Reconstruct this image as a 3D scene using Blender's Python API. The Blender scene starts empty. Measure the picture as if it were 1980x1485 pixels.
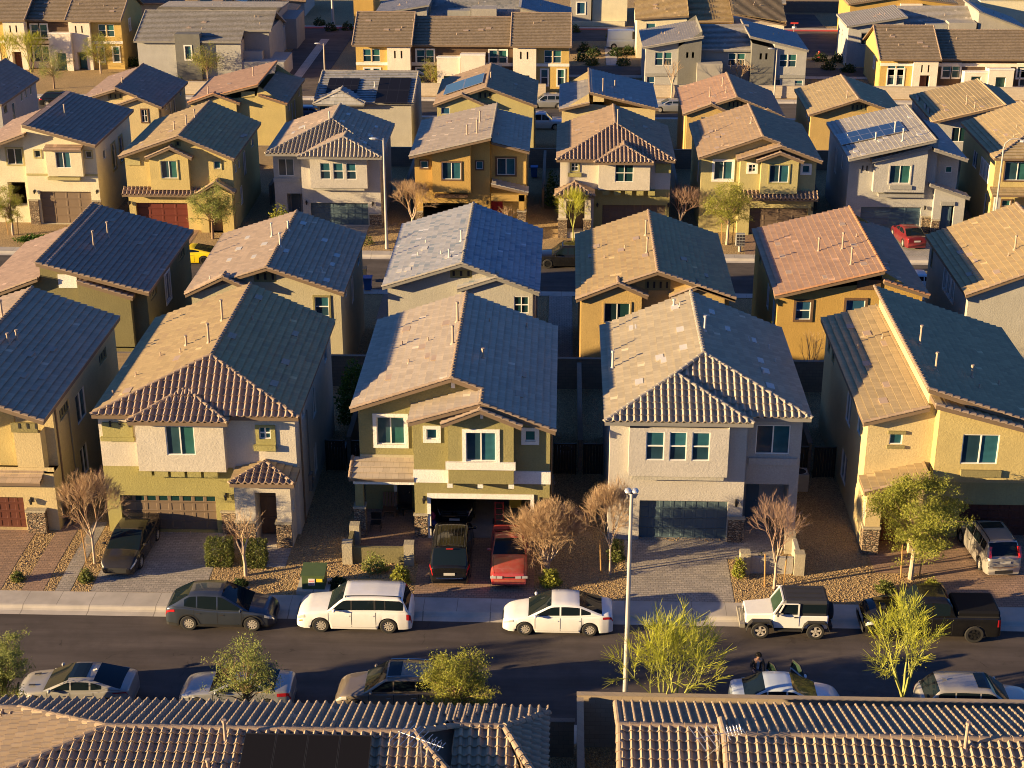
import bpy, bmesh, math, random
from mathutils import Vector, Matrix
R = random.Random(11)
S = bpy.context.scene
COL = S.collection
PI = math.pi
V = Vector

# ------------------------------------------------------------------ materials
def _new(name):
    m = bpy.data.materials.new(name); m.use_nodes = True
    nt = m.node_tree
    return m, nt, nt.nodes, nt.links, nt.nodes['Principled BSDF']

def _n(nt, t, **kw):
    n = nt.nodes.new(t)
    for k, v in kw.items():
        if hasattr(n, k): setattr(n, k, v)
        else: n.inputs[k].default_value = v
    return n

def _math(nt, op, a, b=None, c=None):
    n = nt.nodes.new('ShaderNodeMath'); n.operation = op
    for i, x in enumerate((a, b, c)):
        if x is None: continue
        if isinstance(x, (int, float)): n.inputs[i].default_value = x
        else: nt.links.new(x, n.inputs[i])
    return n.outputs[0]

def _mix(nt, fac, a, b, blend='MIX'):
    n = nt.nodes.new('ShaderNodeMix'); n.data_type = 'RGBA'; n.blend_type = blend
    for i, x in ((0, fac), (6, a), (7, b)):
        if isinstance(x, (int, float)): n.inputs[i].default_value = x
        elif isinstance(x, (tuple, list)): n.inputs[i].default_value = (*x[:3], 1)
        else: nt.links.new(x, n.inputs[i])
    return n.outputs[2]

def _ramp(nt, fac, p0, p1, c0=(0, 0, 0), c1=(1, 1, 1)):
    n = nt.nodes.new('ShaderNodeValToRGB')
    e = n.color_ramp.elements
    e[0].position = p0; e[1].position = p1
    e[0].color = (*c0, 1); e[1].color = (*c1, 1)
    nt.links.new(fac, n.inputs[0])
    return n.outputs[0]

def _noise(nt, vec, scale, detail=4, rough=.55):
    n = _n(nt, 'ShaderNodeTexNoise'); n.inputs['Scale'].default_value = scale
    n.inputs['Detail'].default_value = detail; n.inputs['Roughness'].default_value = rough
    nt.links.new(vec, n.inputs['Vector'])
    return n.outputs[0]

def _bump(nt, b, h, strength, dist):
    n = _n(nt, 'ShaderNodeBump'); n.inputs['Strength'].default_value = strength
    n.inputs['Distance'].default_value = dist
    nt.links.new(h, n.inputs['Height'])
    nt.links.new(n.outputs[0], b.inputs['Normal'])
    return n

def _obj(nt):
    return nt.nodes.new('ShaderNodeTexCoord').outputs['Object']

def sc3(c, k): return tuple(min(1, x*k) for x in c)

def m_plain(name, c, rough=.6, metal=0., spec=.5, coat=0., var=0., vs=3.):
    m, nt, N, L, b = _new(name)
    b.inputs['Base Color'].default_value = (*c, 1)
    b.inputs['Roughness'].default_value = rough
    b.inputs['Metallic'].default_value = metal
    b.inputs['Specular IOR Level'].default_value = spec
    b.inputs['Coat Weight'].default_value = coat
    b.inputs['Coat Roughness'].default_value = .06
    if var:
        f = _noise(nt, _obj(nt), vs, 5)
        L.new(_mix(nt, f, sc3(c, 1-var), sc3(c, 1+var)), b.inputs['Base Color'])
    return m

def m_stucco(name, c):
    m, nt, N, L, b = _new(name)
    o = _obj(nt)
    big = _noise(nt, o, .9, 4)
    mp = _n(nt, 'ShaderNodeMapping'); mp.inputs['Scale'].default_value = (3, 3, .35)
    L.new(o, mp.inputs[0])
    streak = _noise(nt, mp.outputs[0], 2.2, 5, .65)
    fine = _noise(nt, o, 11, 4, .75)
    col = _mix(nt, _ramp(nt, big, .3, .7), sc3(c, .9), sc3(c, 1.08))
    col = _mix(nt, _math(nt, 'MULTIPLY', _ramp(nt, streak, .5, .8), .55), col, sc3(c, .8))
    col = _mix(nt, _ramp(nt, fine, .4, .75), col, sc3(c, .8))
    L.new(col, b.inputs['Base Color'])
    b.inputs['Roughness'].default_value = .92
    b.inputs['Specular IOR Level'].default_value = .2
    _bump(nt, b, fine, .6, .035)
    return m

def m_tile(name, c, c2=None, tw=.31, course=.38, var=.12, pale=.993):
    """concrete roof tile: colour varies tile by tile (uv in metres)"""
    m, nt, N, L, b = _new(name)
    c2 = c2 or sc3(c, .78)
    uv = nt.nodes.new('ShaderNodeUVMap').outputs[0]
    sp = nt.nodes.new('ShaderNodeSeparateXYZ'); L.new(uv, sp.inputs[0])
    row = _math(nt, 'FLOOR', _math(nt, 'DIVIDE', sp.outputs[1], course))
    uu = _math(nt, 'ADD', _math(nt, 'DIVIDE', sp.outputs[0], tw), _math(nt, 'MULTIPLY', _math(nt, 'MODULO', row, 2.), .5))
    cm = nt.nodes.new('ShaderNodeCombineXYZ')
    L.new(_math(nt, 'FLOOR', uu), cm.inputs[0]); L.new(row, cm.inputs[1])
    w = nt.nodes.new('ShaderNodeTexWhiteNoise'); w.noise_dimensions = '2D'; L.new(cm.outputs[0], w.inputs['Vector'])
    r = w.outputs['Value']
    o = _obj(nt)
    col = _mix(nt, r, sc3(c, 1-var), sc3(c, 1+var*.7))
    sep = nt.nodes.new('ShaderNodeSeparateColor'); L.new(w.outputs['Color'], sep.inputs[0])
    col = _mix(nt, _ramp(nt, sep.outputs[1], .72, 1.3), col, c2)
    col = _mix(nt, _math(nt, 'GREATER_THAN', sep.outputs[2], pale), col, sc3(c, 1.55))
    fr = _math(nt, 'FRACT', uu)
    joint = _math(nt, 'LESS_THAN', fr, .05)
    col = _mix(nt, _math(nt, 'MULTIPLY', joint, .55), col, sc3(c, .35))
    wth = _noise(nt, o, .55, 5, .6)
    col = _mix(nt, _math(nt, 'MULTIPLY', _ramp(nt, wth, .45, .8), .22), col, sc3(c2, .7))
    fine = _noise(nt, o, 12, 4, .75)
    col = _mix(nt, _math(nt, 'MULTIPLY', fine, .3), col, sc3(c, .62))
    L.new(col, b.inputs['Base Color'])
    b.inputs['Roughness'].default_value = .88
    b.inputs['Specular IOR Level'].default_value = .25
    h = _math(nt, 'ADD', _math(nt, 'MULTIPLY', r, .6), fine)
    _bump(nt, b, h, .5, .015)
    return m

def m_shingle(name, c):
    m, nt, N, L, b = _new(name)
    o = _obj(nt)
    v = _n(nt, 'ShaderNodeTexVoronoi'); v.inputs['Scale'].default_value = 5.5
    L.new(o, v.inputs['Vector'])
    col = _mix(nt, v.outputs['Color'], sc3(c, .7), sc3(c, 1.25))
    big = _noise(nt, o, .5, 5)
    col = _mix(nt, _math(nt, 'MULTIPLY', _ramp(nt, big, .4, .8), .5), col, sc3(c, .65))
    L.new(col, b.inputs['Base Color']); b.inputs['Roughness'].default_value = .95
    return m

def m_paver(name, c, c2, w=.24, h=.16, rot=0., big=1.):
    m, nt, N, L, b = _new(name)
    o = _obj(nt)
    mp = _n(nt, 'ShaderNodeMapping'); mp.inputs['Rotation'].default_value = (0, 0, rot); L.new(o, mp.inputs[0])
    br = _n(nt, 'ShaderNodeTexBrick'); L.new(mp.outputs[0], br.inputs['Vector'])
    br.inputs['Scale'].default_value = 1.; br.inputs['Brick Width'].default_value = w
    br.inputs['Row Height'].default_value = h; br.inputs['Mortar Size'].default_value = .012
    br.inputs['Mortar Smooth'].default_value = .3
    br.inputs['Color1'].default_value = (*c, 1); br.inputs['Color2'].default_value = (*c2, 1)
    br.inputs['Mortar'].default_value = (*sc3(c, .38), 1)
    big_ = _noise(nt, o, .7, 4)
    col = _mix(nt, _math(nt, 'MULTIPLY', _ramp(nt, big_, .42, .72), .45), br.outputs[0], sc3(c2, .65))
    L.new(col, b.inputs['Base Color']); b.inputs['Roughness'].default_value = .85
    inv = _math(nt, 'SUBTRACT', 1., br.outputs['Fac'])
    hh = _math(nt, 'ADD', inv, _math(nt, 'MULTIPLY', _noise(nt, o, 14, 3), .5))
    _bump(nt, b, hh, .8, .02)
    return m

def m_gravel(name, c, c2, scale=9.):
    m, nt, N, L, b = _new(name)
    o = _obj(nt)
    v = _n(nt, 'ShaderNodeTexVoronoi'); v.inputs['Scale'].default_value = scale; L.new(o, v.inputs['Vector'])
    v2 = _n(nt, 'ShaderNodeTexVoronoi'); v2.inputs['Scale'].default_value = scale*2.3; L.new(o, v2.inputs['Vector'])
    sp = nt.nodes.new('ShaderNodeSeparateColor'); L.new(v.outputs['Color'], sp.inputs[0])
    col = _mix(nt, sp.outputs[0], sc3(c, .78), sc3(c, 1.2))
    col = _mix(nt, _ramp(nt, sp.outputs[1], .6, 1.15), col, c2)
    big = _noise(nt, o, .45, 5)
    col = _mix(nt, _math(nt, 'MULTIPLY', _ramp(nt, big, .4, .75), .45), col, sc3(c, .6))
    col = _mix(nt, _ramp(nt, v.outputs['Distance'], .45, .9), col, sc3(c, .45))
    L.new(col, b.inputs['Base Color']); b.inputs['Roughness'].default_value = .95
    b.inputs['Specular IOR Level'].default_value = .15
    h = _math(nt, 'ADD', _math(nt, 'MULTIPLY', v.outputs['Distance'], -1.), _math(nt, 'MULTIPLY', v2.outputs['Distance'], -.35))
    _bump(nt, b, h, 1., .09)
    return m

def m_asphalt(name, c):
    m, nt, N, L, b = _new(name)
    o = _obj(nt)
    mp = _n(nt, 'ShaderNodeMapping'); mp.inputs['Scale'].default_value = (.12, 1.1, 1); L.new(o, mp.inputs[0])
    track = _noise(nt, mp.outputs[0], 1.0, 5, .6)
    fine = _noise(nt, o, 42, 3, .75)
    patch = _noise(nt, o, .8, 5, .6)
    col = _mix(nt, _ramp(nt, track, .35, .7), sc3(c, .75), sc3(c, 1.4))
    col = _mix(nt, _math(nt, 'MULTIPLY', _ramp(nt, patch, .45, .7), .6), col, sc3(c, .6))
    col = _mix(nt, _math(nt, 'MULTIPLY', fine, .5), col, sc3(c, .55))
    v = _n(nt, 'ShaderNodeTexVoronoi'); v.feature = 'DISTANCE_TO_EDGE'; v.inputs['Scale'].default_value = .33
    dn = _n(nt, 'ShaderNodeTexNoise'); dn.inputs['Scale'].default_value = 1.4
    L.new(o, dn.inputs['Vector'])
    mx = _n(nt, 'ShaderNodeMix'); mx.data_type = 'VECTOR'; mx.inputs[0].default_value = .45
    L.new(o, mx.inputs[4]); L.new(dn.outputs['Color'], mx.inputs[5]); L.new(mx.outputs[1], v.inputs['Vector'])
    crack = _math(nt, 'LESS_THAN', v.outputs['Distance'], .004)
    crack = _math(nt, 'MULTIPLY', crack, _ramp(nt, patch, .5, .6))
    col = _mix(nt, _math(nt, 'MULTIPLY', crack, .6), col, sc3(c, .4))
    L.new(col, b.inputs['Base Color']); b.inputs['Roughness'].default_value = .9
    b.inputs['Specular IOR Level'].default_value = .25
    _bump(nt, b, fine, .6, .012)
    return m

def m_concrete(name, c, joint=0.):
    m, nt, N, L, b = _new(name)
    o = _obj(nt)
    big = _noise(nt, o, 1.1, 5); fine = _noise(nt, o, 26, 3, .7)
    col = _mix(nt, _ramp(nt, big, .35, .72), sc3(c, .8), sc3(c, 1.1))
    col = _mix(nt, _math(nt, 'MULTIPLY', fine, .3), col, sc3(c, .65))
    if joint:
        sp = nt.nodes.new('ShaderNodeSeparateXYZ'); L.new(o, sp.inputs[0])
        f = _math(nt, 'FRACT', _math(nt, 'DIVIDE', sp.outputs[0], joint))
        col = _mix(nt, _math(nt, 'MULTIPLY', _math(nt, 'LESS_THAN', f, .016), .75), col, sc3(c, .25))
        w = nt.nodes.new('ShaderNodeTexWhiteNoise'); w.noise_dimensions = '1D'
        L.new(_math(nt, 'FLOOR', _math(nt, 'DIVIDE', sp.outputs[0], joint)), w.inputs['W'])
        col = _mix(nt, _math(nt, 'MULTIPLY', w.outputs[0], .3), col, sc3(c, .72))
    L.new(col, b.inputs['Base Color']); b.inputs['Roughness'].default_value = .9
    b.inputs['Specular IOR Level'].default_value = .2
    _bump(nt, b, fine, .3, .01)
    return m

def m_stone(name):
    m, nt, N, L, b = _new(name)
    o = _obj(nt)
    mp = _n(nt, 'ShaderNodeMapping'); mp.inputs['Scale'].default_value = (4.6, 4.6, 8.5); L.new(o, mp.inputs[0])
    v = _n(nt, 'ShaderNodeTexVoronoi'); v.inputs['Scale'].default_value = 1.3; v.distance = 'CHEBYCHEV'; L.new(mp.outputs[0], v.inputs['Vector'])
    e = _n(nt, 'ShaderNodeTexVoronoi'); e.feature = 'DISTANCE_TO_EDGE'; e.inputs['Scale'].default_value = 1.3
    L.new(mp.outputs[0], e.inputs['Vector'])
    sp = nt.nodes.new('ShaderNodeSeparateColor'); L.new(v.outputs['Color'], sp.inputs[0])
    col = _mix(nt, sp.outputs[0], (.16, .10, .06), (.44, .34, .22))
    col = _mix(nt, _ramp(nt, sp.outputs[1], .6, 1.), col, (.30, .19, .11))
    g = _math(nt, 'LESS_THAN', e.outputs['Distance'], .05)
    col = _mix(nt, g, col, (.07, .055, .04))
    L.new(col, b.inputs['Base Color']); b.inputs['Roughness'].default_value = .9
    _bump(nt, b, _ramp(nt, e.outputs['Distance'], 0., .15), 1., .06)
    return m

def m_block(name, c):
    m, nt, N, L, b = _new(name)
    o = _obj(nt)
    sp = nt.nodes.new('ShaderNodeSeparateXYZ'); L.new(o, sp.inputs[0])
    cm = nt.nodes.new('ShaderNodeCombineXYZ')
    L.new(_math(nt, 'ADD', sp.outputs[0], sp.outputs[1]), cm.inputs[0]); L.new(sp.outputs[2], cm.inputs[1])
    br = _n(nt, 'ShaderNodeTexBrick'); L.new(cm.outputs[0], br.inputs['Vector'])
    br.inputs['Scale'].default_value = 1.; br.inputs['Brick Width'].default_value = .4
    br.inputs['Row Height'].default_value = .2; br.inputs['Mortar Size'].default_value = .008
    br.inputs['Color1'].default_value = (*c, 1); br.inputs['Color2'].default_value = (*sc3(c, .85), 1)
    br.inputs['Mortar'].default_value = (*sc3(c, .6), 1)
    L.new(_mix(nt, _math(nt, 'MULTIPLY', _noise(nt, o, 2., 5), .4), br.outputs[0], sc3(c, .6)), b.inputs['Base Color'])
    b.inputs['Roughness'].default_value = .95
    return m

def m_glass(name, c, band=0., rough=.08):
    """window pane with the blind or curtain behind it"""
    m, nt, N, L, b = _new(name)
    if band:
        o = _obj(nt)
        sp = nt.nodes.new('ShaderNodeSeparateXYZ'); L.new(o, sp.inputs[0])
        f = _math(nt, 'FRACT', _math(nt, 'DIVIDE', sp.outputs[2], band))
        col = _mix(nt, _ramp(nt, f, .1, .5), sc3(c, .75), sc3(c, 1.15))
        g = _noise(nt, o, .9, 3)
        col = _mix(nt, _math(nt, 'MULTIPLY', _ramp(nt, g, .4, .65), .6), col, sc3(c, .5))
        L.new(col, b.inputs['Base Color'])
    else:
        b.inputs['Base Color'].default_value = (*c, 1)
    b.inputs['Roughness'].default_value = rough
    b.inputs['Specular IOR Level'].default_value = .6
    return m

def m_leaf(name, c, c2):
    m, nt, N, L, b = _new(name)
    g = nt.nodes.new('ShaderNodeNewGeometry')
    col = _mix(nt, g.outputs['Random Per Island'], c, c2)
    L.new(col, b.inputs['Base Color'])
    b.inputs['Roughness'].default_value = .65
    b.inputs['Specular IOR Level'].default_value = .25
    tr = nt.nodes.new('ShaderNodeBsdfTranslucent'); L.new(col, tr.inputs[0])
    ms = nt.nodes.new('ShaderNodeMixShader'); ms.inputs[0].default_value = .35
    L.new(b.outputs[0], ms.inputs[1]); L.new(tr.outputs[0], ms.inputs[2])
    L.new(ms.outputs[0], nt.nodes['Material Output'].inputs[0])
    return m

def m_paint(name, c, metal=0., rough=.32, dust=.12):
    m, nt, N, L, b = _new(name)
    o = _obj(nt)
    d = _noise(nt, o, 2.5, 5, .7)
    L.new(_mix(nt, _math(nt, 'MULTIPLY', _ramp(nt, d, .35, .8), dust), c, (.30, .26, .2)), b.inputs['Base Color'])
    b.inputs['Metallic'].default_value = metal; b.inputs['Roughness'].default_value = rough
    b.inputs['Coat Weight'].default_value = .8; b.inputs['Coat Roughness'].default_value = .05
    return m

# ------------------------------------------------------------------ mesh building
class MB:
    def __init__(s): s.v = []; s.f = []; s.m = []; s.uv = []
    def face(s, pts, m=0, uv=None):
        n = len(s.v); s.v += [tuple(p) for p in pts]; s.f.append(tuple(range(n, n+len(pts)))); s.m.append(m)
        s.uv += uv if uv else [(p[0], p[1]) for p in pts]
    def box(s, x0, x1, y0, y1, z0, z1, m=0):
        if x0 > x1: x0, x1 = x1, x0
        if y0 > y1: y0, y1 = y1, y0
        if z0 > z1: z0, z1 = z1, z0
        c = [(x, y, z) for z in (z0, z1) for y in (y0, y1) for x in (x0, x1)]
        for q in ((0, 2, 3, 1), (4, 5, 7, 6), (0, 1, 5, 4), (2, 6, 7, 3), (0, 4, 6, 2), (1, 3, 7, 5)):
            s.face([c[i] for i in q], m)
    def ring(s, p, d, r, n, ph=0.):
        d = V(d).normalized(); a = d.cross(V((0, 0, 1)))
        if a.length < .05: a = d.cross(V((0, 1, 0)))
        a.normalize(); b = d.cross(a)
        return [V(p)+a*(r*math.cos(ph+2*PI*i/n))+b*(r*math.sin(ph+2*PI*i/n)) for i in range(n)]
    def tube(s, p0, p1, r0, r1=None, n=6, caps=True, m=0):
        r1 = r0 if r1 is None else r1
        d = V(p1)-V(p0)
        if d.length < 1e-6: return
        a = s.ring(p0, d, r0, n); b = s.ring(p1, d, r1, n)
        for i in range(n):
            j = (i+1) % n
            s.face([a[i], a[j], b[j], b[i]], m)
        if caps: s.face(a[::-1], m); s.face(b, m)
    def bar(s, p0, p1, w, h, m=0):
        p0 = V(p0); p1 = V(p1); d = (p1-p0).normalized(); a = d.cross(V((0, 0, 1)))
        if a.length < .05: a = d.cross(V((0, 1, 0)))
        a.normalize(); b = a.cross(d)
        c = [[p+a*(w/2*i)+b*(h/2*j) for i, j in ((-1, -1), (1, -1), (1, 1), (-1, 1))] for p in (p0, p1)]
        for i in range(4):
            j = (i+1) % 4
            s.face([c[0][i], c[0][j], c[1][j], c[1][i]], m)
        s.face(c[0][::-1], m); s.face(c[1], m)
    def lathe(s, prof, axis_o, axis='z', n=20, m=0):
        o = V(axis_o)
        def P(r, h, a):
            x, y = r*math.cos(a), r*math.sin(a)
            return o+(V((x, y, h)) if axis == 'z' else V((x, h, y)))
        for (r0, h0), (r1, h1) in zip(prof, prof[1:]):
            for i in range(n):
                a, b = 2*PI*i/n, 2*PI*(i+1)/n
                s.face([P(r0, h0, a), P(r0, h0, b), P(r1, h1, b), P(r1, h1, a)], m)
    def ball(s, c, rx, ry, rz, n=10, k=6, m=0):
        c = V(c)
        def P(i, j):
            t = PI*j/k; a = 2*PI*i/n
            return c+V((rx*math.sin(t)*math.cos(a), ry*math.sin(t)*math.sin(a), rz*math.cos(t)))
        for j in range(k):
            for i in range(n):
                s.face([P(i, j), P(i, j+1), P(i+1, j+1), P(i+1, j)], m)
    def build(s, name, mats, parent=None, o=None, smooth=None, weld=False):
        if not s.f: return None
        if o is None: o = parent['_o'] if parent is not None and '_o' in parent else (0, 0, 0)
        me = bpy.data.meshes.new(name)
        ox, oy, oz = o
        me.from_pydata([(x-ox, y-oy, z-oz) for x, y, z in s.v], [], s.f)
        for mt in (mats if isinstance(mats, (list, tuple)) else [mats]): me.materials.append(mt)
        me.polygons.foreach_set('material_index', s.m)
        uvl = me.uv_layers.new(name='UVMap')
        uvl.data.foreach_set('uv', [c for p in s.uv for c in p])
        if weld:
            bm = bmesh.new(); bm.from_mesh(me)
            bmesh.ops.remove_doubles(bm, verts=bm.verts, dist=.0006)
            bmesh.ops.dissolve_degenerate(bm, edges=bm.edges, dist=.0006)
            bmesh.ops.recalc_face_normals(bm, faces=bm.faces)
            bm.to_mesh(me); bm.free()
        if smooth is not None:
            me.polygons.foreach_set('use_smooth', [True]*len(me.polygons))
            me.set_sharp_from_angle(angle=math.radians(smooth))
        me.update()
        ob = bpy.data.objects.new(name, me); COL.objects.link(ob)
        if parent is not None:
            ob.parent = parent
            if '_o' in parent: ob['_o'] = parent['_o']
        return ob

def tag(o, label, cat, group=None):
    o['label'] = label; o['category'] = cat
    if group: o['group'] = group
    return o

def thing(name, label, cat, loc=(0, 0, 0), group=None, rz=0.):
    o = bpy.data.objects.new(name, None); COL.objects.link(o)
    o.location = loc; o.rotation_euler[2] = rz; o.empty_display_size = .2
    o['_o'] = tuple(loc)
    return tag(o, label, cat, group)

def struct(name, mb, m):
    o = mb.build(name, m); o['kind'] = 'structure'; return o

def copy_tree(o, parent=None):
    c = o.copy(); COL.objects.link(c)
    if parent is not None: c.parent = parent
    for ch in list(o.children): copy_tree(ch, c)
    return c

def copy_thing(o, loc, rz, label, group=None):
    c = copy_tree(o); c.location = loc; c.rotation_euler[2] = rz; c['label'] = label
    if group: c['group'] = group
    return c

# ------------------------------------------------------------------ roof tiles
def _tri_z(pts, x, y):
    q = [V(p) for p in pts]; a = q[0]; n = V((0, 0, 0))
    for i in range(1, len(q)-1): n += (q[i]-a).cross(q[i+1]-a)
    return a.z-((x-a.x)*n.x+(y-a.y)*n.y)/n.z

def tile_plane(mb, pts, kind='flat', th=.17, course=.38, per=.33, under=True):
    P = [V(p) for p in pts]
    n = V((0, 0, 0))
    for i in range(1, len(P)-1): n += (P[i]-P[0]).cross(P[i+1]-P[0])
    n.normalize()
    if n.z < 0: P.reverse(); n = -n
    vd = (V((0, 0, 1))-n*n.z).normalized(); ud = vd.cross(n)
    o = P[0].copy()
    q = [((p-o).dot(ud), (p-o).dot(vd)) for p in P]
    vmin = min(b for a, b in q); vmax = max(b for a, b in q)
    umin = min(a for a, b in q); umax = max(a for a, b in q)
    us = {round(a, 5) for a, b in q}
    rect = len(q) == 4 and all(abs((q[i][0]-q[i-1][0])*(q[i][1]-q[i-1][1])) < 1e-4 for i in range(4))
    step = per/8 if kind == 'barrel' else (3. if rect else .2)
    k = math.ceil(umin/step)
    while k*step < umax: us.add(round(k*step, 5)); k += 1
    us = sorted(us)
    def rng(u):
        lo, hi = 1e9, -1e9
        for i in range(len(q)):
            (a, b), (c, d) = q[i], q[(i+1) % len(q)]
            if abs(c-a) < 1e-9: continue
            t = (u-a)/(c-a)
            if -1e-9 <= t <= 1+1e-9:
                w = b+(d-b)*t; lo = min(lo, w); hi = max(hi, w)
        return lo, hi
    def hgt(u):
        if kind != 'barrel': return 0.
        p = (u/per) % 1.
        return .115*math.sin(PI*p/.58) if p < .58 else -.02*math.sin(PI*(p-.58)/.42)
    ou, ov = R.random()*50, R.randint(0, 60)*course-vmin
    def pt(u, v, h): return o+ud*u+vd*v+n*h
    nb = max(1, math.ceil((vmax-vmin)/course)); mi = 2 if kind == 'barrel' else 0
    lift = .075
    for ua, ub in zip(us, us[1:]):
        if ub-ua < 1e-4: continue
        e = min(1e-4, (ub-ua)/4)
        la, ha = rng(ua+e); lb, hb = rng(ub-e)
        if ha < la or hb < lb: continue
        ga, gb = hgt(ua), hgt(ub)
        for k in range(nb):
            b0, b1 = vmin+k*course, vmin+(k+1)*course
            b1 += .04; b0 -= .02 if k else 0
            a0, a1 = min(max(b0, la), ha), min(max(b1, la), ha)
            c0, c1 = min(max(b0, lb), hb), min(max(b1, lb), hb)
            if a1-a0 < 1e-4 and c1-c0 < 1e-4: continue
            T = lambda v: .03+lift*(1-(v-b0)/course)
            mb.face([pt(ua, a0, ga+T(a0)), pt(ub, c0, gb+T(c0)), pt(ub, c1, gb+T(c1)), pt(ua, a1, ga+T(a1))], mi,
                    [(ua+ou, a0+ov), (ub+ou, c0+ov), (ub+ou, c1+ov-.001), (ua+ou, a1+ov-.001)])
            dn = .032+(.05 if k == 0 else 0)
            mb.face([pt(ua, a0, ga+T(a0)-dn), pt(ub, c0, gb+T(c0)-dn), pt(ub, c0, gb+T(c0)), pt(ua, a0, ga+T(a0))], mi,
                    [(ua+ou, a0+ov), (ub+ou, c0+ov), (ub+ou, c0+ov+.001), (ua+ou, a0+ov+.001)])
    if under:
        d = V((0, 0, -th)); t = n*.022
        for i in range(len(P)):
            j = (i+1) % len(P)
            mb.face([P[i]+d, P[j]+d, P[j]+t, P[i]+t], 1)
        mb.face([p+d for p in reversed(P)], 1)

def cap_row(mb, p0, p1, r=.12, seg=.38, lift=.05):
    p0, p1 = V(p0), V(p1); d = p1-p0; Lh = d.length
    if Lh < .05: return
    d.normalize(); side = d.cross(V((0, 0, 1))).normalized(); up = side.cross(d)
    k = max(1, round(Lh/seg)); n = 6
    for i in range(k):
        a = p0+d*(Lh*i/k-.02)+up*(lift+.012); b = p0+d*(Lh*(i+1)/k+.03)+up*(lift-.012)
        j = 1+R.uniform(-.04, .04)
        ra = [a+side*(r*j*math.cos(PI*t/n))+up*(r*j*math.sin(PI*t/n)*.9) for t in range(n+1)]
        rb = [b+side*(r*.86*math.cos(PI*t/n))+up*(r*.86*math.sin(PI*t/n)*.9) for t in range(n+1)]
        uo = R.random()*40; vo = R.randint(0, 90)*.38
        for t in range(n):
            mb.face([ra[t], ra[t+1], rb[t+1], rb[t]], 0, [(uo+.1, vo+.1), (uo+.2, vo+.1), (uo+.2, vo+.3), (uo+.1, vo+.3)])
        mb.face(ra[::-1], 0, [(uo+.1, vo+.1)]*len(ra)); mb.face(rb, 0, [(uo+.1, vo+.1)]*len(rb))

# ------------------------------------------------------------------ palette
ST = {k: m_stucco('stucco_'+k, c) for k, c in dict(
    cream=(.56, .50, .40), olive=(.345, .305, .115), brown=(.28, .245, .105), warmgray=(.48, .44, .38),
    tan=(.50, .395, .165), darkolive=(.20, .175, .085), sage=(.43, .38, .25), gray=(.42, .39, .32), mustard=(.46, .32, .125),
    gold=(.45, .29, .085), ivory=(.66, .59, .40), putty=(.43, .37, .17), cool=(.40, .385, .35), sand=(.54, .43, .225),
    darkgray=(.17, .165, .145), pale=(.78, .67, .53), cocoa=(.105, .068, .045), ochre=(.54, .37, .12), white=(.78, .74, .66),
    trimolive=(.25, .215, .095), trimbrown=(.15, .09, .05), midgray=(.30, .29, .26), greige=(.36, .33, .28), stone=(.40, .35, .25)).items()}
TL = {k: m_tile('tile_'+k, c, c2) for k, c, c2 in (
    ('umber', (.47, .345, .175), (.38, .27, .15)), ('taupe', (.50, .375, .26), (.40, .31, .225)), ('gray', (.46, .38, .255), (.37, .31, .215)),
    ('drab', (.47, .355, .19), (.38, .29, .16)), ('blush', (.53, .435, .32), (.44, .36, .27)), ('terra', (.50, .315, .20), (.42, .26, .17)),
    ('slate', (.40, .385, .36), (.22, .235, .24)), ('ash', (.46, .42, .36), (.37, .34, .30)), ('clay', (.45, .315, .19), (.33, .235, .15)),
    ('fore', (.41, .305, .20), (.33, .25, .175)), ('hipbrown', (.38, .27, .19), (.28, .20, .15)), ('hipgray', (.41, .345, .26), (.32, .275, .215)), ('bluegray', (.43, .42, .41), (.21, .26, .30)), ('walnut', (.43, .30, .22), (.33, .235, .18)), ('sandy', (.50, .38, .245), (.41, .31, .20)))}
CAPM = {k: m_tile('cap_tile_'+k, c, pale=2.) for k, c in (
    ('brown', (.35, .255, .18)), ('gray', (.36, .32, .265)), ('terra', (.44, .23, .12)), ('sandy', (.47, .345, .21)), ('fore', (.38, .28, .19)))}
SH = {k: m_shingle('shingle_'+k, c) for k, c in dict(brown=(.27, .205, .135), gray=(.30, .275, .24), blue=(.16, .17, .175)).items()}
FASCIA = m_plain('fascia_paint', (.17, .115, .07), .7, var=.15)
FASCIAG = m_plain('fascia_gray', (.22, .205, .18), .7, var=.15)
WHITE = m_plain('white_vinyl', (.74, .71, .64), .45)
TRIMW = ST['white']
GL = [m_glass('pane_teal', (.03, .11, .135), .06), m_glass('pane_green', (.036, .13, .115), .05), m_glass('pane_dark', (.012, .04, .04)),
      m_glass('pane_blue', (.025, .085, .15), .06), m_glass('pane_blind', (.12, .15, .15), .07)]
GLD = [m_glass('pane_screen_'+str(i), c, .05) for i, c in enumerate(((.02, .05, .07), (.03, .07, .085), (.012, .028, .036), (.018, .05, .08), (.08, .085, .08)))]
STONE = m_stone('ledge_stone')
DOORS = {k: m_plain('door_'+k, c, .5, var=.12) for k, c in dict(brown=(.135, .085, .055), red=(.12, .022, .012), slate=(.075, .115, .135), taupe=(.185, .13, .085),
         maroon=(.10, .028, .016), navy=(.07, .12, .155), bark=(.12, .085, .06), crimson=(.30, .012, .015), green=(.03, .12, .10), black=(.02, .018, .016), gray=(.2, .2, .19)).items()}
DARK = m_plain('dark_void', (.02, .02, .02), .9)
IRON = m_plain('black_iron', (.025, .023, .02), .45, .3)
PIPE = m_plain('vent_pipe_paint', (.38, .28, .20), .6, var=.15)
PIPEG = m_plain('vent_pipe_light', (.5, .47, .42), .5, var=.1)
SOLAR = m_plain('solar_cell', (.010, .009, .009), .45, spec=.15)
SOLARB = m_plain('solar_cell_blue', (.02, .035, .06), .08, spec=1.)
ALU = m_plain('aluminium', (.5, .5, .5), .35, .8)

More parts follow.
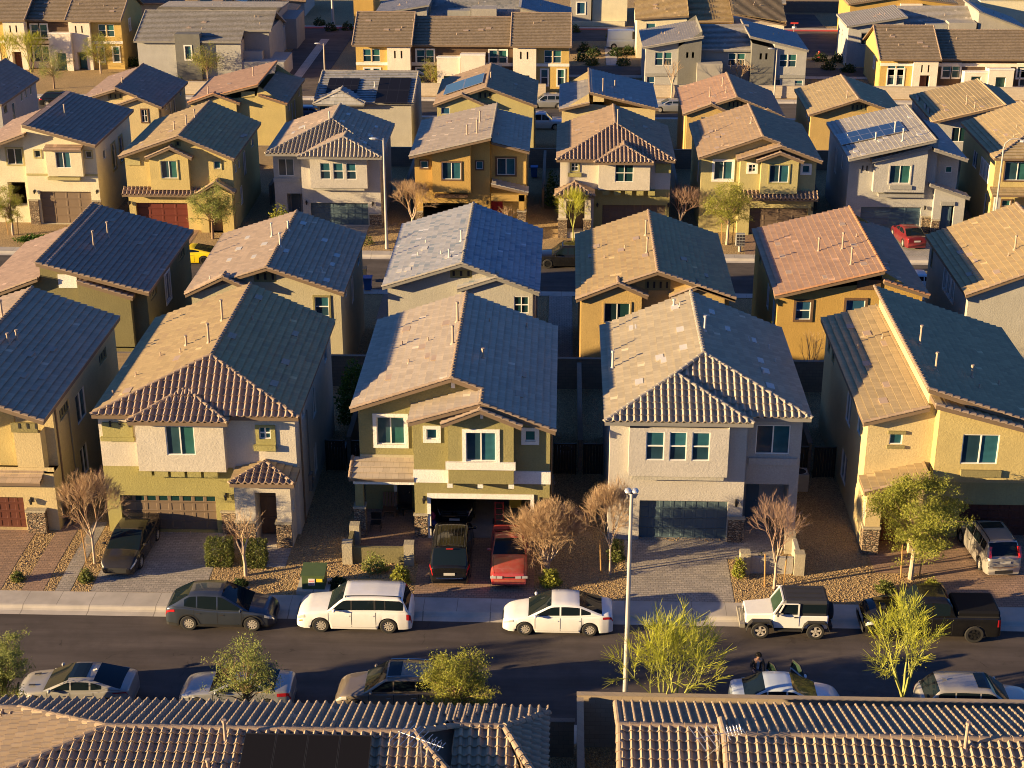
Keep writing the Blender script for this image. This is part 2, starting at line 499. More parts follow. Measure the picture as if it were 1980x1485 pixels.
def wall2d(mb, a0, a1, b0, top, holes, F, rec):
    """one wall face with real openings: top is a list of (a, z)"""
    tp = sorted(top)
    def tz(a, side):
        for (p, zp), (q, zq) in zip(tp, tp[1:]):
            if q-p < 1e-6: continue
            if p-1e-6 <= a+side*1e-5 <= q+1e-6: return zp+(zq-zp)*(a-p)/(q-p)
        return tp[-1][1]
    bp = sorted({round(x, 4) for x in [a0, a1]+[p for p, z in tp if a0 < p < a1]+[x for h in holes for x in h[:2] if a0 < x < a1]})
    for p, q in zip(bp, bp[1:]):
        hs = sorted([h for h in holes if h[0] < (p+q)/2 < h[1]], key=lambda h: h[2])
        z = b0
        for h in hs:
            if h[2] > z+1e-4: mb.face([F(p, z, 0), F(q, z, 0), F(q, h[2], 0), F(p, h[2], 0)])
            z = h[3]
        mb.face([F(p, z, 0), F(q, z, 0), F(q, tz(q, -1), 0), F(p, tz(p, 1), 0)])
    for h in holes:
        r = h[4] if len(h) > 4 else rec
        c = [(h[0], h[2]), (h[1], h[2]), (h[1], h[3]), (h[0], h[3])]
        for i in range(4):
            (p, z), (q, w) = c[i], c[(i+1) % 4]
            mb.face([F(p, z, 0), F(q, w, 0), F(q, w, r), F(p, z, r)])

class House:
    def __init__(s, name, label, cat, x, y, z, group=None, tile='umber', cap='brown', fascia=None):
        s.t = thing(name, label, cat, (x, y, z), group); s.z = z
        s.rf = MB(); s.cp = []; s.tile = TL[tile] if isinstance(tile, str) else tile
        s.capm = CAPM[cap] if isinstance(cap, str) else cap; s.fas = fascia or FASCIA
        s.hip_m = TL['hipgray'] if cap == 'gray' else (s.tile if cap == 'fore' else TL['hipbrown']); s.planes = []; s.roof = None; s.k = 0
    def block(s, name, m, x0, x1, y0, y1, z0, top, fw=(), rw=(), lw=(), fh=(), frame=None, rec=.11, back=True, lid=False, bottom=False):
        """prism with a front profile; fw/rw/lw windows cut into front/right/left, fh bare openings (x0,x1,z0,z1,depth)"""
        if not isinstance(top, (list, tuple)): top = [(x0, top), (x1, top)]
        top = sorted(top) if all(a[0] != b[0] for a, b in zip(top, top[1:])) else list(top)
        mb = MB()
        FF = lambda a, b, d: (a, y0+d, b)
        FR = lambda a, b, d: (x1-d, a, b)
        FL = lambda a, b, d: (x0+d, a, b)
        wall2d(mb, x0, x1, z0, top, [w[:4] for w in fw]+list(fh), FF, rec)
        zr, zl = top[-1][1], top[0][1]
        wall2d(mb, y0, y1, z0, [(y0, zr), (y1, zr)], [w[:4] for w in rw], FR, rec)
        wall2d(mb, y0, y1, z0, [(y0, zl), (y1, zl)], [w[:4] for w in lw], FL, rec)
        if back:
            for (a, za), (b, zb) in zip(top, top[1:]):
                if b-a > 1e-6: mb.face([(b, y1, z0), (a, y1, z0), (a, y1, za), (b, y1, zb)])
        for (a, za), (b, zb) in zip(top, top[1:]):
            if b-a < 1e-6 and abs(za-zb) > 1e-4:
                mb.face([(a, y0, za), (a, y1, za), (a, y1, zb), (a, y0, zb)])
            elif lid: mb.face([(a, y0, za), (b, y0, zb), (b, y1, zb), (a, y1, za)])
        if bottom: mb.face([(x0, y0, z0), (x0, y1, z0), (x1, y1, z0), (x1, y0, z0)])
        ob = mb.build(name, m, s.t)
        for w in fw: s.window(w, FF, frame)
        for w in rw: s.window(w, FR, frame)
        for w in lw: s.window(w, FL, frame)
        return ob
    def window(s, w, F, frame=None):
        a0, a1, b0, b1 = w[:4]; kind = w[4] if len(w) > 4 else 'slider'; tr = w[5] if len(w) > 5 else None
        s.k += 1
        g = MB(); d = .085
        gi = w[6] if len(w) > 6 else R.choice((0, 0, 1, 1, 3, 4))
        am, bm = (a0+a1)/2, (b0+b1)/2
        if kind == 'hung': g.face([F(a0, bm, d), F(a1, bm, d), F(a1, b1, d), F(a0, b1, d)]); g.face([F(a0, b0, d), F(a1, b0, d), F(a1, bm, d), F(a0, bm, d)], 1)
        elif kind == 'slider': g.face([F(a0, b0, d), F(am, b0, d), F(am, b1, d), F(a0, b1, d)], 1); g.face([F(am, b0, d), F(a1, b0, d), F(a1, b1, d), F(am, b1, d)])
        else: g.face([F(a0, b0, d), F(a1, b0, d), F(a1, b1, d), F(a0, b1, d)])
        if kind == 'vent':
            win = s.slab('vent_panel', frame or ST['trimolive'], F, a0, a1, b0, b1, .06, .09)
            k = max(1, round((a1-a0)/.45))
            for i in range(k):
                v = MB(); c = a0+(a1-a0)*(i+.5)/k; ww = (a1-a0)/k*.16
                bxF(v, F, c-ww, c+ww, b0+(b1-b0)*.22, b1-(b1-b0)*.2, .045, .065)
                v.build('louver', DARK, win)
            return
        win = g.build('window', [GL[gi], GLD[gi]], s.t)
        f = MB(); t = .045; e0, e1 = .02, .1
        bxF(f, F, a0, a1, b0, b0+t, e0, e1); bxF(f, F, a0, a1, b1-t, b1, e0, e1)
        bxF(f, F, a0, a0+t, b0+t, b1-t, e0, e1); bxF(f, F, a1-t, a1, b0+t, b1-t, e0, e1)
        if kind in ('slider', 'grid'): bxF(f, F, (a0+a1)/2-.03, (a0+a1)/2+.03, b0+t, b1-t, .03, .095)
        if kind in ('hung', 'grid'): bxF(f, F, a0+t, a1-t, (b0+b1)/2-.03, (b0+b1)/2+.03, .032, .094)
        f.build('window_frame', WHITE, win)
        if tr is not None:
            m, tw = (tr, .14) if not isinstance(tr, tuple) else tr
            q = MB(); p = -.055
            bxF(q, F, a0-tw, a1+tw, b0-tw, b0, p, .02); bxF(q, F, a0-tw, a1+tw, b1, b1+tw, p, .02)
            bxF(q, F, a0-tw, a0, b0, b1, p, .02); bxF(q, F, a1, a1+tw, b0, b1, p, .02)
            q.build('window_trim', m, s.t)
    def slab(s, name, m, F, a0, a1, b0, b1, d0, d1):
        q = MB(); bxF(q, F, a0, a1, b0, b1, d0, d1); return q.build(name, m, s.t)
    def trim(s, m, x0, x1, y0, z0, z1, p=.06, name='trim_band', depth=.02):
        q = MB(); q.box(x0, x1, y0-p, y0+depth, z0, z1); return q.build(name, m, s.t)
    def garage(s, m, x0, x1, y, z0, z1, rows=4, cols=8, lites=False, depth=.3, label=None):
        q = MB(); Y = y+depth-.05
        rh = (z1-z0)/rows; cw = (x1-x0)/cols
        for r in range(rows):
            b0, b1 = z0+r*rh+.006, z0+(r+1)*rh-.006
            q.face([(x0, Y+.02, b1), (x1, Y+.02, b1), (x1, Y+.02, b1+.024), (x0, Y+.02, b1+.012)])
            for c in range(cols):
                a0, a1 = x0+c*cw, x0+(c+1)*cw
                i = .07; j = .016
                O = [(a0, b0), (a1, b0), (a1, b1), (a0, b1)]
                I = [(a0+i, b0+i*.8), (a1-i, b0+i*.8), (a1-i, b1-i*.8), (a0+i, b1-i*.8)]
                J = [(a0+i+j, b0+i*.8+j), (a1-i-j, b0+i*.8+j), (a1-i-j, b1-i*.8-j), (a0+i+j, b1-i*.8-j)]
                lite = lites and r == rows-1
                for k in range(4):
                    n = (k+1) % 4
                    q.face([(O[k][0], Y, O[k][1]), (O[n][0], Y, O[n][1]), (I[n][0], Y, I[n][1]), (I[k][0], Y, I[k][1])])
                    q.face([(I[k][0], Y, I[k][1]), (I[n][0], Y, I[n][1]), (J[n][0], Y+.016, J[n][1]), (J[k][0], Y+.016, J[k][1])])
                if lite: q.face([(p, Y+.016, z) for p, z in J], 1)
                else:
                    K = [(p, z) for p, z in J]
                    q.face([(p, Y+.016, z) for p, z in K])
        ob = q.build('garage_door', [DOORS[m], GL[2]], s.t)
        if label: ob['label'] = label
        return ob
    def door(s, m, x0, x1, y, z0, z1):
        q = MB(); q.box(x0, x1, y, y+.05, z0, z1)
        w = (x1-x0)
        for c in (0, 1):
            for a, b in ((.1, .42), (.5, .9)):
                xa = x0+w*(.12+c*.42); q.box(xa, xa+w*.32, y-.018, y, z0+(z1-z0)*a, z0+(z1-z0)*b)
        ob = q.build('front_door', DOORS[m], s.t)
        h = MB(); h.tube((x1-.12, y-.07, z0+1.), (x1-.12, y, z0+1.), .03, n=6); h.build('handle', ALU, ob)
        return ob
    def lamp(s, x, y, z):
        q = MB(); q.box(x-.05, x+.05, y-.03, y, z-.05, z+.2); q.tube((x, y-.13, z+.2), (x, y, z+.17), .015, n=4)
        q.tube((x, y-.15, z-.12), (x, y-.15, z+.1), .06, .085, n=6); q.tube((x, y-.15, z+.1), (x, y-.15, z+.2), .11, .02, n=6)
        q.build('wall_lamp', IRON, s.t)
    def pillar(s, x0, x1, y0, y1, z0, z1, cap=True, m=None):
        q = MB(); q.box(x0, x1, y0, y1, z0, z1); ob = q.build('stone_base', m or STONE, s.t)
        if cap:
            c = MB(); c.box(x0-.04, x1+.04, y0-.04, y1+.04, z1, z1+.09); c.build('stone_cap', ST['stone'], ob)
    # --- roofs
    def plane(s, pts, kind='flat', course=.38, per=.33, under=True, th=.17):
        tile_plane(s.rf, pts, kind, th, course, per, under); s.planes.append(pts)
    def caps(s, *segs, r=.115):
        for a, b in segs:
            q = MB(); cap_row(q, a, b, r); s.cp.append(q)
    def gable(s, xl, zl, xm, zm, xr, zr, yf, yb, zmr=None, front=True, ridge=True, yfl=None, kind='flat'):
        zmr = zm if zmr is None else zmr; yfl = yf if yfl is None else yfl
        if xl is not None:
            s.plane([(xl, yfl, zl), (xm, yfl, zm), (xm, yb, zm), (xl, yb, zl)], kind)
            if front: s.caps(((xl, yfl+.06, zl), (xm, yfl+.06, zm)), r=.10)
        if xr is not None:
            s.plane([(xm, yf, zmr), (xr, yf, zr), (xr, yb, zr), (xm, yb, zmr)], kind)
            if front: s.caps(((xr, yf+.06, zr), (xm, yf+.06, zmr)), r=.125)
        if ridge:
            s.caps(((xm, min(yf, yfl), max(zm, zmr)), (xm, yb, max(zm, zmr))), r=.12)
    def hip(s, xl, xr, yf, yb, ze, xm, ya, za, kind='barrel', sides='flat', per=.33, left=True, right=True, ridge=True):
        s.plane([(xl, yf, ze), (xr, yf, ze), (xm, ya, za)], kind, per=per)
        if left: s.plane([(xl, yb, ze), (xl, yf, ze), (xm, ya, za), (xm, yb, za)], sides, per=per)
        if right: s.plane([(xr, yf, ze), (xr, yb, ze), (xm, yb, za), (xm, ya, za)], sides, per=per)
        s.caps(((xl, yf, ze), (xm, ya, za)), ((xr, yf, ze), (xm, ya, za)), r=.125)
        if ridge: s.caps(((xm, ya, za), (xm, yb, za)))
    def pent(s, x0, x1, yf, yb, zf, zb, kind='flat', per=.33):
        s.plane([(x0, yf, zf), (x1, yf, zf), (x1, yb, zb), (x0, yb, zb)], kind, per=per, th=.14)
    def zat(s, x, y):
        best = None
        for p in s.planes:
            q = [(a[0], a[1]) for a in p]; ins = True; sg = 0
            for i in range(len(q)):
                (ax, ay), (bx, by) = q[i], q[(i+1) % len(q)]
                c = (bx-ax)*(y-ay)-(by-ay)*(x-ax)
                if abs(c) < 1e-9: continue
                if sg == 0: sg = 1 if c > 0 else -1
                elif (c > 0) != (sg > 0): ins = False; break
            if ins:
                z = _tri_z(p, x, y)
                if best is None or z > best: best = z
        return best
    def finish(s, vents=(), small=(), boxes=(), pm=None, capname='ridge_tiles', mats=None):
        s.roof = s.rf.build('roof', (mats or [s.tile, s.fas])+[s.hip_m], s.t)
        if s.roof is None: return s
        for q in s.cp: q.build(capname, s.capm, s.roof)
        for v in vents:
            x, y = v[:2]; h = v[2] if len(v) > 2 else .8; z = s.zat(x, y)
            if z is None: continue
            q = MB(); q.tube((x, y, z-.02), (x, y, z+h), .065, .055, n=8); q.tube((x, y, z+h), (x, y, z+h+.1), .085, .085, n=8)
            q.tube((x, y, z), (x, y, z+.14), .16, .07, n=8)
            q.build('vent_pipe', pm or PIPE, s.roof)
        for x, y in small:
            z = s.zat(x, y)
            if z is None: continue
            q = MB(); q.tube((x, y, z-.02), (x, y, z+.28), .04, .04, n=6); q.tube((x, y, z), (x, y, z+.1), .1, .05, n=6)
            q.build('plumbing_vent', pm or PIPE, s.roof)
        for x, y in boxes:
            z = s.zat(x, y)
            if z is None: continue
            dx = (s.zat(x+.1, y) or z)-z; dy = (s.zat(x, y+.1) or z)-z
            n = V((-dx*10, -dy*10, 1)).normalized(); vd = V((0, 0, 1))-n*n.z
            vd = vd.normalized() if vd.length > .01 else V((0, 1, 0)); ud = vd.cross(n)
            q = MB(); c = V((x, y, z))
            P = lambda a, b, h: c+ud*a+vd*b+n*h
            lo = [P(-.32, -.2, .05), P(.32, -.2, .05), P(.32, .2, .05), P(-.32, .2, .05)]
            hi = [P(-.32, -.2, .13), P(.32, -.2, .13), P(.32, .2, .075), P(-.32, .2, .075)]
            for i in range(4):
                j = (i+1) % 4; q.face([lo[i], lo[j], hi[j], hi[i]])
            q.face(hi); q.build('roof_vent', pm or PIPE, s.roof)
        return s
    def solar(s, pts, nx, ny, m=None, lift=.16):
        """solar panels on the roof plane through the four points (lower left, lower right, upper right, upper left)"""
        a, b, c, d = [V(p) for p in pts]
        n = (b-a).cross(d-a).normalized()
        if n.z < 0: n = -n
        for i in range(nx):
            for j in range(ny):
                g = .006
                u0, u1, w0, w1 = (i+g)/nx, (i+1-g)/nx, (j+g)/ny, (j+1-g)/ny
                P = lambda u, w, h: (a*(1-u)+b*u)*(1-w)+(d*(1-u)+c*u)*w+n*h
                q = MB(); Q = [(u0, w0), (u1, w0), (u1, w1), (u0, w1)]
                for k in range(4):
                    (u, w), (p, r) = Q[k], Q[(k+1) % 4]
                    q.face([P(u, w, lift), P(p, r, lift), P(p, r, lift+.04), P(u, w, lift+.04)], 1)
                q.face([P(u, w, lift) for u, w in reversed(Q)], 1)
                e = .025
                I = [(u0+e/nx, w0+e/ny), (u1-e/nx, w0+e/ny), (u1-e/nx, w1-e/ny), (u0+e/nx, w1-e/ny)]
                for k in range(4):
                    l = (k+1) % 4
                    q.face([P(*Q[k], lift+.04), P(*Q[l], lift+.04), P(*I[l], lift+.04), P(*I[k], lift+.04)], 1)
                q.face([P(*t, lift+.039) for t in I], 0)
                q.build('solar_panel', [m or SOLAR, IRON if m is None else ALU], s.t)

def bxF(mb, F, a0, a1, b0, b1, d0, d1):
    c = [F(a, b, d) for d in (d0, d1) for b in (b0, b1) for a in (a0, a1)]
    for q in ((0, 2, 3, 1), (4, 5, 7, 6), (0, 1, 5, 4), (2, 6, 7, 3), (0, 4, 6, 2), (1, 3, 7, 5)):
        mb.face([c[i] for i in q])

# ------------------------------------------------------------------ row 1: five houses facing the near street
G1 = 'two storey houses facing the near street'
Y1 = 69.1

# --- house at the left edge: grey brown slope, red garage door
h = House('house', 'tan house at the left picture edge with brick red garage door', 'house', -29., 69.1, .3, G1, 'taupe')
xr, zr = -24.35, 6.7
xm, zm = -29.05, 8.37
h.gable(xm-4.9, 6.7, xm, zm, xr, zr, 67.9, 81.95)
zw = zr+(zm-zr)*.25/(xr-xm)-.2
h.block('wall', ST['sand'], -34.0, xr-.25, 70.0, 81.5, 3.4, [(-34.0, zw), (xm, zm-.2), (xr-.25, zw)],
        rw=[(71.0, 72.6, 5.3, 5.9, 'vent'), (73.6, 75.2, 3.9, 5.5, 'slider'), (78.2, 79.6, 5.3, 5.9, 'vent')])
h.block('garage_wall', ST['sand'], -34.0, xr-.25, 69.1, 81.5, -.2, 3.4, fh=[(-29.95, -26.25, .3, 2.08, .3)],
        rw=[(73.4, 74.6, 1.0, 2.6, 'slider')])
h.garage('maroon', -29.95, -26.25, 69.1, .3, 2.08)
h.block('bump_out', ST['tan'], -28.80, -26.50, 69.95, 70.1, 3.4, 6.3)
h.block('bump_out', ST['sand'], -26.37, -25.07, 69.3, 70.2, 3.4, 5.51)
q = h.slab('vent_panel', ST['trimolive'], lambda a, b, d: (a, 69.3+d, b), -26.43, -25.15, 5.53, 6.02, -.09, .05)
for k in range(3):
    b = MB(); x = -26.06+k*.41; b.box(x, x+.1, 69.19, 69.22, 5.75, 6.02); b.build('louver', DARK, q)
h.pent(-34., -25.11, 68.55, 69.35, 3.11, 3.41)
h.trim(ST['sand'], -34, xr-.25, 69.3, 3.42, 3.63, .04)
h.pillar(-26.07, -25.15, 68.75, 69.12, .25, 1.45)
h.lamp(-25.84, 69.1, 1.90)
g = MB(); g.bar((-24.1, 69.6, 1.2), (-24.1, 71.2, 1.2), .05, 1.7); h_g = g.build('side_gate', DOORS['bark'], h.t)
h.finish(vents=[(-29.23, 77.45, .9), (-27.74, 75.10, .55), (-28.00, 74.52, .5)],
         boxes=[(-28.86, 82.25), (-26.86, 74.07), (-26.14, 75.41), (-25.61, 72.14), (-25.65, 70.74), (-26.44, 71.66)])

# --- hip fronted house with olive band
h = House('house', 'cream house with olive garage band and corrugated clay tiled hip front', 'house', -17.4, 69.1, .3, G1, 'umber')
xl, xr, ye, yb, ze = -22.3, -12.4, 68.75, 81.8, 6.7
xm, ya = -16.95, 71.35; za = 8.78
h.plane([(xl, yb, ze), (xl, ye, ze), (xm, ya, za), (xm, yb, za)])
h.plane([(xr, ye, ze), (xr, yb, ze), (xm, yb, za), (xm, ya, za)])
h.plane([(xl, ye, ze), (xr, ye, ze), (xm, ya, za)], 'barrel')
h.caps(((xl, ye, ze), (xm, ya, za)), ((xr, ye, ze), (xm, ya, za)), ((xm, ya, za), (xm, yb, za)))
x2, y2 = -17.96, 69.97
h.hip(-20.45, -15.68, 68.2, y2+1.6, 6.62, x2, y2, 7.62)
zb = 3.87
x0, x1 = -22.12, -12.65
h.block('wall', ST['cream'], x0, x1, 69.1, 81.4, zb, 6.52,
        fw=[(-14.38, -13.82, 5.43, 6.05, 'grid', None, 0)],
        rw=[(71.3, 72.1, 5.4, 6.1, 'pane'), (74.4, 75.6, 4.0, 5.6), (79.0, 80., 5.2, 6.1, 'pane')])
xg0, xg1, zg0, zg1 = -21.44, -16.76, 0.24, 2.29
h.block('garage_wall', ST['olive'], x0, -15.76, 69.1, 81.4, -.2, zb, fh=[(xg0, xg1, .3, zg1, .35)])
h.block('lower_wall', ST['cream'], -15.76, x1, 69.1, 81.4, -.2, zb, rw=[(74., 75., 1.0, 2.6)])
h.garage('taupe', xg0, xg1, 69.1, .3, zg1, 4, 8, True, .35)
h.block('bump_out', ST['cream'], -20.22, -16.00, 68.6, 69.1, 3.86, 6.5,
        fw=[(-18.78, -17.40, 4.74, 6.28, 'slider', None, 1)], bottom=True, back=False)
for k in range(5):
    a = -20.32+k*-19.52-k*-20.32
    h.trim(ST['olive'], a, a+.66, 69.1, zb-.36, zb-.02, .4, 'corbel')
q = h.slab('vent_panel', ST['olive'], lambda a, b, d: (a, 69.1+d, b), -21.92, -20.46, 5.31, 6.20, -.12, .05)
for k in range(3):
    b = MB(); x = -21.55+k*.46; b.box(x, x+.09, 68.95, 68.99, 6.0, 6.33); b.build('louver', DARK, q)
h.trim(ST['olive'], -22.04, -20.42, 69.1, 5.26, 5.46, .18, 'sill')
wx0, wx1, wz0, wz1 = -14.38, -13.82, 5.43, 6.05
for a, b, c, d in ((wx0-.17, wx0, wz0-.3, wz1+.12), (wx1, wx1+.22, wz0-.3, wz1+.12), (wx0, wx1, wz0-.3, wz0), (wx0, wx1, wz1, wz1+.12)):
    h.trim(ST['olive'], a, b, 69.1, c, d, .07, 'window_trim')
h.trim(ST['olive'], -14.66, -13.60, 69.1, 4.86, 5.16, .2, 'sill')
ex0, ex1 = -15.52, -12.82
zt = 3.45
h.block('porch', ST['cream'], ex0, ex1, 67.8, 69.1, -.2, zt, fh=[(-14.54, -13.52, .3, 3.20, 1.25)], back=False,
        rw=[(68.2, 68.7, 1.9, 2.6, 'pane')])
h.door('brown', -14.66, -13.66, 69.0, .35, 2.6)
x2, y2 = -14.14, 68.93
h.hip(-15.61, -12.53, 67.35, 69.1, 3.85, x2, y2, 4.25, ridge=True)
h.pillar(-13.59, -12.85, 67.7, 68.1, .2, 1.56)
h.pillar(-15.55, -14.59, 67.72, 67.9, .2, 1.59)
h.pillar(-16.50, -15.82, 69.0, 69.12, .2, 1.45)
h.lamp(-16.21, 69.1, 2.30)
h.finish(vents=[(-17.44, 76.54, 1.1), (-17.50, 73.46, 1.0), (-18.88, 74.42, .5)],
         small=[(-20.17, 74.14), (-18.98, 73.52), (-16.04, 77.32), (-21.73, 70.65), (-20.98, 72.26)],
         boxes=[(-18.90, 72.67), (-16.54, 74.35), (-13.85, 73.97), (-13.94, 71.10), (-14.00, 77.74), (-16.29, 80.34), (-20.87, 70.32)])

# --- brown house with white trim, open garage
h = House('house', 'olive brown house with white window trim and an open cluttered garage', 'house', -5.2, 69.1, .3, G1, 'blush')
xl, zl = -10.05, 6.7
yf = 69.8
xm, zm = -5.17, 8.37
xr = -.2; zr = 6.42
sl = (zm-zr)/(xr-xm)
yb = 81.9; y3 = 68.15
x2 = -3.70; z2 = zm-sl*(x2-xm)
h.plane([(xl, yf, zl), (xm, yf, zm), (xm, yb, zm), (xl, yb, zl)])
h.plane([(xm, yf, zm), (x2, yf, z2), (xr, yf, zr), (xr, yb, zr), (xm, yb, zm)])
h.plane([(x2, y3, z2), (xr, y3, zr), (xr, yf, zr), (x2, yf, z2)])
x4, z4 = -7.14, 6.76
h.plane([(x4, y3, z4), (x2, y3, z2), (x2, yf+.6, z2), (x4, yf+.6, z4)])
h.caps(((xl, yf+.06, zl), (xm, yf+.06, zm)), r=.10)
h.caps(((x2, yf+.06, z2), (xm, yf+.06, zm)), ((xr, y3+.06, zr), (x2, y3+.06, z2)), r=.125)
h.caps(((x4, y3+.06, z4), (x2, y3+.06, z2)), r=.1)
h.caps(((xm, yf, zm), (xm, yb, zm)), ((x2, y3, z2), (x2, yf, z2)))
xa, za = -5.54, 6.80; xb, zb = -3.72, 7.56; xc, zc = -1.79, 6.74
h.gable(xa, za, xb, zb, xc, zc, 67.95, 69.1)
gx0, gx1 = -6.99, -.45
bump_x0, bump_x1 = -5.29, -2.17
gz = lambda x: (z4+(z2-z4)*(x-x4)/(x2-x4) if x < x2 else z2+(zr-z2)*(x-x2)/(xr-x2))-.17
oz1 = 2.45; ox0, ox1 = -6.21, -1.37
h.block('wall', ST['brown'], gx0, gx1, 69.0, 70.3, 3.3, [(gx0, gz(gx0)), (x2, gz(x2)), (gx1, gz(gx1))],
        fw=[(-6.34, -5.83, 5.58, 6.12, 'pane', (TRIMW, .17), 0), (-1.65, -1.14, 5.55, 6.10, 'pane', (TRIMW, .17), 1)],
        rw=[(71., 71.8, 5.3, 5.9, 'pane')])
mz = lambda x: (zl+(zm-zl)*(x-xl)/(xm-xl) if x < xm else zm+(zr-zm)*(x-xm)/(xr-xm))-.17
h.block('rear_wall', ST['brown'], -9.75, gx1, 76., 81.5, -.2, [(-9.75, mz(-9.75)), (xm, mz(xm)), (gx1, mz(gx1))], rw=[(78., 79.2, 4.2, 5.6), (77.6, 78.6, 1., 2.4)])
h.block('upper_wall', ST['brown'], -9.75, gx1, 70.3, 76., 3.15, [(-9.75, mz(-9.75)), (xm, mz(xm)), (gx1, mz(gx1))],
        fw=[(-8.88, -7.52, 4.67, 6.13, 'slider', (TRIMW, .18), 1)], bottom=True)
h.block('porch_wall', ST['brown'], -9.75, gx0+.02, 71.9, 76., -.2, 3.15)
h.block('garage_wall', ST['brown'], gx0, gx1, 69.0, 69.25, -.2, 3.3, fh=[(ox0, ox1, .22, oz1, .25)], back=False)
sm = MB(); sm.box(gx1-.22, gx1-.01, 69.26, 75.99, -.2, 3.29); sm.box(gx0+.01, gx0+.2, 69.26, 75.99, -.2, 3.29); sm.box(gx0+.2, gx1-.22, 75.6, 75.98, -.2, 3.29); sm.box(gx0+.2, gx1-.22, 69.26, 75.6, 3.1, 3.29)
sm.build('garage_interior_wall', ST['brown'], h.t)
sm = MB(); sm.box(gx0+.2, gx1-.22, 69.0, 75.6, .1, .32); sm.build('garage_floor', m_concrete('garage_slab', (.30, .27, .23)), h.t)
h.block('bump_out', ST['brown'], bump_x0, bump_x1, 68.5, 69.0, 3.49, [(bump_x0, za+.28), (xb, zb-.17), (bump_x1, zc+.28)],
        fw=[(-4.43, -3.01, 4.69, 6.20, 'slider', (TRIMW, .18), 0)], bottom=True, back=False)
h.trim(TRIMW, -5.41, -2.08, 68.5, 4.29, 4.67, .14, 'sill')
zb0, zb1 = 3.30, 3.97
h.trim(TRIMW, gx0-.03, bump_x0, 69.0, zb0, zb1, .07); h.trim(TRIMW, bump_x1, gx1+.04, 69.0, zb0, zb1, .07)
for u in (-5.23, -3.77, -2.29):
    h.trim(TRIMW, u-.13, u+.13, 69.0, 3.23, 3.43, .45, 'corbel')
h.trim(TRIMW, ox0-.17, ox1+.17, 69.0, oz1, oz1+.26, .06, 'garage_trim')
h.trim(TRIMW, ox0-.17, ox0, 69.0, .22, oz1, .06, 'garage_trim'); h.trim(TRIMW, ox1, ox1+.17, 69.0, .22, oz1, .06, 'garage_trim')
h.pillar(gx0-.03, ox0-.17, 68.9, 69.02, .2, 1.51); h.pillar(ox1+.17, gx1+.03, 68.9, 69.02, .2, 1.51)
h.lamp(-6.53, 69.0, 2.34); h.lamp(-0.89, 69.0, 2.37)
pz0, pz1 = 3.46, 3.96
h.pent(-10.15, gx0, 68.9, 70.3, pz0, pz1); h.caps(((-10.1, 68.9, pz0), (-10.1, 70.3, pz1)), r=.1)
h.trim(ST['sage'], -9.75, gx0, 70.3, pz1, pz1+.16, .05)
h.trim(TRIMW, -9.95, gx0, 69.1, pz0-.34, pz0-.17, .08, 'porch_beam', .12)
q = MB(); q.box(-9.89, -9.49, 69.05, 69.4, .2, pz0-.3); q.build('porch_post', ST['brown'], h.t)
h.pillar(-9.96, -9.42, 68.95, 69.5, .15, 1.82)
h.door('black', -8.10, -7.41, 71.84, .3, 2.5)
h.trim(TRIMW, -8.32, -8.16, 71.9, .3, 2.6, .04, 'door_trim')
h.trim(TRIMW, -9.06, -8.27, 71.9, 2.45, 2.62, .04, 'window_trim')
h.trim(TRIMW, -5.22, -5.03, 70.3, zm-.62, zm-.25, .14, 'gable_block')
h.trim(TRIMW, -3.74, -3.60, 68.5, zb-.6, zb-.25, .1, 'gable_block')
h.finish(vents=[(-5.37, 77.51, 1.05), (-5.41, 74.43, .95), (-3.86, 73.59, .5)],
         small=[(-8.18, 76.56), (-6.79, 75.93), (-7.57, 73.60), (-3.77, 78.77), (-1.84, 80.10)],
         boxes=[(-6.99, 75.28), (-8.15, 78.79), (-5.95, 77.80), (-6.17, 73.14), (-6.52, 73.73), (-8.37, 72.36), (-1.94, 73.39), (-1.99, 70.84)])

# --- grey hip fronted house
h = House('house', 'pale grey house with corrugated tiled double hip front and slate blue garage door', 'house', 7., 69.1, .3, G1, 'gray', 'gray', FASCIAG)
xl, xr, yb, ze = 2.12, 11.92, 81.4, 6.7
sl = .42
xm, ym = 6.96, 72.45; zmm = 8.75
sl = (zmm-ze)/(xm-xl)
xa, ya = 5.57, 71.23; za = ze+sl*(xa-xl)
ye = 68.75
h.plane([(xl, yb, ze), (xl, ye, ze), (xa, ya, za), (xm, ym, zmm), (xm, yb, zmm)])
h.plane([(xr, 69.45, ze), (xr, yb, ze), (xm, yb, zmm), (xm, ym, zmm)])
h.plane([(xl+.9, 69.45, ze), (xr, 69.45, ze), (xm, ym, zmm)], 'barrel')
xe = 9.11
h.plane([(xl, ye, ze), (xe, ye, ze), (xa, ya, za)], 'barrel')
h.plane([(xe, ye, ze), (xe, ya+2.2, ze), (xa, ya+2.2, za), (xa, ya, za)])
h.caps(((xl, ye, ze), (xa, ya, za)), ((xe, ye, ze), (xa, ya, za)), ((xa, ya, za), (xm, ym, zmm)), ((xr, 69.45, ze), (xm, ym, zmm)), ((xm, ym, zmm), (xm, yb, zmm)), r=.125)
x0, x1 = 2.4, 11.61
xw = 8.89
zs = 3.35
gx0, gx1, gz0, gz1 = 3.91, 8.18, 0.41, 2.43
h.block('wall', ST['warmgray'], x0, xw, 69.1, 81., -.2, 6.53, fh=[(gx0, gx1, .28, gz1, .32)], lw=[(72., 73., 5.2, 6.1, 'pane')])
h.garage('slate', gx0, gx1, 69.1, .28, gz1, 4, 8)
h.block('upper_wall', ST['cool'], xw+.002, x1, 70., 81., 2.95, 6.53, fw=[(9.43, 11.05, 4.58, 6.10, 'slider', None, 0)], rw=[(72., 72.9, 5.2, 6.1, 'pane'), (75., 76.2, 4., 5.6), (78., 79.2, 5.2, 6.1, 'pane')], bottom=True)
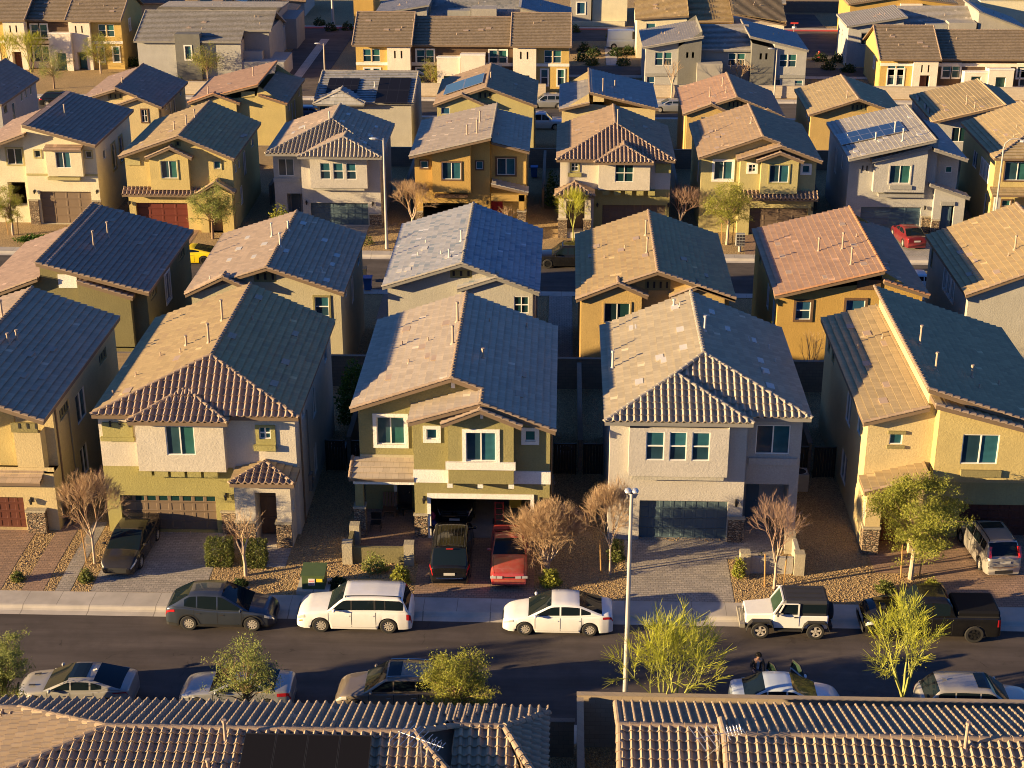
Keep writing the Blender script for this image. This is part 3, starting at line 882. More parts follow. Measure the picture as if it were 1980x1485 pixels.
h.trim(ST['cool'], 9.13, 11.48, 70., 4.04, 4.39, .12, 'sill')
h.block('porch_wall', ST['cool'], xw+.002, x1, 71.6, 81., -.2, 2.95, rw=[(74., 75., 1., 2.4)])
q = MB(); q.box(11.18, x1, 70., 71.6, -.1, 2.95); q.build('porch_pier', ST['cool'], h.t)
h.door('navy', 9.33, 9.95, 71.55, .3, 2.6)
wz0, wz1 = 4.82, 6.31
bz0 = 3.97
h.block('bump_out', ST['warmgray'], 3.29, 7.99, 68.6, 69.1, bz0, 6.5,
        fw=[(4.09, 4.95, wz0, wz1, 'hung', None, 0), (5.20, 6.01, wz0, wz1, 'hung', None, 0), (6.26, 7.10, wz0, wz1, 'hung', None, 0)],
        bottom=True, back=False)
h.trim(ST['gray'], 3.44, 7.84, 69.1, bz0-.22, bz0-.01, .42, 'ledge')
h.pillar(8.21, 8.99, 68.92, 69.12, .15, 1.54)
h.lamp(8.56, 69.1, 2.37); h.lamp(3.07, 69.1, 2.77)
h.finish(vents=[(7.26, 75.70, .8), (2.63, 74.82, .9), (5.99, 80.15, .35)],
         small=[(6.26, 79.79), (10.87, 75.33), (10.74, 77.09), (9.96, 72.95)],
         boxes=[(3.83, 79.23), (6.13, 76.49), (6.13, 74.00), (5.18, 73.33), (4.95, 73.87), (3.87, 71.81), (6.05, 79.85), (7.84, 79.17), (9.87, 77.30), (8.51, 77.44), (9.95, 74.59), (10.10, 73.37), (10.12, 71.49)], pm=PIPEG)

# --- split roof house at the right edge
h = House('house', 'tan house at the right edge with split level roof and maroon garage door', 'house', 19.5, 69.1, .3, G1, 'drab', 'brown')
xl, zl = 14.3, 6.7
xt, zt = 17.32, 7.54
xm, zm = 17.08, 8.60
xs, zs = 21.66, 7.07
sl = (zs-zm)/(xs-xm)
xr = 24.2; zr = zm+sl*(xr-xm)
yb = 83.
h.gable(xl, zl, xt, zt, xr, zr, 68.7, yb, zmr=None, front=False, ridge=False) if False else None
h.plane([(xl, 69.0, zl), (xt, 69.0, zt), (xt, yb, zt), (xl, yb, zl)])
h.plane([(xm, 68.7, zm), (xr, 68.7, zr), (xr, yb, zr), (xm, yb, zm)])
h.caps(((xl, 69.06, zl), (xt, 69.06, zt)), r=.1); h.caps(((xr, 68.76, zr), (xm, 68.76, zm)), r=.125)
h.caps(((xm, 68.75, zm), (xm, yb, zm)), r=.1)
x0 = 14.6; x1 = 23.9
tz = lambda x: (zl+(zt-zl)*(x-xl)/(xt-xl) if x < xt else zm+sl*(x-xm))-.19
za = 4.05
h.block('wall', ST['sand'], x0, x1, 69.4, yb-.4, 3.5, [(x0, tz(x0)), (xt, zt-.19), (xt, zm+sl*(xt-xm)-.19), (x1, tz(x1))],
        fw=[(15.66, 16.27, 5.46, 6.07, 'pane', None, 0)],
        lw=[(71.2, 72.0, 5.0, 6.2, 'pane'), (73.8, 75.2, 4.2, 5.8), (79.5, 80.4, 5.3, 6.2, 'vent'), (81., 81.8, 5.3, 6.2, 'vent')])
for b0, b1 in ((638, 650), (709, 722)):
    h.trim(ST['trimolive'], 15.56, 16.39, 69.4, 5.27+(709-b0)*.0107, 5.42+(709-b0)*.0107, .1, 'sill')
gx0, gz1 = 19.51, 2.07
h.block('garage_wall', ST['putty'], 17.73, x1, 69.9, yb-.4, -.2, 3.5, fh=[(gx0, 23.6, .28, gz1, .3)])
h.garage('maroon', gx0, 23.6, 69.9, .28, gz1, 4, 8, False, .3)
h.block('lower_wall', ST['sand'], x0, 17.73, 69.4, yb-.4, -.2, 3.5, lw=[(73.6, 75.2, 1., 2.6)])
bx0 = 17.70
bzx = 17.34, 8.08; 
xq, zq = 17.36, 8.03; xv, zv = 21.54, 6.90
s2 = (zv-zq)/(xv-xq)
h.plane([(xq, 68.15, zq), (xr-.6, 68.15, zq+s2*(xr-.6-xq)), (xr-.6, 69.4, zq+s2*(xr-.6-xq)), (xq, 69.4, zq)])
h.caps(((xr-.6, 68.2, zq+s2*(xr-.6-xq)), (xq, 68.2, zq)), r=.12)
h.block('bump_out', ST['tan'], bx0, x1-.4, 68.6, 69.4, za, [(bx0, zq-.2), (x1-.4, zq+s2*(x1-.4-xq)-.2)],
        fw=[(18.90, 20.61, 4.87, 6.40, 'slider', None, 0)], bottom=True, back=False)
h.trim(ST['trimolive'], 18.96, 20.85, 68.6, 4.24, 4.58, .14, 'sill')
px0, pz0 = 14.38, 3.72; px1, pz1 = 17.43, 4.51
h.plane([(px0, 67.7, pz0), (px1, 67.7, pz1), (px1, 69.4, pz1), (px0, 69.4, pz0)])
h.caps(((px0, 67.76, pz0), (px1, 67.76, pz1)), r=.1)
ex0, ex1 = x0, 17.30
h.block('porch', ST['sand'], ex0, ex1, 68.05, 69.4, -.2, [(ex0, pz0+.02), (ex1, pz0+(pz1-pz0)*(ex1-px0)/(px1-px0)-.18)], fh=[(15.31, ex1-.5, .2, 3.23, 1.2)],
        lw=[(68.3, 68.8, 1.9, 2.9, 'pane')], back=False)
h.door('maroon', 15.70, 16.54, 69.28, .3, 2.6)
h.pillar(ex0-.06, 15.32, 67.95, 68.5, .1, 1.66)
h.finish(vents=[(17.97, 75.03, 1.0), (18.06, 71.74, .9), (20.03, 72.54, .6)],
         small=[(16.76, 78.26), (20.11, 71.29), (21.46, 72.81), (15.40, 77.65)],
         boxes=[(15.55, 80.75), (16.17, 79.28), (15.54, 75.49), (16.00, 72.48), (15.52, 70.79), (16.79, 77.44)])
b = MB()

# ------------------------------------------------------------------ row 2: six houses seen from behind, backs to row 1
G2 = 'houses of the second row seen from behind'
Z2 = -2.4; Y2 = 93.75

def prof(h, pts, x0, x1, dz=.19):
    """wall profile below a list of roof line points (x,z), jumps allowed"""
    def zz(x):
        for (a, za), (b, zb) in zip(pts, pts[1:]):
            if a <= x <= b and b-a > 1e-6: return za+(zb-za)*(x-a)/(b-a)
        return pts[0][1] if x < pts[0][0] else pts[-1][1]
    out = [(x0, zz(x0)-dz)]+[(a, z-dz) for a, z in pts if x0 < a < x1]+[(x1, zz(x1)-dz)]
    return out

def back_house(label, wall, tile, pts, yf, yb, wy, group=G2, zb=Z2, cap='brown', wins=(), sidew=(), sidel=(), fas=None, pm=None, kindl='flat', vents=(), small=(), boxes=(), bumps=(), trim=None, name='house'):
    """pts = roof line left to right: 3 points for a gable, 4 (two at the same x) for a split roof"""
    xs = [p[0] for p in pts]
    h = House(name, label, 'house', (xs[0]+xs[-1])/2, wy, zb, group, tile, cap, fas)
    if len(pts) == 3:
        (xl, zl), (xm, zm), (xr, zr) = pts
        h.gable(xl, zl, xm, zm, xr, zr, yf, yb)
        hi = False
    else:
        (xl, zl), (xm, zm), (_, zmr), (xr, zr) = pts
        h.plane([(xl, yf, zl), (xm, yf, zm), (xm, yb, zm), (xl, yb, zl)])
        h.plane([(xm, yf, zmr), (xr, yf, zr), (xr, yb, zr), (xm, yb, zmr)])
        h.caps(((xl, yf+.06, zl), (xm, yf+.06, zm)), r=.1); h.caps(((xr, yf+.06, zr), (xm, yf+.06, zmr)), r=.125)
        h.caps(((xm, yf, max(zm, zmr)), (xm, yb, max(zm, zmr))), r=.1)
    x0, x1 = xs[0]+.27, xs[-1]-.27
    h.block('wall', ST[wall], x0, x1, wy, yb-.45, zb-.5, prof(h, pts, x0, x1), fw=wins, rw=sidew, lw=sidel)
    for b in bumps:
        # bump: x0,x1, y, z0, roofline [(x,z)...], overhang, windows
        bx0, bx1, by, bz, line, bw = b[:6]; bm = b[6] if len(b) > 6 else wall
        if len(line) == 3: h.gable(line[0][0], line[0][1], line[1][0], line[1][1], line[2][0], line[2][1], by-.3, wy+.15, ridge=True)
        else:
            (a, za), (c, zc) = line
            h.plane([(a, by-.3, za), (c, by-.3, zc), (c, wy+.15, zc), (a, wy+.15, za)])
            h.caps(((a, by-.24, za), (c, by-.24, zc)) if zc > za else ((c, by-.24, zc), (a, by-.24, za)), r=.11)
        h.block('bump_out', ST[bm], bx0, bx1, by, wy, bz, prof(h, line, bx0, bx1, .17), fw=bw, bottom=True, back=False)
    h.finish(vents=vents, small=small, boxes=boxes, pm=pm)
    return h

SW2 = lambda y: [(y+1.5, y+2.4, 2.9, 3.6, 'pane'), (y+4.4, y+5.6, 1.4, 3.2), (y+8., y+9.2, 2.8, 3.6, 'pane')]
# A
h = back_house('olive house with dark split roof left of the yellow car', 'darkolive', 'walnut',
    [(-32.66-5., 4.90-1.9), (-32.66, 4.90), (-32.61, 5.91), (-25.75, 4.02)], 93.2, 106.2, 93.75,
    wins=[(-29.39, -27.93, 1.92, 3.43, 'slider', (ST['trimolive'], .12), 1)], sidew=[(94.6, 96.2, 3.0, 3.7, 'vent', None), (98.3, 99.6, 1.5, 3.4, 'slider', TRIMW), (102.5, 104.2, 2.9, 3.6, 'vent')],
    bumps=[(-30.23, -26.97, 93.3, .4, [(-30.14, 4.82), (-26.74, 3.77)], [])],
    vents=[(-30.19, 100.76, 1.), (-30.36, 98.00, 1.2)], small=[(-28.81, 100.60), (-26.34, 100.49)],
    boxes=[(-30.73, 103.91), (-28.16, 101.07), (-26.63, 96.20), (-30.74, 105.92)])
q = h.slab('vent_panel', ST['white'], lambda a, b, d: (a, 93.75+d, b), -31.51, -30.33, 4.18, 5.06, -.1, .05)
# B
h = back_house('sage house with brown gable roof and olive vent between gable and small gable', 'sage', 'taupe',
    [(-23.40, 4.15), (-18.22, 5.84), (-13.51, 4.20)], 93.0, 105.1, 93.6,
    wins=[(-15.42, -14.54, 2.49, 3.79, 'hung', (ST['trimolive'], .12), 0), (-19.16, -17.74, 4.72, 5.42, 'vent'), (-22.35, -21.56, 3.51, 3.78, 'pane')],
    sidew=SW2(94.2), bumps=[(-23.04, -19.54, 93.1, -.5, [(-23.36, 4.09), (-20.95, 5.27), (-19.33, 4.51)], [])],
    vents=[(-19.11, 100.17, .9), (-18.08, 97.32, .9), (-18.11, 100.77, .6)], small=[(-15.19, 95.51), (-21.94, 93.72)],
    boxes=[(-20.99, 101.76), (-21.22, 99.54), (-21.39, 97.43), (-19.34, 98.73), (-17.50, 102.97), (-15.83, 101.09), (-17.69, 96.84), (-14.74, 94.20), (-14.83, 97.18), (-14.74, 99.08), (-19.55, 96.36)], pm=PIPEG)
# C
h = back_house('grey house with blue grey mottled gable roof in the second row', 'gray', 'bluegray',
    [(-11.15, 4.49), (-6.17, 6.07), (-1.37, 4.23)], 93.5, 106.6, 94.1, cap='gray', fas=FASCIAG,
    wins=[(-2.96, -2.05, 2.67, 3.79, 'grid', None, 2), (-6.95, -5.57, 4.96, 5.52, 'vent', None)],
    sidel=[], bumps=[(-6.23, -1.79, 93.6, -1., [(-6.46, 4.45), (-4.02, 5.26), (-1.40, 4.27)], [(-2.94, -2.04, 2.85, 3.97, 'grid', None, 2)])],
    vents=[(-6.49, 98.33, .7), (-7.08, 95.49, .55)], small=[(-8.96, 100.24), (-9.27, 97.91), (-7.70, 96.79)],
    boxes=[(-8.92, 99.02), (-9.41, 96.29), (-7.15, 95.69), (-9.68, 95.48), (-10.20, 95.70)], pm=PIPEG)
# D
h = back_house('mustard house with two small gables under a broad brown gable roof', 'mustard', 'umber',
    [(0.91, 4.10), (5.88, 5.88), (10.70, 4.22)], 92.9, 105.9, 93.8,
    wins=[(5.15, 6.74, 4.39, 5.09, 'vent')], sidew=SW2(94.2),
    bumps=[(1.24, 4.96, 93.1, Z2-.3, [(0.91, 4.05), (3.49, 5.13), (5.30, 4.31)], [(2.67, 4.24, 2.50, 3.78, 'slider', (ST['mustard'], .1), 2), (*[2.61, 4.09, -0.14, 0.96], 'slider', None, 2)]),
           (6.98, 10.07, 93.2, Z2-.3, [(6.67, 4.24), (8.38, 4.97), (10.70, 4.15)], [(8.97, 9.57, 3.21, 3.75, 'pane', None, 3)])],
    vents=[(5.41, 97.06, 1.), (5.49, 100.65, 1.)], small=[(4.09, 99.40), (2.76, 98.70)],
    boxes=[(2.32, 101.68), (1.93, 100.05), (4.87, 100.58), (5.30, 96.58), (3.85, 99.21), (8.97, 95.36), (7.74, 97.29)])
# E pink, split
h = back_house('golden house under a large pinkish single slope roof with three tall pipes', 'gold', 'terra',
    [(13.18, 4.24), (19.77, 5.96), (19.71, 5.29), (22.60, 4.39)], 93.3, 107., 93.9, cap='terra',
    wins=[(14.59, 15.51, 2.54, 3.73, 'hung', (ST['trimbrown'], .15), 3), (17.68, 18.85, 2.52, 3.87, 'pane', (ST['trimbrown'], .15), 3)],
    sidel=[(95., 96.2, 1.5, 3.2), (98., 99.2, 1.5, 3.2), (103., 104.2, 2.9, 3.6, 'vent')], sidew=[],
    vents=[(16.64, 99.47, .9), (18.05, 98.82, 1.1), (18.10, 95.69, 1.1)], small=[(13.97, 93.09), (16.55, 93.01), (19.21, 100.51), (20.88, 97.67)],
    boxes=[(14.45, 100.02), (14.46, 96.81), (14.44, 93.14), (16.41, 94.49), (15.26, 92.77), (18.83, 95.24), (18.80, 103.52), (18.84, 99.00), (14.47, 102.55), (20.43, 96.31)])
q = h.slab('vent_panel', ST['trimbrown'], lambda a, b, d: (a, 93.9+d, b), 18.24, 19.69, 4.58, 5.20, -.08, .05)
# F
x6, z6 = 25.02, 4.19
h = back_house('greenish grey house at the right edge with tan tiled roof and three narrow side windows', 'gray', 'umber',
    [(x6, z6), (30.91, z6+(30.91-x6)*.40), (x6+10., z6)], 94.0, 106.2, 94.4, wins=[],
    sidel=[(98., 98.7, 2.3, 3.7, 'pane', TRIMW), (99.1, 99.8, 2.3, 3.7, 'pane', TRIMW), (100.2, 100.9, 2.3, 3.7, 'pane', TRIMW), (104.6, 105.2, 2.3, 3.7, 'vent')],
    vents=[(28.93, 98.39, .9)], small=[(25.99, 96.86), (28.37, 97.70)], boxes=[(26.20, 100.99), (26.58, 100.05), (26.72, 98.69), (27.26, 95.80), (25.88, 96.92)])

# ------------------------------------------------------------------ row 3: seven houses facing the middle street
G3 = 'two storey houses facing the middle street'
Y3 = 128.2
def front_wall(h, wall, x0, x1, y0, y1, zb, top, **k): return h.block('wall', ST[wall], x0, x1, y0, y1, zb, top, **k)

# a: cream with split roof at the left edge
h = House('house', 'pale cream house with dark split roof and taupe garage at the left edge', 'house', -43., 128., Z2, G3, 'walnut', 'brown')
pts = [(-44.21-5.1, 5.43-1.85), (-44.21, 5.43), (-44.15, 6.25), (-38.35, 4.58)]
yb = 139.6
(xl, zl), (xm, zm), (_, zmr), (xr, zr) = pts
h.plane([(xl, 127.2, zl), (xm, 127.2, zm), (xm, yb, zm), (xl, yb, zl)]); h.plane([(xm, 126.9, zmr), (xr, 126.9, zr), (xr, yb, zr), (xm, yb, zmr)])
h.caps(((xl, 127.26, zl), (xm, 127.26, zm)), r=.1); h.caps(((xr, 126.96, zr), (xm, 126.96, zmr)), r=.125)
x0, x1 = xl+.3, xr-.3
gx = -44.63
rg = (-43.74, -39.40, -1.46, 0.43)
h.block('wall', ST['ivory'], gx, x1, 127.9, 139., -3., prof(h, [(gx-1, zmr), (xm, zmr), (xr, zr)], gx, x1), fh=[(rg[0], rg[1], -2.4, rg[3], .3)],
        fw=[(-43.76, -43.26, 3.35, 3.92, 'pane', (ST['putty'], .1), 2), (-39.49, -38.99, 3.35, 3.91, 'pane', (ST['putty'], .1), 2)], rw=[(130., 130.8, 2.6, 3.4, 'pane'), (132.5, 133.6, 1., 3.2, 'pane', ST['tan']), (135., 136., 1., 3.2, 'pane', ST['tan'])])
h.garage('taupe', rg[0], rg[1], 127.9, -2.4, rg[3], 4, 4)
h.block('side_wall', ST['ivory'], x0, gx-.01, 128.3, 139., -3., prof(h, pts[:2], x0, gx-.01), fw=[(-46.22, -44.95, 2.61, 3.97, 'slider', (ST['putty'], .12), 2)],
        fh=[(-46.49, -45.00, -1.05, 1.09, 1.1)])
h.door('taupe', -46.86, -45.97, 129.3, -2.4, -.2)
h.block('bump_out', ST['ivory'], -42.69, -39.71, 127.4, 127.9, 1.88, 4.20, fw=[(-41.88, -40.65, 2.59, 3.94, 'slider', None, 0)], bottom=True, lid=True)
h.pent(-42.74, -39.61, 127.1, 127.9, 4.19, 4.38)
h.trim(ST['putty'], -42.78, -40.08, 127.9, 1.51, 1.74, .4, 'ledge')
h.trim(ST['putty'], gx, x1, 127.9, 1.78, 1.96, .05)
h.lamp(-44.13, 127.9, 0.38); h.lamp(-38.85, 127.9, 0.43)
h.pillar(-44.69, -43.90, 127.75, 127.92, -2.5, -0.36); h.pillar(-39.30, -38.60, 127.75, 127.92, -2.5, -0.36)
h.finish(vents=[(-42.36, 132.61, .9), (-37.77, 131.71, .9)], boxes=[(-40.39, 129.91)])

# b: tan with tile pent over a red garage
h = House('house', 'tan house with clay tile strip above its dark red garage and an arched porch', 'house', -31.4, 128., Z2, G3, 'umber', 'brown')
pts = [(-36.20, 3.95), (-31.18, 5.71), (-26.76, 3.81)]
h.gable(*pts[0], *pts[1], *pts[2], 125.9, 138.4)
x0, x1 = pts[0][0]+.3, pts[2][0]-.3
rg = (-35.35, -31.05, -1.83, -0.09)
pz = 0.59
h.block('wall', ST['tan'], x0, x1, 126.6, 138., 0.99, prof(h, pts, x0, x1), fw=[(-28.58, -28.03, 2.88, 3.52, 'pane', (ST['putty'], .1), 0), (-31.68, -31.17, 4.71, 5.18, 'vent')],
        rw=[(127.6, 128.2, 2.2, 2.9, 'pane'), (129., 129.6, 2.2, 2.9, 'pane'), (131., 132.2, .6, 3., 'slider'), (135., 136., 2.4, 3.1, 'pane')])
h.block('garage_wall', ST['tan'], x0, -30.03, 126.6, 138., -3., 0.99, fh=[(rg[0], rg[1], -2.4, rg[3], .35)])
h.garage('red', rg[0], rg[1], 126.6, -2.4, rg[3], 4, 4, False, .35)
h.block('lower_wall', ST['tan'], -30.03, x1, 126.6, 138., -3., 0.99, rw=[(129., 130., -1., .6)])
h.pent(-36.23, -29.80, 125.9, 126.65, 0.75, 1.19, 'barrel', .33)
h.block('porch', ST['tan'], -29.89, -27.14, 126.0, 126.6, -3., [(-29.89, 0.76), (-28.52, 1.56), (-27.14, 0.87)],
        fh=[(-29.23, -28.07, -2.42, 0.54, .5)], back=False)
h.gable(*(-29.99, 0.97), *(-28.34, 1.99), *(-26.87, 1.05), 125.7, 126.7)
h.door('brown', -29.23, -28.20, 126.48, -2.4, 0)
h.block('bump_out', ST['tan'], -33.77, -30.57, 126.1, 126.6, 1.18, [(-33.77, 3.96), (-32.19, 4.45), (-30.57, 3.90)],
        fw=[(-32.84, -31.52, 2.16, 3.62, 'slider', (ST['putty'], .1), 1)], bottom=True, back=False)
h.gable(*(-33.98, 3.91), *(-31.95, 4.79), *(-30.21, 3.90), 125.8, 126.7)
h.slab('vent_panel', ST['putty'], lambda a, b, d: (a, 126.6+d, b), -35.86, -34.63, 3.12, 3.63, -.1, .05)
h.lamp(-35.87, 126.6, -0.14); h.lamp(-30.39, 126.6, -0.13)
h.finish(vents=[(-31.07, 131.81, .8), (-31.17, 129.06, .9), (-32.28, 129.35, .7)], small=[(-33.64, 130.02)], boxes=[(-32.57, 129.25), (-34.48, 127.40), (-27.20, 132.98), (-27.38, 132.36)])

# c: grey hip
h = House('house', 'grey house with twin corrugated hip fronts and pale blue garage behind the street light', 'house', -19.5, 128.2, Z2, G3, 'taupe', 'gray', FASCIAG)
xl, zl = -24.37, 4.02; xr = -14.8; ze = zl; yb = 137.5
xa, _ya = -17.97, 127.89; xm, _ym = -19.50, 130.48
sl = (5.75-ze)/(xm-xl); zm = 5.75; ym = 132.; za = 5.3
h.plane([(xl, 127., ze), (xl, yb, ze), (xm, yb, zm), (xm, ym, zm)]); h.plane([(xr, 127., ze), (xr, yb, ze), (xm, yb, zm), (xm, ym, zm)])
h.plane([(xl, 127., ze), (xr, 127., ze), (xm, ym, zm)], 'barrel')
h.caps(((xl, 127., ze), (xm, ym, zm)), ((xr, 127., ze), (xm, ym, zm)), ((xm, ym, zm), (xm, yb, zm)), r=.12)
h.hip(-21.67, -14.75, 126.3, _ya+1.6, ze-.05, xa, _ya-.3, za)
x0, x1 = xl+.3, xr-.35
gx0 = -21.70
rg = (-21.07, -16.24, -2.41, -0.43)
h.block('wall', ST['warmgray'], gx0, x1, 128.2, 137., -3., ze-.15, fh=[(rg[0], rg[1], -2.4, rg[3], .35)], rw=[(130., 131., 1., 2.8), (134., 135., 2., 2.8, 'pane')])
h.garage('slate', rg[0], rg[1], 128.2, -2.4, rg[3], 4, 8, False, .35)
h.block('upper_wall', ST['warmgray'], x0, gx0-.01, 128.6, 137., 0.24, ze-.15, fw=[(-23.66, -22.36, 1.76, 3.21, 'slider', None, 4)], bottom=True)
h.block('porch_wall', ST['cool'], x0, gx0-.01, 130., 137., -3., 0.24)
q = MB(); q.box(x0, x0+1., 128.6, 130., -2.6, 0.24); q.build('porch_pier', ST['warmgray'], h.t)
h.door('navy', -22.93, -22.18, 129.96, -2.4, 0.)
h.trim(ST['cool'], -24.11, -21.90, 128.6, 1.22, 1.58, .1, 'sill')
bz = 1.02
wz0, wz1 = 1.77, 3.17
h.block('bump_out', ST['warmgray'], -20.86, -16.14, 127.6, 128.2, bz, ze-.15,
    fw=[(-20.00, -19.18, wz0, wz1, 'hung', None, 0), (-18.93, -18.11, wz0, wz1, 'hung', None, 0), (-17.85, -17.04, wz0, wz1, 'hung', None, 0)], bottom=True, back=False)
h.trim(ST['gray'], -20.71, -16.43, 128.2, bz-.22, bz-.01, .5, 'ledge')
h.lamp(-21.37, 128.2, -0.43); h.lamp(-15.82, 128.2, -0.47)
h.pillar(rg[1]+.1, x1+.03, 128.1, 128.22, -2.5, -1.41)
h.finish(vents=[(-19.68, 131.78, .7)], boxes=[(-18.57, 135.02), (-18.69, 132.25), (-16.15, 134.27), (-16.20, 131.02), (-16.40, 128.32), (-22.03, 132.84), (-22.24, 132.73), (-22.64, 131.50)], small=[(-21.77, 131.62)], pm=PIPEG)

# d: mustard, split, open garage
h = House('house', 'golden house with crimson front door and a car parked in its open garage', 'house', -7.7, 128., Z2, G3, 'blush', 'gray')
pts = [(-12.54, 3.97), (-5.87, 5.57), (-5.87, 5.06), (-2.77, 4.23)]
(xl, zl), (xm, zm), (_, zmr), (xr, zr) = pts
yb = 139.
h.plane([(xl, 126.6, zl), (xm, 126.6, zm), (xm, yb, zm), (xl, yb, zl)]); h.plane([(xm, 127.4, zmr), (xr, 127.4, zr), (xr, yb, zr), (xm, yb, zmr)])
h.caps(((xl, 126.66, zl), (xm, 126.66, zm)), r=.1); h.caps(((xm, 126.6, zm), (xm, yb, zm)), r=.09)
x0, x1 = xl+.3, xr-.3
g0, g1, gb, gt = (-11.61, -6.93, -2.25, -0.28)
xd = -6.01
h.block('wall', ST['gold'], x0, xd, 128., 138.6, .6, prof(h, [pts[0], pts[1]], x0, xd), fw=[(-11.74, -11.12, 2.69, 3.30, 'pane', (ST['trimbrown'], .1), 0), (-7.14, -6.59, 2.64, 3.29, 'pane', (ST['trimbrown'], .1), 0)])
h.block('garage_wall', ST['gold'], x0, xd, 128., 128.3, -3., .6, fh=[(g0, g1, -2.4, gt, .3)], back=False)
q = MB(); q.box(x0, x0+.2, 128.31, 138.6, -3, .59); q.box(xd-.2, xd, 128.31, 138.6, -3, .59); q.box(x0+.2, xd-.2, 134.4, 134.6, -3, .59); q.box(x0+.2, xd-.2, 128.31, 134.4, .3, .59); q.build('garage_interior_wall', ST['sand'], h.t)
h.block('side_wall', ST['ochre'], xd+.01, x1, 128.8, 138.6, -3., prof(h, [(xm-2, zmr), pts[3]], xd+.01, x1), fw=[(-5.47, -3.97, 1.96, 3.36, 'slider', (ST['trimbrown'], .14), 0), (-4.83, -4.18, -0.31, 0.22, 'pane', (ST['trimbrown'], .08), 3)],
        rw=[(131., 132., 1., 2.8), (135., 136., 1., 2.8)])
h.block('bump_out', ST['gold'], -10.74, -7.59, 127.4, 128., 0.81, prof(h, [pts[0], pts[1]], -10.74, -7.59), fw=[(-9.91, -8.40, 1.92, 3.34, 'slider', (ST['trimbrown'], .12), 0)], bottom=True, back=False)
h.trim(ST['trimbrown'], -10.56, -7.85, 128., 0.28, 0.55, .4, 'ledge')
h.door('crimson', -5.96, -5.01, 128.75, -2.4, -.1)
a, za = -5.87, 1.61; b, zb = -2.85, 0.90
h.plane([(a, 127., za), (b, 127., zb), (b, 128.8, zb), (a, 128.8, za)]); h.caps(((b, 127.06, zb), (a, 127.06, za)), r=.11)
q = MB(); q.box(-3.62, -3.15, 127.2, 127.6, -2.5, zb-.15); q.box(-5.89, -3.15, 127.2, 127.6, zb-.75, zb-.2); q.build('porch_frame', ST['gold'], h.t)
h.pillar(-3.74, -3.02, 127.1, 127.7, -2.5, -0.73); h.pillar(-6.87, -6.05, 127.85, 128.02, -2.5, -0.91); h.pillar(x0-.02, g0-.05, 127.85, 128.02, -2.5, -1.06)
h.lamp(-6.27, 128., -0.23)
h.finish(vents=[(-7.07, 133.12, .9), (-7.12, 129.36, 1.1), (-7.96, 129.65, .8)], small=[(-5.43, 130.09)], boxes=[(-9.89, 135.97), (-9.05, 135.87), (-5.13, 133.70), (-6.35, 134.50)])

# e: cream hip with tiled porch
h = House('house', 'cream and olive house with corrugated hip front and small tiled porch hip', 'house', 4.2, 128., Z2, G3, 'clay', 'brown')
xl, ze = -0.54, 3.90; xr = 9.07; yb = 138.
xm, zm, ym = 4.30, 5.75, 131.2
h.plane([(xl, 126.3, ze), (xl, yb, ze), (xm, yb, zm), (xm, ym, zm)]); h.plane([(xr, 126.3, ze), (xr, yb, ze), (xm, yb, zm), (xm, ym, zm)])
h.plane([(xl, 126.3, ze), (xr, 126.3, ze), (xm, ym, zm)], 'barrel')
h.caps(((xl, 126.3, ze), (xm, ym, zm)), ((xr, 126.3, ze), (xm, ym, zm)), ((xm, ym, zm), (xm, yb, zm)), r=.125)
xa, ya = 4.95, 127.40
h.hip(2.55, 7.29, 125.8, ya+1.5, ze-.05, xa, ya, 4.85)
x0, x1 = xl+.3, xr-.3
zb = 1.34
h.block('wall', ST['cream'], x0, x1, 127., 137.6, zb, ze-.15, fw=[(0.68, 1.24, 2.86, 3.50, 'grid', (ST['olive'], .13), 2)], rw=[(129., 130., 1., 2.8), (133., 134., 2., 2.8, 'pane')])
g0, g1, gb, gt = (3.28, 8.45, -1.91, -0.01)
h.block('garage_wall', ST['olive'], 2.56, x1, 127., 137.6, -3., zb, fh=[(g0, g1, -2.4, gt, .35)])
h.garage('bark', g0, g1, 127., -2.4, gt, 4, 8, False, .35)
h.block('lower_wall', ST['cream'], x0, 2.56, 127., 137.6, -3., zb)
h.block('bump_out', ST['cream'], 2.88, 7.07, 126.4, 127., 1.41, ze-.2, fw=[(4.24, 5.71, 2.11, 3.61, 'grid', None, 2)], bottom=True, back=False)
for k in range(5):
    a = 3.25+k*.93; h.trim(ST['olive'], a, a+.55, 127., zb-.4, zb-.03, .45, 'corbel')
h.slab('vent_panel', ST['olive'], lambda a, b, d: (a, 127.+d, b), 7.53, 8.78, 2.75, 3.52, -.1, .05)
h.trim(ST['olive'], 0.40, 1.50, 127., 2.38, 2.68, .15, 'sill')
e0, e1 = -0.32, 2.30
zt = 1.11
h.block('porch', ST['cream'], e0, e1, 125.5, 127., -3., zt, fh=[(0.30, 1.82, -1.95, 0.75, 1.2)], back=False)
h.door('bark', 0.41, 1.73, 126.75, -2.4, 0.)
h.hip(-0.63, 2.59, 125.1, 127., 1.23, 1.00, 126.5, 1.95)
h.pillar(e0-.04, e0+.7, 125.4, 125.55, -2.6, -0.84); h.pillar(e1-.6, e1+.04, 125.4, 125.55, -2.6, -0.84)
h.lamp(2.86, 127., -0.06); h.lamp(8.67, 127., -0.00)
h.finish(vents=[(4.47, 130.43, 1.6)], small=[(5.91, 132.33)], boxes=[(2.50, 134.28), (1.22, 133.35), (6.91, 134.06)])

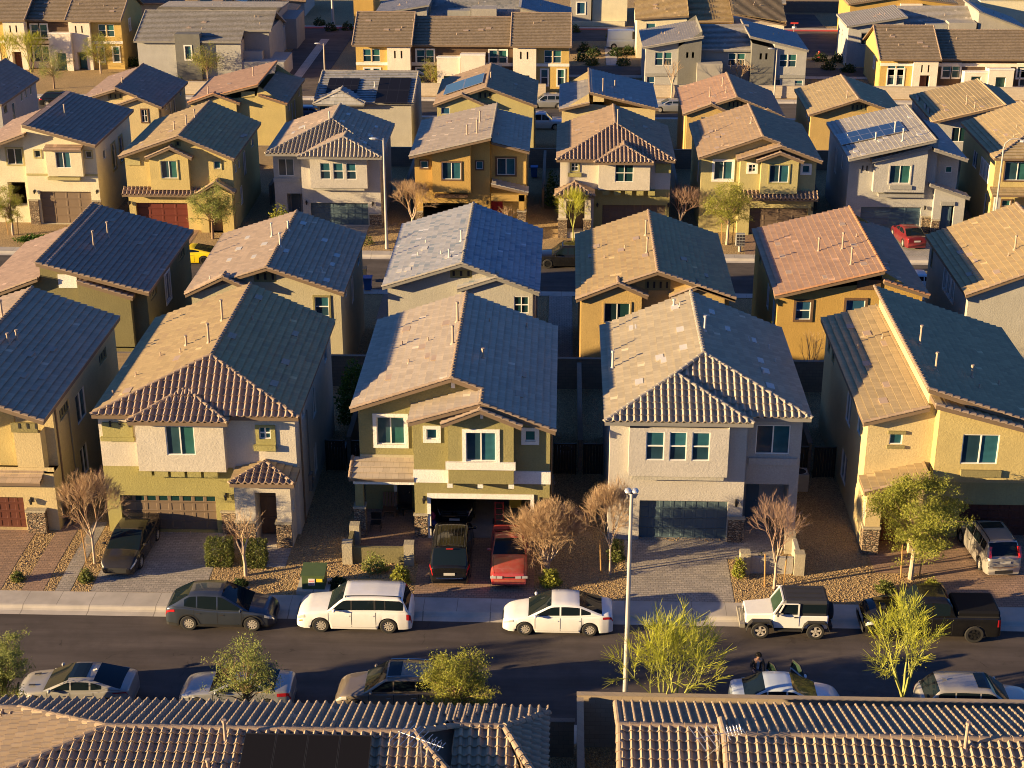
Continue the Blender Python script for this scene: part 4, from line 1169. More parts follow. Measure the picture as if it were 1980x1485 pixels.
# f: olive with white window trims
h = House('house', 'olive house with white trimmed windows and a tile strip over its dark garage', 'house', 15.9, 128., Z2, G3, 'clay', 'brown')
xl, zl = 10.99, 4.01; xm, zm = 16.06, 5.80; xr, zr = 20.81, 4.02
yf, yb, y3 = 126.9, 138.4, 125.9
sl = (zm-zr)/(xr-xm)
h.plane([(xl, yf, zl), (xm, yf, zm), (xm, yb, zm), (xl, yb, zl)])
x2 = 17.47; z2 = zm-sl*(x2-xm)
h.plane([(xm, yf, zm), (xr, yf, zr), (xr, yb, zr), (xm, yb, zm)]); h.plane([(x2, y3, z2), (xr, y3, zr), (xr, yf, zr), (x2, yf, z2)])
x4, z4 = 14.02, 4.13
h.plane([(x4, y3, z4), (x2, y3, z2), (x2, yf+.6, z2), (x4, yf+.6, z4)])
h.caps(((xl, yf+.06, zl), (xm, yf+.06, zm)), ((x4, y3+.06, z4), (x2, y3+.06, z2)), r=.1)
h.caps(((x2, yf+.06, z2), (xm, yf+.06, zm)), ((xr, y3+.06, zr), (x2, y3+.06, z2)), r=.125); h.caps(((xm, yf, zm), (xm, yb, zm)))
x0, x1 = xl+.3, xr-.3; gx0 = 14.38
mz = lambda x: (zl+(zm-zl)*(x-xl)/(xm-xl) if x < xm else zm+(zr-zm)*(x-xm)/(xr-xm))-.17
gz = lambda x: (z4+(z2-z4)*(x-x4)/(x2-x4) if x < x2 else z2+(zr-z2)*(x-x2)/(xr-x2))-.17
h.block('rear_wall', ST['putty'], x0, x1, 127.5, 138., -3., [(x0, mz(x0)), (xm, mz(xm)), (x1, mz(x1))], fw=[(12.35, 13.82, 2.09, 3.60, 'slider', (TRIMW, .18), 0)], rw=[(131, 132, 1., 2.8)], lw=[(130, 131, 1., 2.8)])
g0, g1, gb, gt = (15.35, 20.12, -1.86, -0.10)
h.block('wall', ST['putty'], gx0, x1, 126.8, 127.5, -3., [(gx0, gz(gx0)), (x2, gz(x2)), (x1, gz(x1))], fh=[(g0, g1, -2.4, gt, .35)],
        fw=[(15.06, 15.63, 2.96, 3.55, 'grid', (TRIMW, .17), 2), (19.40, 19.98, 2.91, 3.51, 'pane', (TRIMW, .17), 0)])
h.garage('bark', g0, g1, 126.8, -2.4, gt, 4, 4, False, .35)
h.block('bump_out', ST['putty'], 16.01, 19.01, 126.3, 126.8, 1.25, [(16.01, 4.00), (17.55, 4.48), (19.01, 3.90)], fw=[(16.70, 18.25, 2.21, 3.66, 'slider', (ST['olive'], .1), 0)], bottom=True, back=False)
h.gable(*(15.58, 4.09), *(17.40, 4.78), *(19.31, 4.03), 125.8, 126.9)
h.pent(14.37, 20.73, 126.0, 126.85, 0.86, 1.31, 'barrel', .33)
h.lamp(20.41, 126.8, -0.14)
h.finish(vents=[(15.66, 131.95, .5), ], small=[(12.96, 128.07), (12.83, 132.97), (16.83, 131.66)], boxes=[(12.06, 132.07), (12.52, 133.42), (12.85, 130.91), (13.39, 131.21), (14.89, 134.75), (12.55, 127.88)])

# g: grey with blue solar panels
h = House('house', 'grey house with blue solar panels on its roof above the red car', 'house', 27.9, 128., Z2, G3, 'ash', 'gray', FASCIAG)
pts = [(23.07, 4.07), (29.90, 5.70), (29.99, 4.85), (32.68, 3.98)]
(xl, zl), (xm, zm), (_, zmr), (xr, zr) = pts; yb = 139.
h.plane([(xl, 126.6, zl), (xm, 126.6, zm), (xm, yb, zm), (xl, yb, zl)]); h.plane([(xm, 127., zmr), (xr, 127., zr), (xr, yb, zr), (xm, yb, zmr)])
h.caps(((xl, 126.66, zl), (xm, 126.66, zm)), r=.1); h.caps(((xr, 127.06, zr), (xm, 127.06, zmr)), r=.12); h.caps(((xm, 126.6, zm), (xm, yb, zm)), r=.09)
x0, x1 = xl+.3, xr-.3; xd = 30.43
g0, g1, gb, gt = (24.63, 29.57, -2.23, -0.28)
h.block('wall', ST['cool'], x0, xd, 128., 138.6, -3., prof(h, pts[:2], x0, xd), fh=[(g0, g1, -2.4, gt, .3)], fw=[(24.32, 25.01, 2.58, 3.36, 'vent', None)], lw=[(131., 131.8, 2., 3.2, 'pane'), (134., 135., .8, 3.)], frame=ST['cool'])
h.garage('navy', g0, g1, 128., -2.4, gt, 4, 4)
h.block('side_wall', ST['cool'], xd+.01, x1, 128.6, 138.6, -3., prof(h, [pts[2], pts[3]], xd+.01, x1), fw=[(31.35, 31.87, 2.52, 3.04, 'pane', None, 1)], rw=[(131, 132, 1, 2.8)])
b0, b1 = 25.33, 29.51
a, za = 25.04, 3.82; c, zc = 29.70, 5.06
h.block('bump_out', ST['cool'], b0, b1, 127.4, 128., 1.16, [(b0, za-.1), (b1, zc-.25)], fw=[(26.59, 28.24, 1.91, 3.41, 'slider', (ST['warmgray'], .1), 1)], bottom=True, back=False)
h.plane([(a, 127.1, za), (c, 127.1, zc), (c, 128.1, zc), (a, 128.1, za)]); h.caps(((a, 127.16, za), (c, 127.16, zc)), r=.09)
h.trim(ST['midgray'], 26.67, 28.47, 127.4, 1.42, 1.73, .12, 'sill')
h.trim(ST['midgray'], 25.88, 29.60, 128., 0.68, 0.94, .45, 'ledge')
p0, zp0 = 29.92, 1.85; p1, zp1 = 33.22, 0.75
h.plane([(p0, 127.2, zp0), (p1, 127.2, zp1), (p1, 128.7, zp1), (p0, 128.7, zp0)]); h.caps(((p1, 127.26, zp1), (p0, 127.26, zp0)), r=.11)
e0, e1 = 30.43, 32.96
h.block('porch', ST['cool'], e0, e1, 127.5, 128.6, -3., [(e0, zp0-.25), (e1, zp1-.12)], fh=[(31.10, 32.14, -2.27, 0.02, .3)], back=False)
h.door('navy', 31.16, 31.96, 127.72, -2.4, -.1)
h.trim(ST['midgray'], 31.00, 32.13, 127.5, 0.07, 0.38, .1, 'lintel')
h.pillar(g1+.12, xd-.02, 127.85, 128.02, -2.5, -1.08); h.pillar(e0-.03, 31.03, 127.38, 127.52, -2.5, -1.23)
h.lamp(29.83, 128., -0.32)
fz = lambda x: zl+(zm-zl)*(x-xl)/(xm-xl)
S0 = [(22.80, 133.46), (28.37, 136.92), (28.73, 133.73), (23.28, 129.52)]
xa, xb = S0[0][0]+.3, S0[1][0]
h.solar([(xa, 130.6, fz(xa)), (xb, 130.6, fz(xb)), (xb, 133.9, fz(xb)), (xa, 133.9, fz(xa))], 6, 2, SOLARB)
h.finish(vents=[(27.40, 130.93, 1.), (27.58, 128.40, 1.), (25.77, 130.30, .6)], small=[(23.94, 133.03), (24.52, 130.94)], boxes=[(29.45, 134.82), (26.09, 129.76), (26.60, 130.33), (23.89, 128.29), (24.27, 126.91), (29.08, 129.07)], pm=PIPEG)

# h: right edge
h = House('house', 'sand house cut off by the right edge behind the curved street light', 'house', 39., 128., Z2, G3, 'drab', 'brown')
xl, zl = 34.78, 4.15
xm, zm = xl+4.95, zl+1.95
h.plane([(xl, 127., zl), (xl, 139., zl), (xm, 139., zm), (xm, 131.5, zm)]); h.plane([(xl+9.9, 127., zl), (xl+9.9, 139., zl), (xm, 139., zm), (xm, 131.5, zm)])
h.plane([(xl, 127., zl), (xl+9.9, 127., zl), (xm, 131.5, zm)]); h.caps(((xl, 127., zl), (xm, 131.5, zm)), ((xl+9.9, 127., zl), (xm, 131.5, zm)), ((xm, 131.5, zm), (xm, 139., zm)))
h.block('wall', ST['tan'], xl+.3, xl+9.6, 127.6, 138.6, -3., zl-.15, fw=[(35.89, 37.96, 2.20, 3.74, 'slider', (ST['trimbrown'], .1), 1), (35.98, 36.68, 0.00, 0.52, 'pane', (ST['trimbrown'], .1), 1)],
        lw=[(129.2, 129.8, 1.6, 2.9, 'pane', TRIMW), (130.2, 130.8, 1.6, 2.9, 'pane', TRIMW), (131.2, 131.8, 1.6, 2.9, 'pane', TRIMW), (133.4, 134.8, 1.5, 2.9), (129., 129.6, -1.2, .6, 'pane')])
h.pent(xl+.1, xl+9.6, 126.5, 127.7, 1.24, 1.59)
q = MB(); q.box(xl+.35, xl+.8, 126.6, 127., -2.5, 1.07); q.build('porch_post', ST['cool'], h.t)
h.pillar(xl+.3, xl+.95, 126.5, 127.1, -2.5, -0.51)
h.door('brown', 36.87, 37.71, 127.55, -2.4, 0.)
h.finish(boxes=[(36.47, 133.59), (36.80, 131.48)], small=[(37.80, 132.48), (37.09, 130.44)])

# ------------------------------------------------------------------ row 4: nine houses seen from behind
G4 = 'houses of the fourth row seen from behind'
Z4 = -5.4; Y4 = 157.6
def r4(label, wall, tile, pts, yf=157.2, yb=168.9, wy=157.7, **k):
    return back_house(label, wall, tile, pts, yf, yb, wy, group=G4, zb=Z4, **k)
SW = lambda y: [(y+1.5, y+2.3, -.2, .6, 'pane'), (y+3.2, y+3.9, -1.8, .2, 'pane'), (y+5., y+5.8, -1.8, .2, 'pane'), (y+8., y+8.8, -.2, .6, 'pane')]
xr, zr = -56.21, 1.0
xm = -59.56
r4('far left house showing only a dark roof slope and pale grey side', 'cool', 'walnut', [(xm-4.9, 1.1), (xm, 3.1), (xr, zr)], 156.2, 168.6, 156.8, sidew=[(157.5, 158.5, -.2, .6, 'vent'), (160, 160.9, -1.6, .3, 'pane'), (163, 163.6, -.2, .8, 'pane'), (164.4, 165, -.2, .8, 'pane'), (166, 166.6, -.2, .8, 'pane')], boxes=[(-56.78, 163.04), (-54.53, 158.04)])
h = r4('buff house with steep dark right slope behind the cream house', 'sand', 'walnut', [(-48.68, 1.24), (-44.90, 2.42), (-44.98, 2.63), (-40.26, 0.68)], sidew=SW(158.),
   wins=[(-42.56, -41.99, -0.93, 0.33, 'grid', (ST['trimbrown'], .12), 2), (-45.81, -44.30, 1.32, 1.99, 'vent')], bumps=[(-44.59, -40.71, 157.3, -4., [(-44.84, 0.90), (-42.68, 1.65), (-40.32, 0.67)], [(-42.45, -41.88, -0.83, 0.43, 'grid', (ST['trimbrown'], .12), 2)])],
   vents=[(-48.55, 206.73, .1), (-44.63, 159.16, .7), ], small=[(-46.71, 158.98), (-46.80, 157.40)], boxes=[(-47.41, 157.65), (-42.93, 157.92)])
h = r4('tan house with raised peach roof slope left of the solar roof', 'tan', 'terra', [(-37.66, 1.17), (-30.51, 3.00), (-30.78, 2.01), (-27.67, 1.09)], sidew=SW(158.), cap='terra',
   wins=[(-32.32, -30.95, 1.58, 2.25, 'vent')], bumps=[(-37.40, -32.80, 157.3, Z4, [(-37.61, 1.17), (-34.99, 2.12), (-32.41, 1.15)], [])], vents=[(-32.01, 163.01, .9), (-36.00, 159.33, .7)], boxes=[(-34.33, 161.90), (-28.25, 159.91)])
# d: roof facing the viewer with black solar panels
h = House('house', 'grey house whose roof faces the viewer with two groups of black solar panels', 'house', -20.2, 158.8, Z4, G4, 'slate', 'gray', FASCIAG)
xl, ze = -25.23, 0.99; xr = -15.10
yr = 165.5; zr = 2.70; zr = min(zr, 3.6)
h.plane([(xl, 158.6, ze), (xr, 158.6, ze), (xr, yr, zr), (xl, yr, zr)]); h.plane([(xl, 171., ze+.3), (xr, 171., ze+.3), (xr, yr, zr), (xl, yr, zr)])
h.caps(((xl, yr, zr), (xr, yr, zr)), ((xl+.06, 158.6, ze), (xl+.06, yr, zr)), ((xr-.06, 158.6, ze), (xr-.06, yr, zr)))
x2, y2 = -22.44, 158.49
h.hip(-25.22, -20.06, 158.2, y2+2., ze-.1, x2, y2, 2.2, kind='flat', right=True)
h.block('wall', ST['gray'], xl+.3, xr-.3, 159., 170.6, Z4-.4, ze-.15, fw=[(-24.73, -23.87, -0.04, 0.59, 'pane', None, 0)])
wz = lambda y: ze+(zr-ze)*(y-158.6)/(yr-158.6)
for x in (xr-.32, xl+.32):
    q = MB(); q.face([(x, 159., ze-.2), (x, yr, zr-.1), (x, 170.6, ze-.1)]); q.build('gable_wall', ST['gray'], h.t)
def sol(h, u0, v0, u1, v1, nx, ny, pa, pb):
    h.solar([(pa[0], pa[1], wz(pa[1])), (pb[0], pa[1], wz(pa[1])), (pb[0], pb[1], wz(pb[1])), (pa[0], pb[1], wz(pb[1]))], nx, ny)
pa, pb = (-19.00, 158.27), (-15.72, 163.76); sol(h, 0, 0, 0, 0, 3, 2, pa, pb)
pa, pb = (-24.21, 160.30), (-21.05, 163.59); sol(h, 0, 0, 0, 0, 4, 2, pa, pb)
h.finish(vents=[(-19.38, 161.99, .5)], small=[(-19.16, 158.02), (-19.01, 156.44)], pm=PIPEG)
# e
h = r4('olive house with two large blue solar panels on its left slope', 'putty', 'clay', [(-12.95, 1.15), (-7.73, 2.90), (-2.74, 1.07)], sidew=SW(158.),
   wins=[(-8.58, -7.14, 1.60, 2.47, 'vent', None)], bumps=[(-12.66, -7.85, 157.3, Z4, [(-12.99, 1.14), (-10.14, 2.20), (-7.62, 1.08)], [(-12.24, -11.37, 0.20, 0.87, 'pane', None, 3)])], boxes=[(-6.02, 157.19), (-5.00, 163.22)], vents=[(-7.44, 161.49, .7)])
(xl, zl), (xm, zm) = (-12.95, 1.15), (-7.73, 2.90); fz = lambda x: zl+(zm-zl)*(x-xl)/(xm-xl)
xa, xb = xl+.8, xm-.4
h.solar([(xa, 159.6, fz(xa)), (xb, 159.6, fz(xb)), (xb, 164.2, fz(xb)), (xa, 164.2, fz(xa))], 2, 1, m_plain('solar_skyblue', (.05, .09, .12), .12, spec=1.))
# f
h = r4('cream and olive house with raised right roof slope behind the corrugated hip house', 'sand', 'ash', [(-0.47, 0.77), (2.55, 1.47), (2.48, 2.51), (9.38, 0.90)], 157., 168.6, 157.6, sidew=SW(158.),
   wins=[(2.90, 3.99, 1.50, 2.17, 'vent')], vents=[(3.88, 158.37, 1.4), (5.18, 162.18, .7)], small=[(5.87, 157.06)], boxes=[(5.16, 159.89), (7.15, 157.36)])
# g
h = r4('golden house with clay roof and brown gable vent right of the silver sedan', 'mustard', 'terra', [(11.78, 0.69), (16.97, 2.38), (21.75, 0.46)], 156., 167.5, 156.6, sidew=SW(157.), sidel=[(159., 160., -1.8, .2)],
   wins=[(16.14, 17.76, 1.16, 1.98, 'vent', None)], bumps=[(12.17, 16.09, 156.2, Z4, [(11.77, 0.66), (14.52, 1.71), (16.18, 0.90)], [(13.59, 14.58, -0.11, 0.40, 'pane', None, 2)]), (19.40, 21.53, 156.2, Z4, [(18.93, 0.72), (20.06, 1.24), (21.74, 0.43)], [])],
   vents=[(14.65, 159.49, .9), (16.13, 162.39, .8), (16.20, 159.06, .6)], boxes=[(13.35, 146.96), (13.41, 156.65), (15.00, 158.98), (18.92, 161.39)])
# h
h = r4('ochre house with tan roof and dark gable vent behind the solar house', 'mustard', 'drab', [(24.13, 0.73), (28.85, 2.31), (33.58, 0.65)], 155.8, 167.2, 156.4, sidel=[(157.5, 158.3, -.3, .7, 'pane'), (159, 159.8, -.3, .7, 'pane')], sidew=SW(157.),
   wins=[(28.24, 29.87, 0.99, 1.80, 'vent', None)], vents=[(24.40, 154.80, .6), (27.99, 157.61, .7)], boxes=[(24.06, 153.49), (26.17, 155.30)])
# i
h = r4('tan roofed house at the far right with long sunlit left slope', 'cool', 'drab', [(36.07, 0.30), (42.93, 2.04), (42.96, 1.78), (45.28, 1.14)], 155., 166.8, 156., sidel=[(158.3, 159.1, -.3, .9, 'pane'), (160, 160.8, -.3, .9, 'pane'), (163.5, 164.8, -.3, .9, 'pane')], cap='sandy',
   wins=[(38.27, 39.74, -1.84, -0.39, 'slider', None, 2)], vents=[(39.97, 158.45, .9), (40.31, 156.38, .6)], boxes=[(38.00, 157.90), (40.99, 156.22), (38.20, 159.72)])

# ------------------------------------------------------------------ setting: terraced ground, roads, pavements, driveways
GRAV = m_gravel('gravel', (.52, .37, .19), (.36, .23, .12), 15.)
GRAV2 = m_gravel('gravel_far', (.36, .25, .15), (.24, .17, .11), 9.)
ASPH = m_asphalt('asphalt', (.10, .081, .070)); ASPH2 = m_asphalt('asphalt_far', (.105, .088, .076))
CONC = m_concrete('sidewalk_concrete', (.52, .465, .39), 1.52)
CONC2 = m_concrete('curb_concrete', (.56, .50, .41), 3.04)
PVG = m_paver('paver_gray', (.42, .365, .30), (.30, .265, .225))
PVR = m_paver('paver_red', (.37, .235, .155), (.27, .175, .12))
PVL = m_paver('paver_light', (.46, .42, .35), (.36, .33, .28))
def sheet(mb, x0, x1, prof, dz=0., nx=1):
    for (ya, za), (yb, zb) in zip(prof, prof[1:]):
        for i in range(nx):
            a, b = x0+(x1-x0)*i/nx, x0+(x1-x0)*(i+1)/nx
            mb.face([(a, ya, za+dz), (b, ya, za+dz), (b, yb, zb+dz), (a, yb, zb+dz)])
YARD = [(63.45, .17), (66., .28), (88., .28)]
def zyard(y): return .17 if y < 63.45 else (.17+(y-63.45)/2.55*.11 if y < 66 else .28)
XA = 150.
g = MB()
sheet(g, -XA, XA, [(-40, .28), (52.3, .28)]); sheet(g, -XA, XA, YARD+[(88., -2.45), (111.5, -2.45)])
sheet(g, -XA, XA, [(121.7, -2.42), (147.5, -2.42), (147.5, -5.5), (179.6, -5.5)])
sheet(g, -XA*2, XA*2, [(190.2, -5.56), (420, -5.9), (900, -6)])
struct('ground', g, GRAV)
def road(y0, y1, z, m, n='road', x0=-XA, x1=XA):
    q = MB(); sheet(q, x0, x1, [(y0, z), ((y0+y1)/2, z+.05), (y1, z)], nx=40); struct(n, q, m)
road(53.95, 61.66, 0., ASPH); road(112.95, 120.1, -2.6, ASPH2); road(181.2, 188.6, -5.72, ASPH2)
def kerb(prof, prof2):
    q = MB(); sheet(q, -XA, XA, prof); struct('curb', q, CONC2)
    q = MB(); sheet(q, -XA, XA, prof2); struct('sidewalk', q, CONC)
kerb([(61.66, .004), (62.0, .02), (62.1, .06), (62.2, .14), (62.28, .165)], [(62.28, .165), (63.45, .172)])
kerb([(53.95, .004), (53.6, .02), (53.5, .06), (53.4, .14), (53.32, .165)], [(53.32, .165), (52.3, .172)])
kerb([(120.1, -2.596), (120.45, -2.58), (120.6, -2.5), (120.7, -2.43)], [(120.7, -2.43), (121.7, -2.42)])
kerb([(112.95, -2.596), (112.6, -2.58), (112.45, -2.5), (112.35, -2.43)], [(112.35, -2.43), (111.5, -2.42)])
kerb([(181.2, -5.716), (180.9, -5.7), (180.75, -5.6), (180.65, -5.55)], [(180.65, -5.55), (179.6, -5.5)])
kerb([(188.6, -5.716), (188.9, -5.7), (189.05, -5.6), (189.15, -5.56)], [(189.15, -5.56), (190.2, -5.55)])
def pave(name, m, x0, x1, y0=63.45, y1=69.5, dz=.008):
    q = MB(); ys = [y0]+[y for y in (63.45, 66.) if y0 < y < y1]+[y1]
    sheet(q, x0, x1, [(y, zyard(y)) for y in ys], dz); return struct(name, q, m)
pave('driveway', PVR, -32., -25.75); pave('path', PVR, -24.75, -23.75, y1=76.); pave('path', PVG, -23.2, -22.5, y1=70.)
pave('driveway', PVG, -21.55, -16.3); pave('path', PVG, -14.6, -12.9, 65.8, 69.2)
pave('driveway', PVR, -6.62, -1.1); pave('path', PVR, -9.9, -6.62, 66.4, 72., .009)
pave('driveway', PVG, 3.2, 8.06); pave('path', PVG, 8.06, 10.4, 67.3, 71.6)
pave('driveway', PVR, 17.6, 24.4, y1=71.); pave('path', PVR, 14.9, 17.6, 66.2, 69.5)
for a, b, m in ((-40.2, -35.2, PVL), (-35.2, -30.2, PVR), (-21.4, -16.2, PVL), (-11.9, -6.0, PVL), (2.6, 8.6, PVR), (14.6, 19.8, PVR), (24.4, 29.8, PVL)):
    q = MB(); sheet(q, a, b, [(121.7, -2.41), (128.6, -2.41)]); struct('driveway', q, m)
for a, b in ((-10.3, -1.4), (.8, 10.6), (13., 22.)): 
    q = MB(); sheet(q, a+3, b-1., [(106., -2.44), (111.5, -2.41)]); struct('driveway', q, PVR)
q = MB(); sheet(q, -13.2, -11.6, [(106., -2.44), (111.5, -2.42)]); struct('path', q, PVR)
q = MB(); sheet(q, -.9, .8, [(92., -2.44), (111.5, -2.41)]); struct('path', q, PVG)
# far lanes and streets
q = MB(); sheet(q, -37.2, -30.2, [(190.3, -5.53), (226., -5.57)]); struct('lane', q, ASPH2)
q = MB(); sheet(q, -34.4, -33.2, [(190.4, -5.51), (225.9, -5.55)]); struct('gutter_strip', q, CONC)
road(226., 234.3, -5.59, ASPH2, 'street'); 
q = MB(); sheet(q, -2.5, 60., [(203., -5.52), (208.5, -5.53)]); struct('lane', q, ASPH2)
q = MB(); sheet(q, -2.5, 60., [(201.6, -5.52), (203., -5.49), (203.01, -5.5)]); struct('walkway', q, CONC)
q = MB(); sheet(q, -60, 60., [(234.5, -5.5), (236., -5.5)]); struct('sidewalk', q, CONC)
RED = m_plain('curb_red_paint', (.42, .06, .045), .7, var=.2, vs=6)
q = MB(); sheet(q, -60, 60., [(234.0, -5.56), (234.48, -5.46), (234.6, -5.44)]); struct('painted_curb', q, RED)
q = MB(); sheet(q, 26., 38., [(214., -5.54), (248., -5.6)]); struct('lane', q, ASPH2)
q = MB(); sheet(q, 30.8, 31.9, [(214.1, -5.52), (247.9, -5.58)]); struct('gutter_strip', q, CONC)
q = MB(); sheet(q, 5.5, 7.0, [(209., -5.52), (222., -5.6)]); struct('walkway', q, CONC)
q = MB(); sheet(q, 24.5, 26., [(203., -5.52), (214., -5.5)]); struct('walkway', q, CONC)
# a dark shoulder of rock and dry scrub on the horizon side
q = MB(); n = 90
for i in range(n):
    a, b = -160+i*4., -160+(i+1)*4.
    f = lambda x: -5.9+3.4+1.5*math.sin(x*.05)+.8*math.sin(x*.31)
    q.face([(a, 262, -5.95), (b, 262, -5.95), (b, 300, f(b)), (a, 300, f(a))]); q.face([(a, 300, f(a)), (b, 300, f(b)), (b, 420, f(b)), (a, 420, f(a))])
o = q.build('embankment', m_gravel('riprap', (.42, .33, .22), (.55, .45, .33), 1.6)); o['kind'] = 'structure'

# ------------------------------------------------------------------ walls and fences
BLK = m_block('block_tan', (.40, .31, .215)); BLKD = m_block('block_brown', (.23, .175, .125)); BLKL = m_block('block_light', (.55, .46, .34))
def wall(label, pts, h, m=BLK, z=None, w=.2, name='block_wall', cat='wall', group=None):
    x0, y0 = pts[0]; z = zyard(y0) if z is None else z
    t = thing(name, label, cat, (x0, y0, z), group)
    q = MB(); c = MB()
    for (a, b), (d, e) in zip(pts, pts[1:]):
        if abs(e-b) < .01: q.box(a, d, b-w/2, b+w/2, z-.4, z+h); c.box(min(a, d)-.03, max(a, d)+.03, b-w/2-.03, b+w/2+.03, z+h, z+h+.06)
        else: q.box(a-w/2, a+w/2, min(b, e)+w/2+.002, max(b, e)-w/2-.002, z-.4, z+h); c.box(a-w/2-.03, a+w/2+.03, min(b, e)+w/2+.034, max(b, e)-w/2-.034, z+h, z+h+.06)
    q.build('wall_body', m, t); c.build('wall_cap', m, t)
    return t
BACK = 'property walls behind the near row'
wall('long brown block wall along the back lots behind the near row', [(-60, 87.8), (60, 87.8)], 1.9, BLKD, .28, group=BACK)
SIDE = 'side yard walls between near houses'
for x, lb in ((-23.4, 'brown side yard wall between the left edge house and olive banded house'), (-11.2, 'brown side yard wall between olive banded house and open garage house'), (1.1, 'brown side yard wall between open garage house and grey hip house'), (13.2, 'brown side yard wall between grey hip house and split roof house')):
    wall(lb, [(x, 76.5), (x, 87.6)], 1.75, BLKD, .28, group=SIDE)
GT = 'dark side yard gates between near houses'
for a, b, y, lb in ((-12.4, -11.35, 76.2, 'dark slatted side gate behind the porch of the olive banded house'), (-11., -10.1, 76.2, 'dark slatted side gate left of the open garage house'), (-.3, .9, 76.2, 'dark slatted side gate right of the open garage house'), (1.25, 2.3, 76.2, 'dark slatted side gate left of the grey hip house'), (12.3, 13.05, 76.2, 'dark slatted side gate right of the grey hip house'), (13.35, 14.5, 76.2, 'dark slatted side gate left of the split roof house')):
    t = thing('side_gate', lb, 'gate', (a, y, .28), GT)
    q = MB()
    k = 0
    x = a+.06
    while x < b-.06: q.box(x, min(x+.13, b-.06), y-.02, y+.02, .33, 2.0); x += .15
    q.build('slats', DOORS['black'], t)
    f = MB(); f.box(a, a+.06, y-.04, y+.04, .28, 2.1); f.box(b-.06, b, y-.04, y+.04, .28, 2.1); f.box(a+.06, b-.06, y-.035, y+.035, 2.0, 2.08); f.build('gate_frame', IRON, t)
wall('long block wall behind the middle street houses', [(-60, 147.2), (60, 147.2)], 1.8, BLKD, -2.42, group=BACK)
for k, x in enumerate((-37.3, -25.5, -13.7, -1.7, 10., 21.9, 34.)):
    wall('brown side yard wall %s on the middle street' % ('left of the tan house', 'left of the twin hip house', 'left of the crimson door house', 'left of the tiled porch house', 'left of the white trimmed house', 'left of the solar panel house', 'left of the sand edge house')[k], [(x, 134.), (x, 147.)], 1.7, BLKD, -2.42, group='side yard walls on the middle street')
TW = 'low cream walls in front of the far townhouses'
for a, b, lb in ((-46., -38.5, 'low cream wall below the grey townhouse'), (-28.6, -2.2, 'low cream wall before the middle tan townhouse'), (8.6, 32.5, 'low cream wall before the split roof grey townhouse'), (36.4, 70., 'low cream wall before the right tan townhouse')):
    wall(lb, [(a, 190.9), (b, 190.9)], 1.45, BLKL, -5.55, group=TW)
wall('dark wall across the far end of the right lane', [(22, 250.), (42, 250.)], 2.6, BLKD, -5.8)
# foreground perimeter wall
wall('tan block wall along the sidewalk around the right foreground yard', [(.82, 52.2), (40., 52.2)], 2.35, BLK, .28)
wall('tan block side wall dividing the two foreground yards', [(.92, 36.), (.92, 52.06)], 2.35, BLK, .28)
wall('lower brown block wall along the sidewalk behind the left foreground house', [(-40, 51.5), (.7, 51.5)], 1.6, BLKD, .28)
# courtyard walls with pillars in the front yards
def court(label, segs, posts, m, zt=.85):
    x, y = posts[0]; t = thing('courtyard_wall', label, 'wall', (x, y, zyard(y)), 'low courtyard walls in the front yards')
    q = MB()
    for (a, b), (d, e) in segs:
        if abs(e-b) < .01: q.box(a, d, b-.1, b+.1, 0, zyard(b)+zt)
        else: q.box(a-.1, a+.1, b, e, 0, zyard(b)+zt)
    q.build('wall_body', m, t)
    for x, y in posts:
        p = MB(); p.box(x-.24, x+.24, y-.24, y+.24, 0, zyard(y)+zt+.28); p.build('pillar', ST['stone'], t)
court('low stucco courtyard wall with three square pillars before the open garage house', [((-9.75, 66.4), (-7.3, 66.4)), ((-9.95, 66.64), (-9.75, 68.))], [(-9.98, 66.4), (-7.05, 66.4), (-9.85, 68.2)], ST['darkolive'])
court('low grey courtyard wall with pillars right of the grey house driveway', [((8.98, 66.05), (11.0, 66.05)), ((11.3, 66.3), (11.3, 67.9))], [(8.75, 66.05), (11.28, 66.05), (11.1, 68.1)], ST['greige'])

# ------------------------------------------------------------------ row 0: two single storey roofs in the foreground
h = House('house', 'foreground house at left with corrugated tile roof and black solar panels', 'house', -10., 46., .28, 'single storey foreground houses', 'fore', 'fore')
E0, EZ = 49.2, 3.95
ry, rz = 46.05, 5.05
rx0, rx1 = -15.63, -4.88
s0 = (rz-EZ)/(E0-ry)
bx, by = -19.40, 48.04; bz = EZ+s0*(E0-by)
h.plane([(rx0, ry, rz), (rx1, ry, rz), (rx1+3.1, E0, EZ), (-24., E0, EZ), (-24., by, bz), (bx, by, bz)], 'barrel', per=.33)
nz = lambda y: rz-s0*(ry-y)
yn = 39.
cx, cy = -17.44, 44.98
k = (cx-rx0)/(cy-ry)
h.plane([(rx0, ry, rz), (rx1, ry, rz), (rx1+(ry-yn)*.85, yn, nz(yn)), (rx0+k*(yn-ry), yn, nz(yn))], 'barrel', per=.33)
# left hip face through ridge end, far hip and near hip
A, B_, C_ = V((rx0, ry, rz)), V((bx, by, bz)), V((rx0+k*(yn-ry), yn, nz(yn)))
nn = (B_-A).cross(C_-A); pz = lambda x, y: A.z-((x-A.x)*nn.x+(y-A.y)*nn.y)/nn.z
h.plane([tuple(A), tuple(B_), (-27., by, pz(-27., by)), (-27., yn, pz(-27., yn)), tuple(C_)], 'barrel', per=.33)
h.plane([(-27., by, bz-.02), (bx, by, bz-.02), (bx, by-2., bz-.9), (-27, by-2., bz-.9)], 'barrel', per=.33)
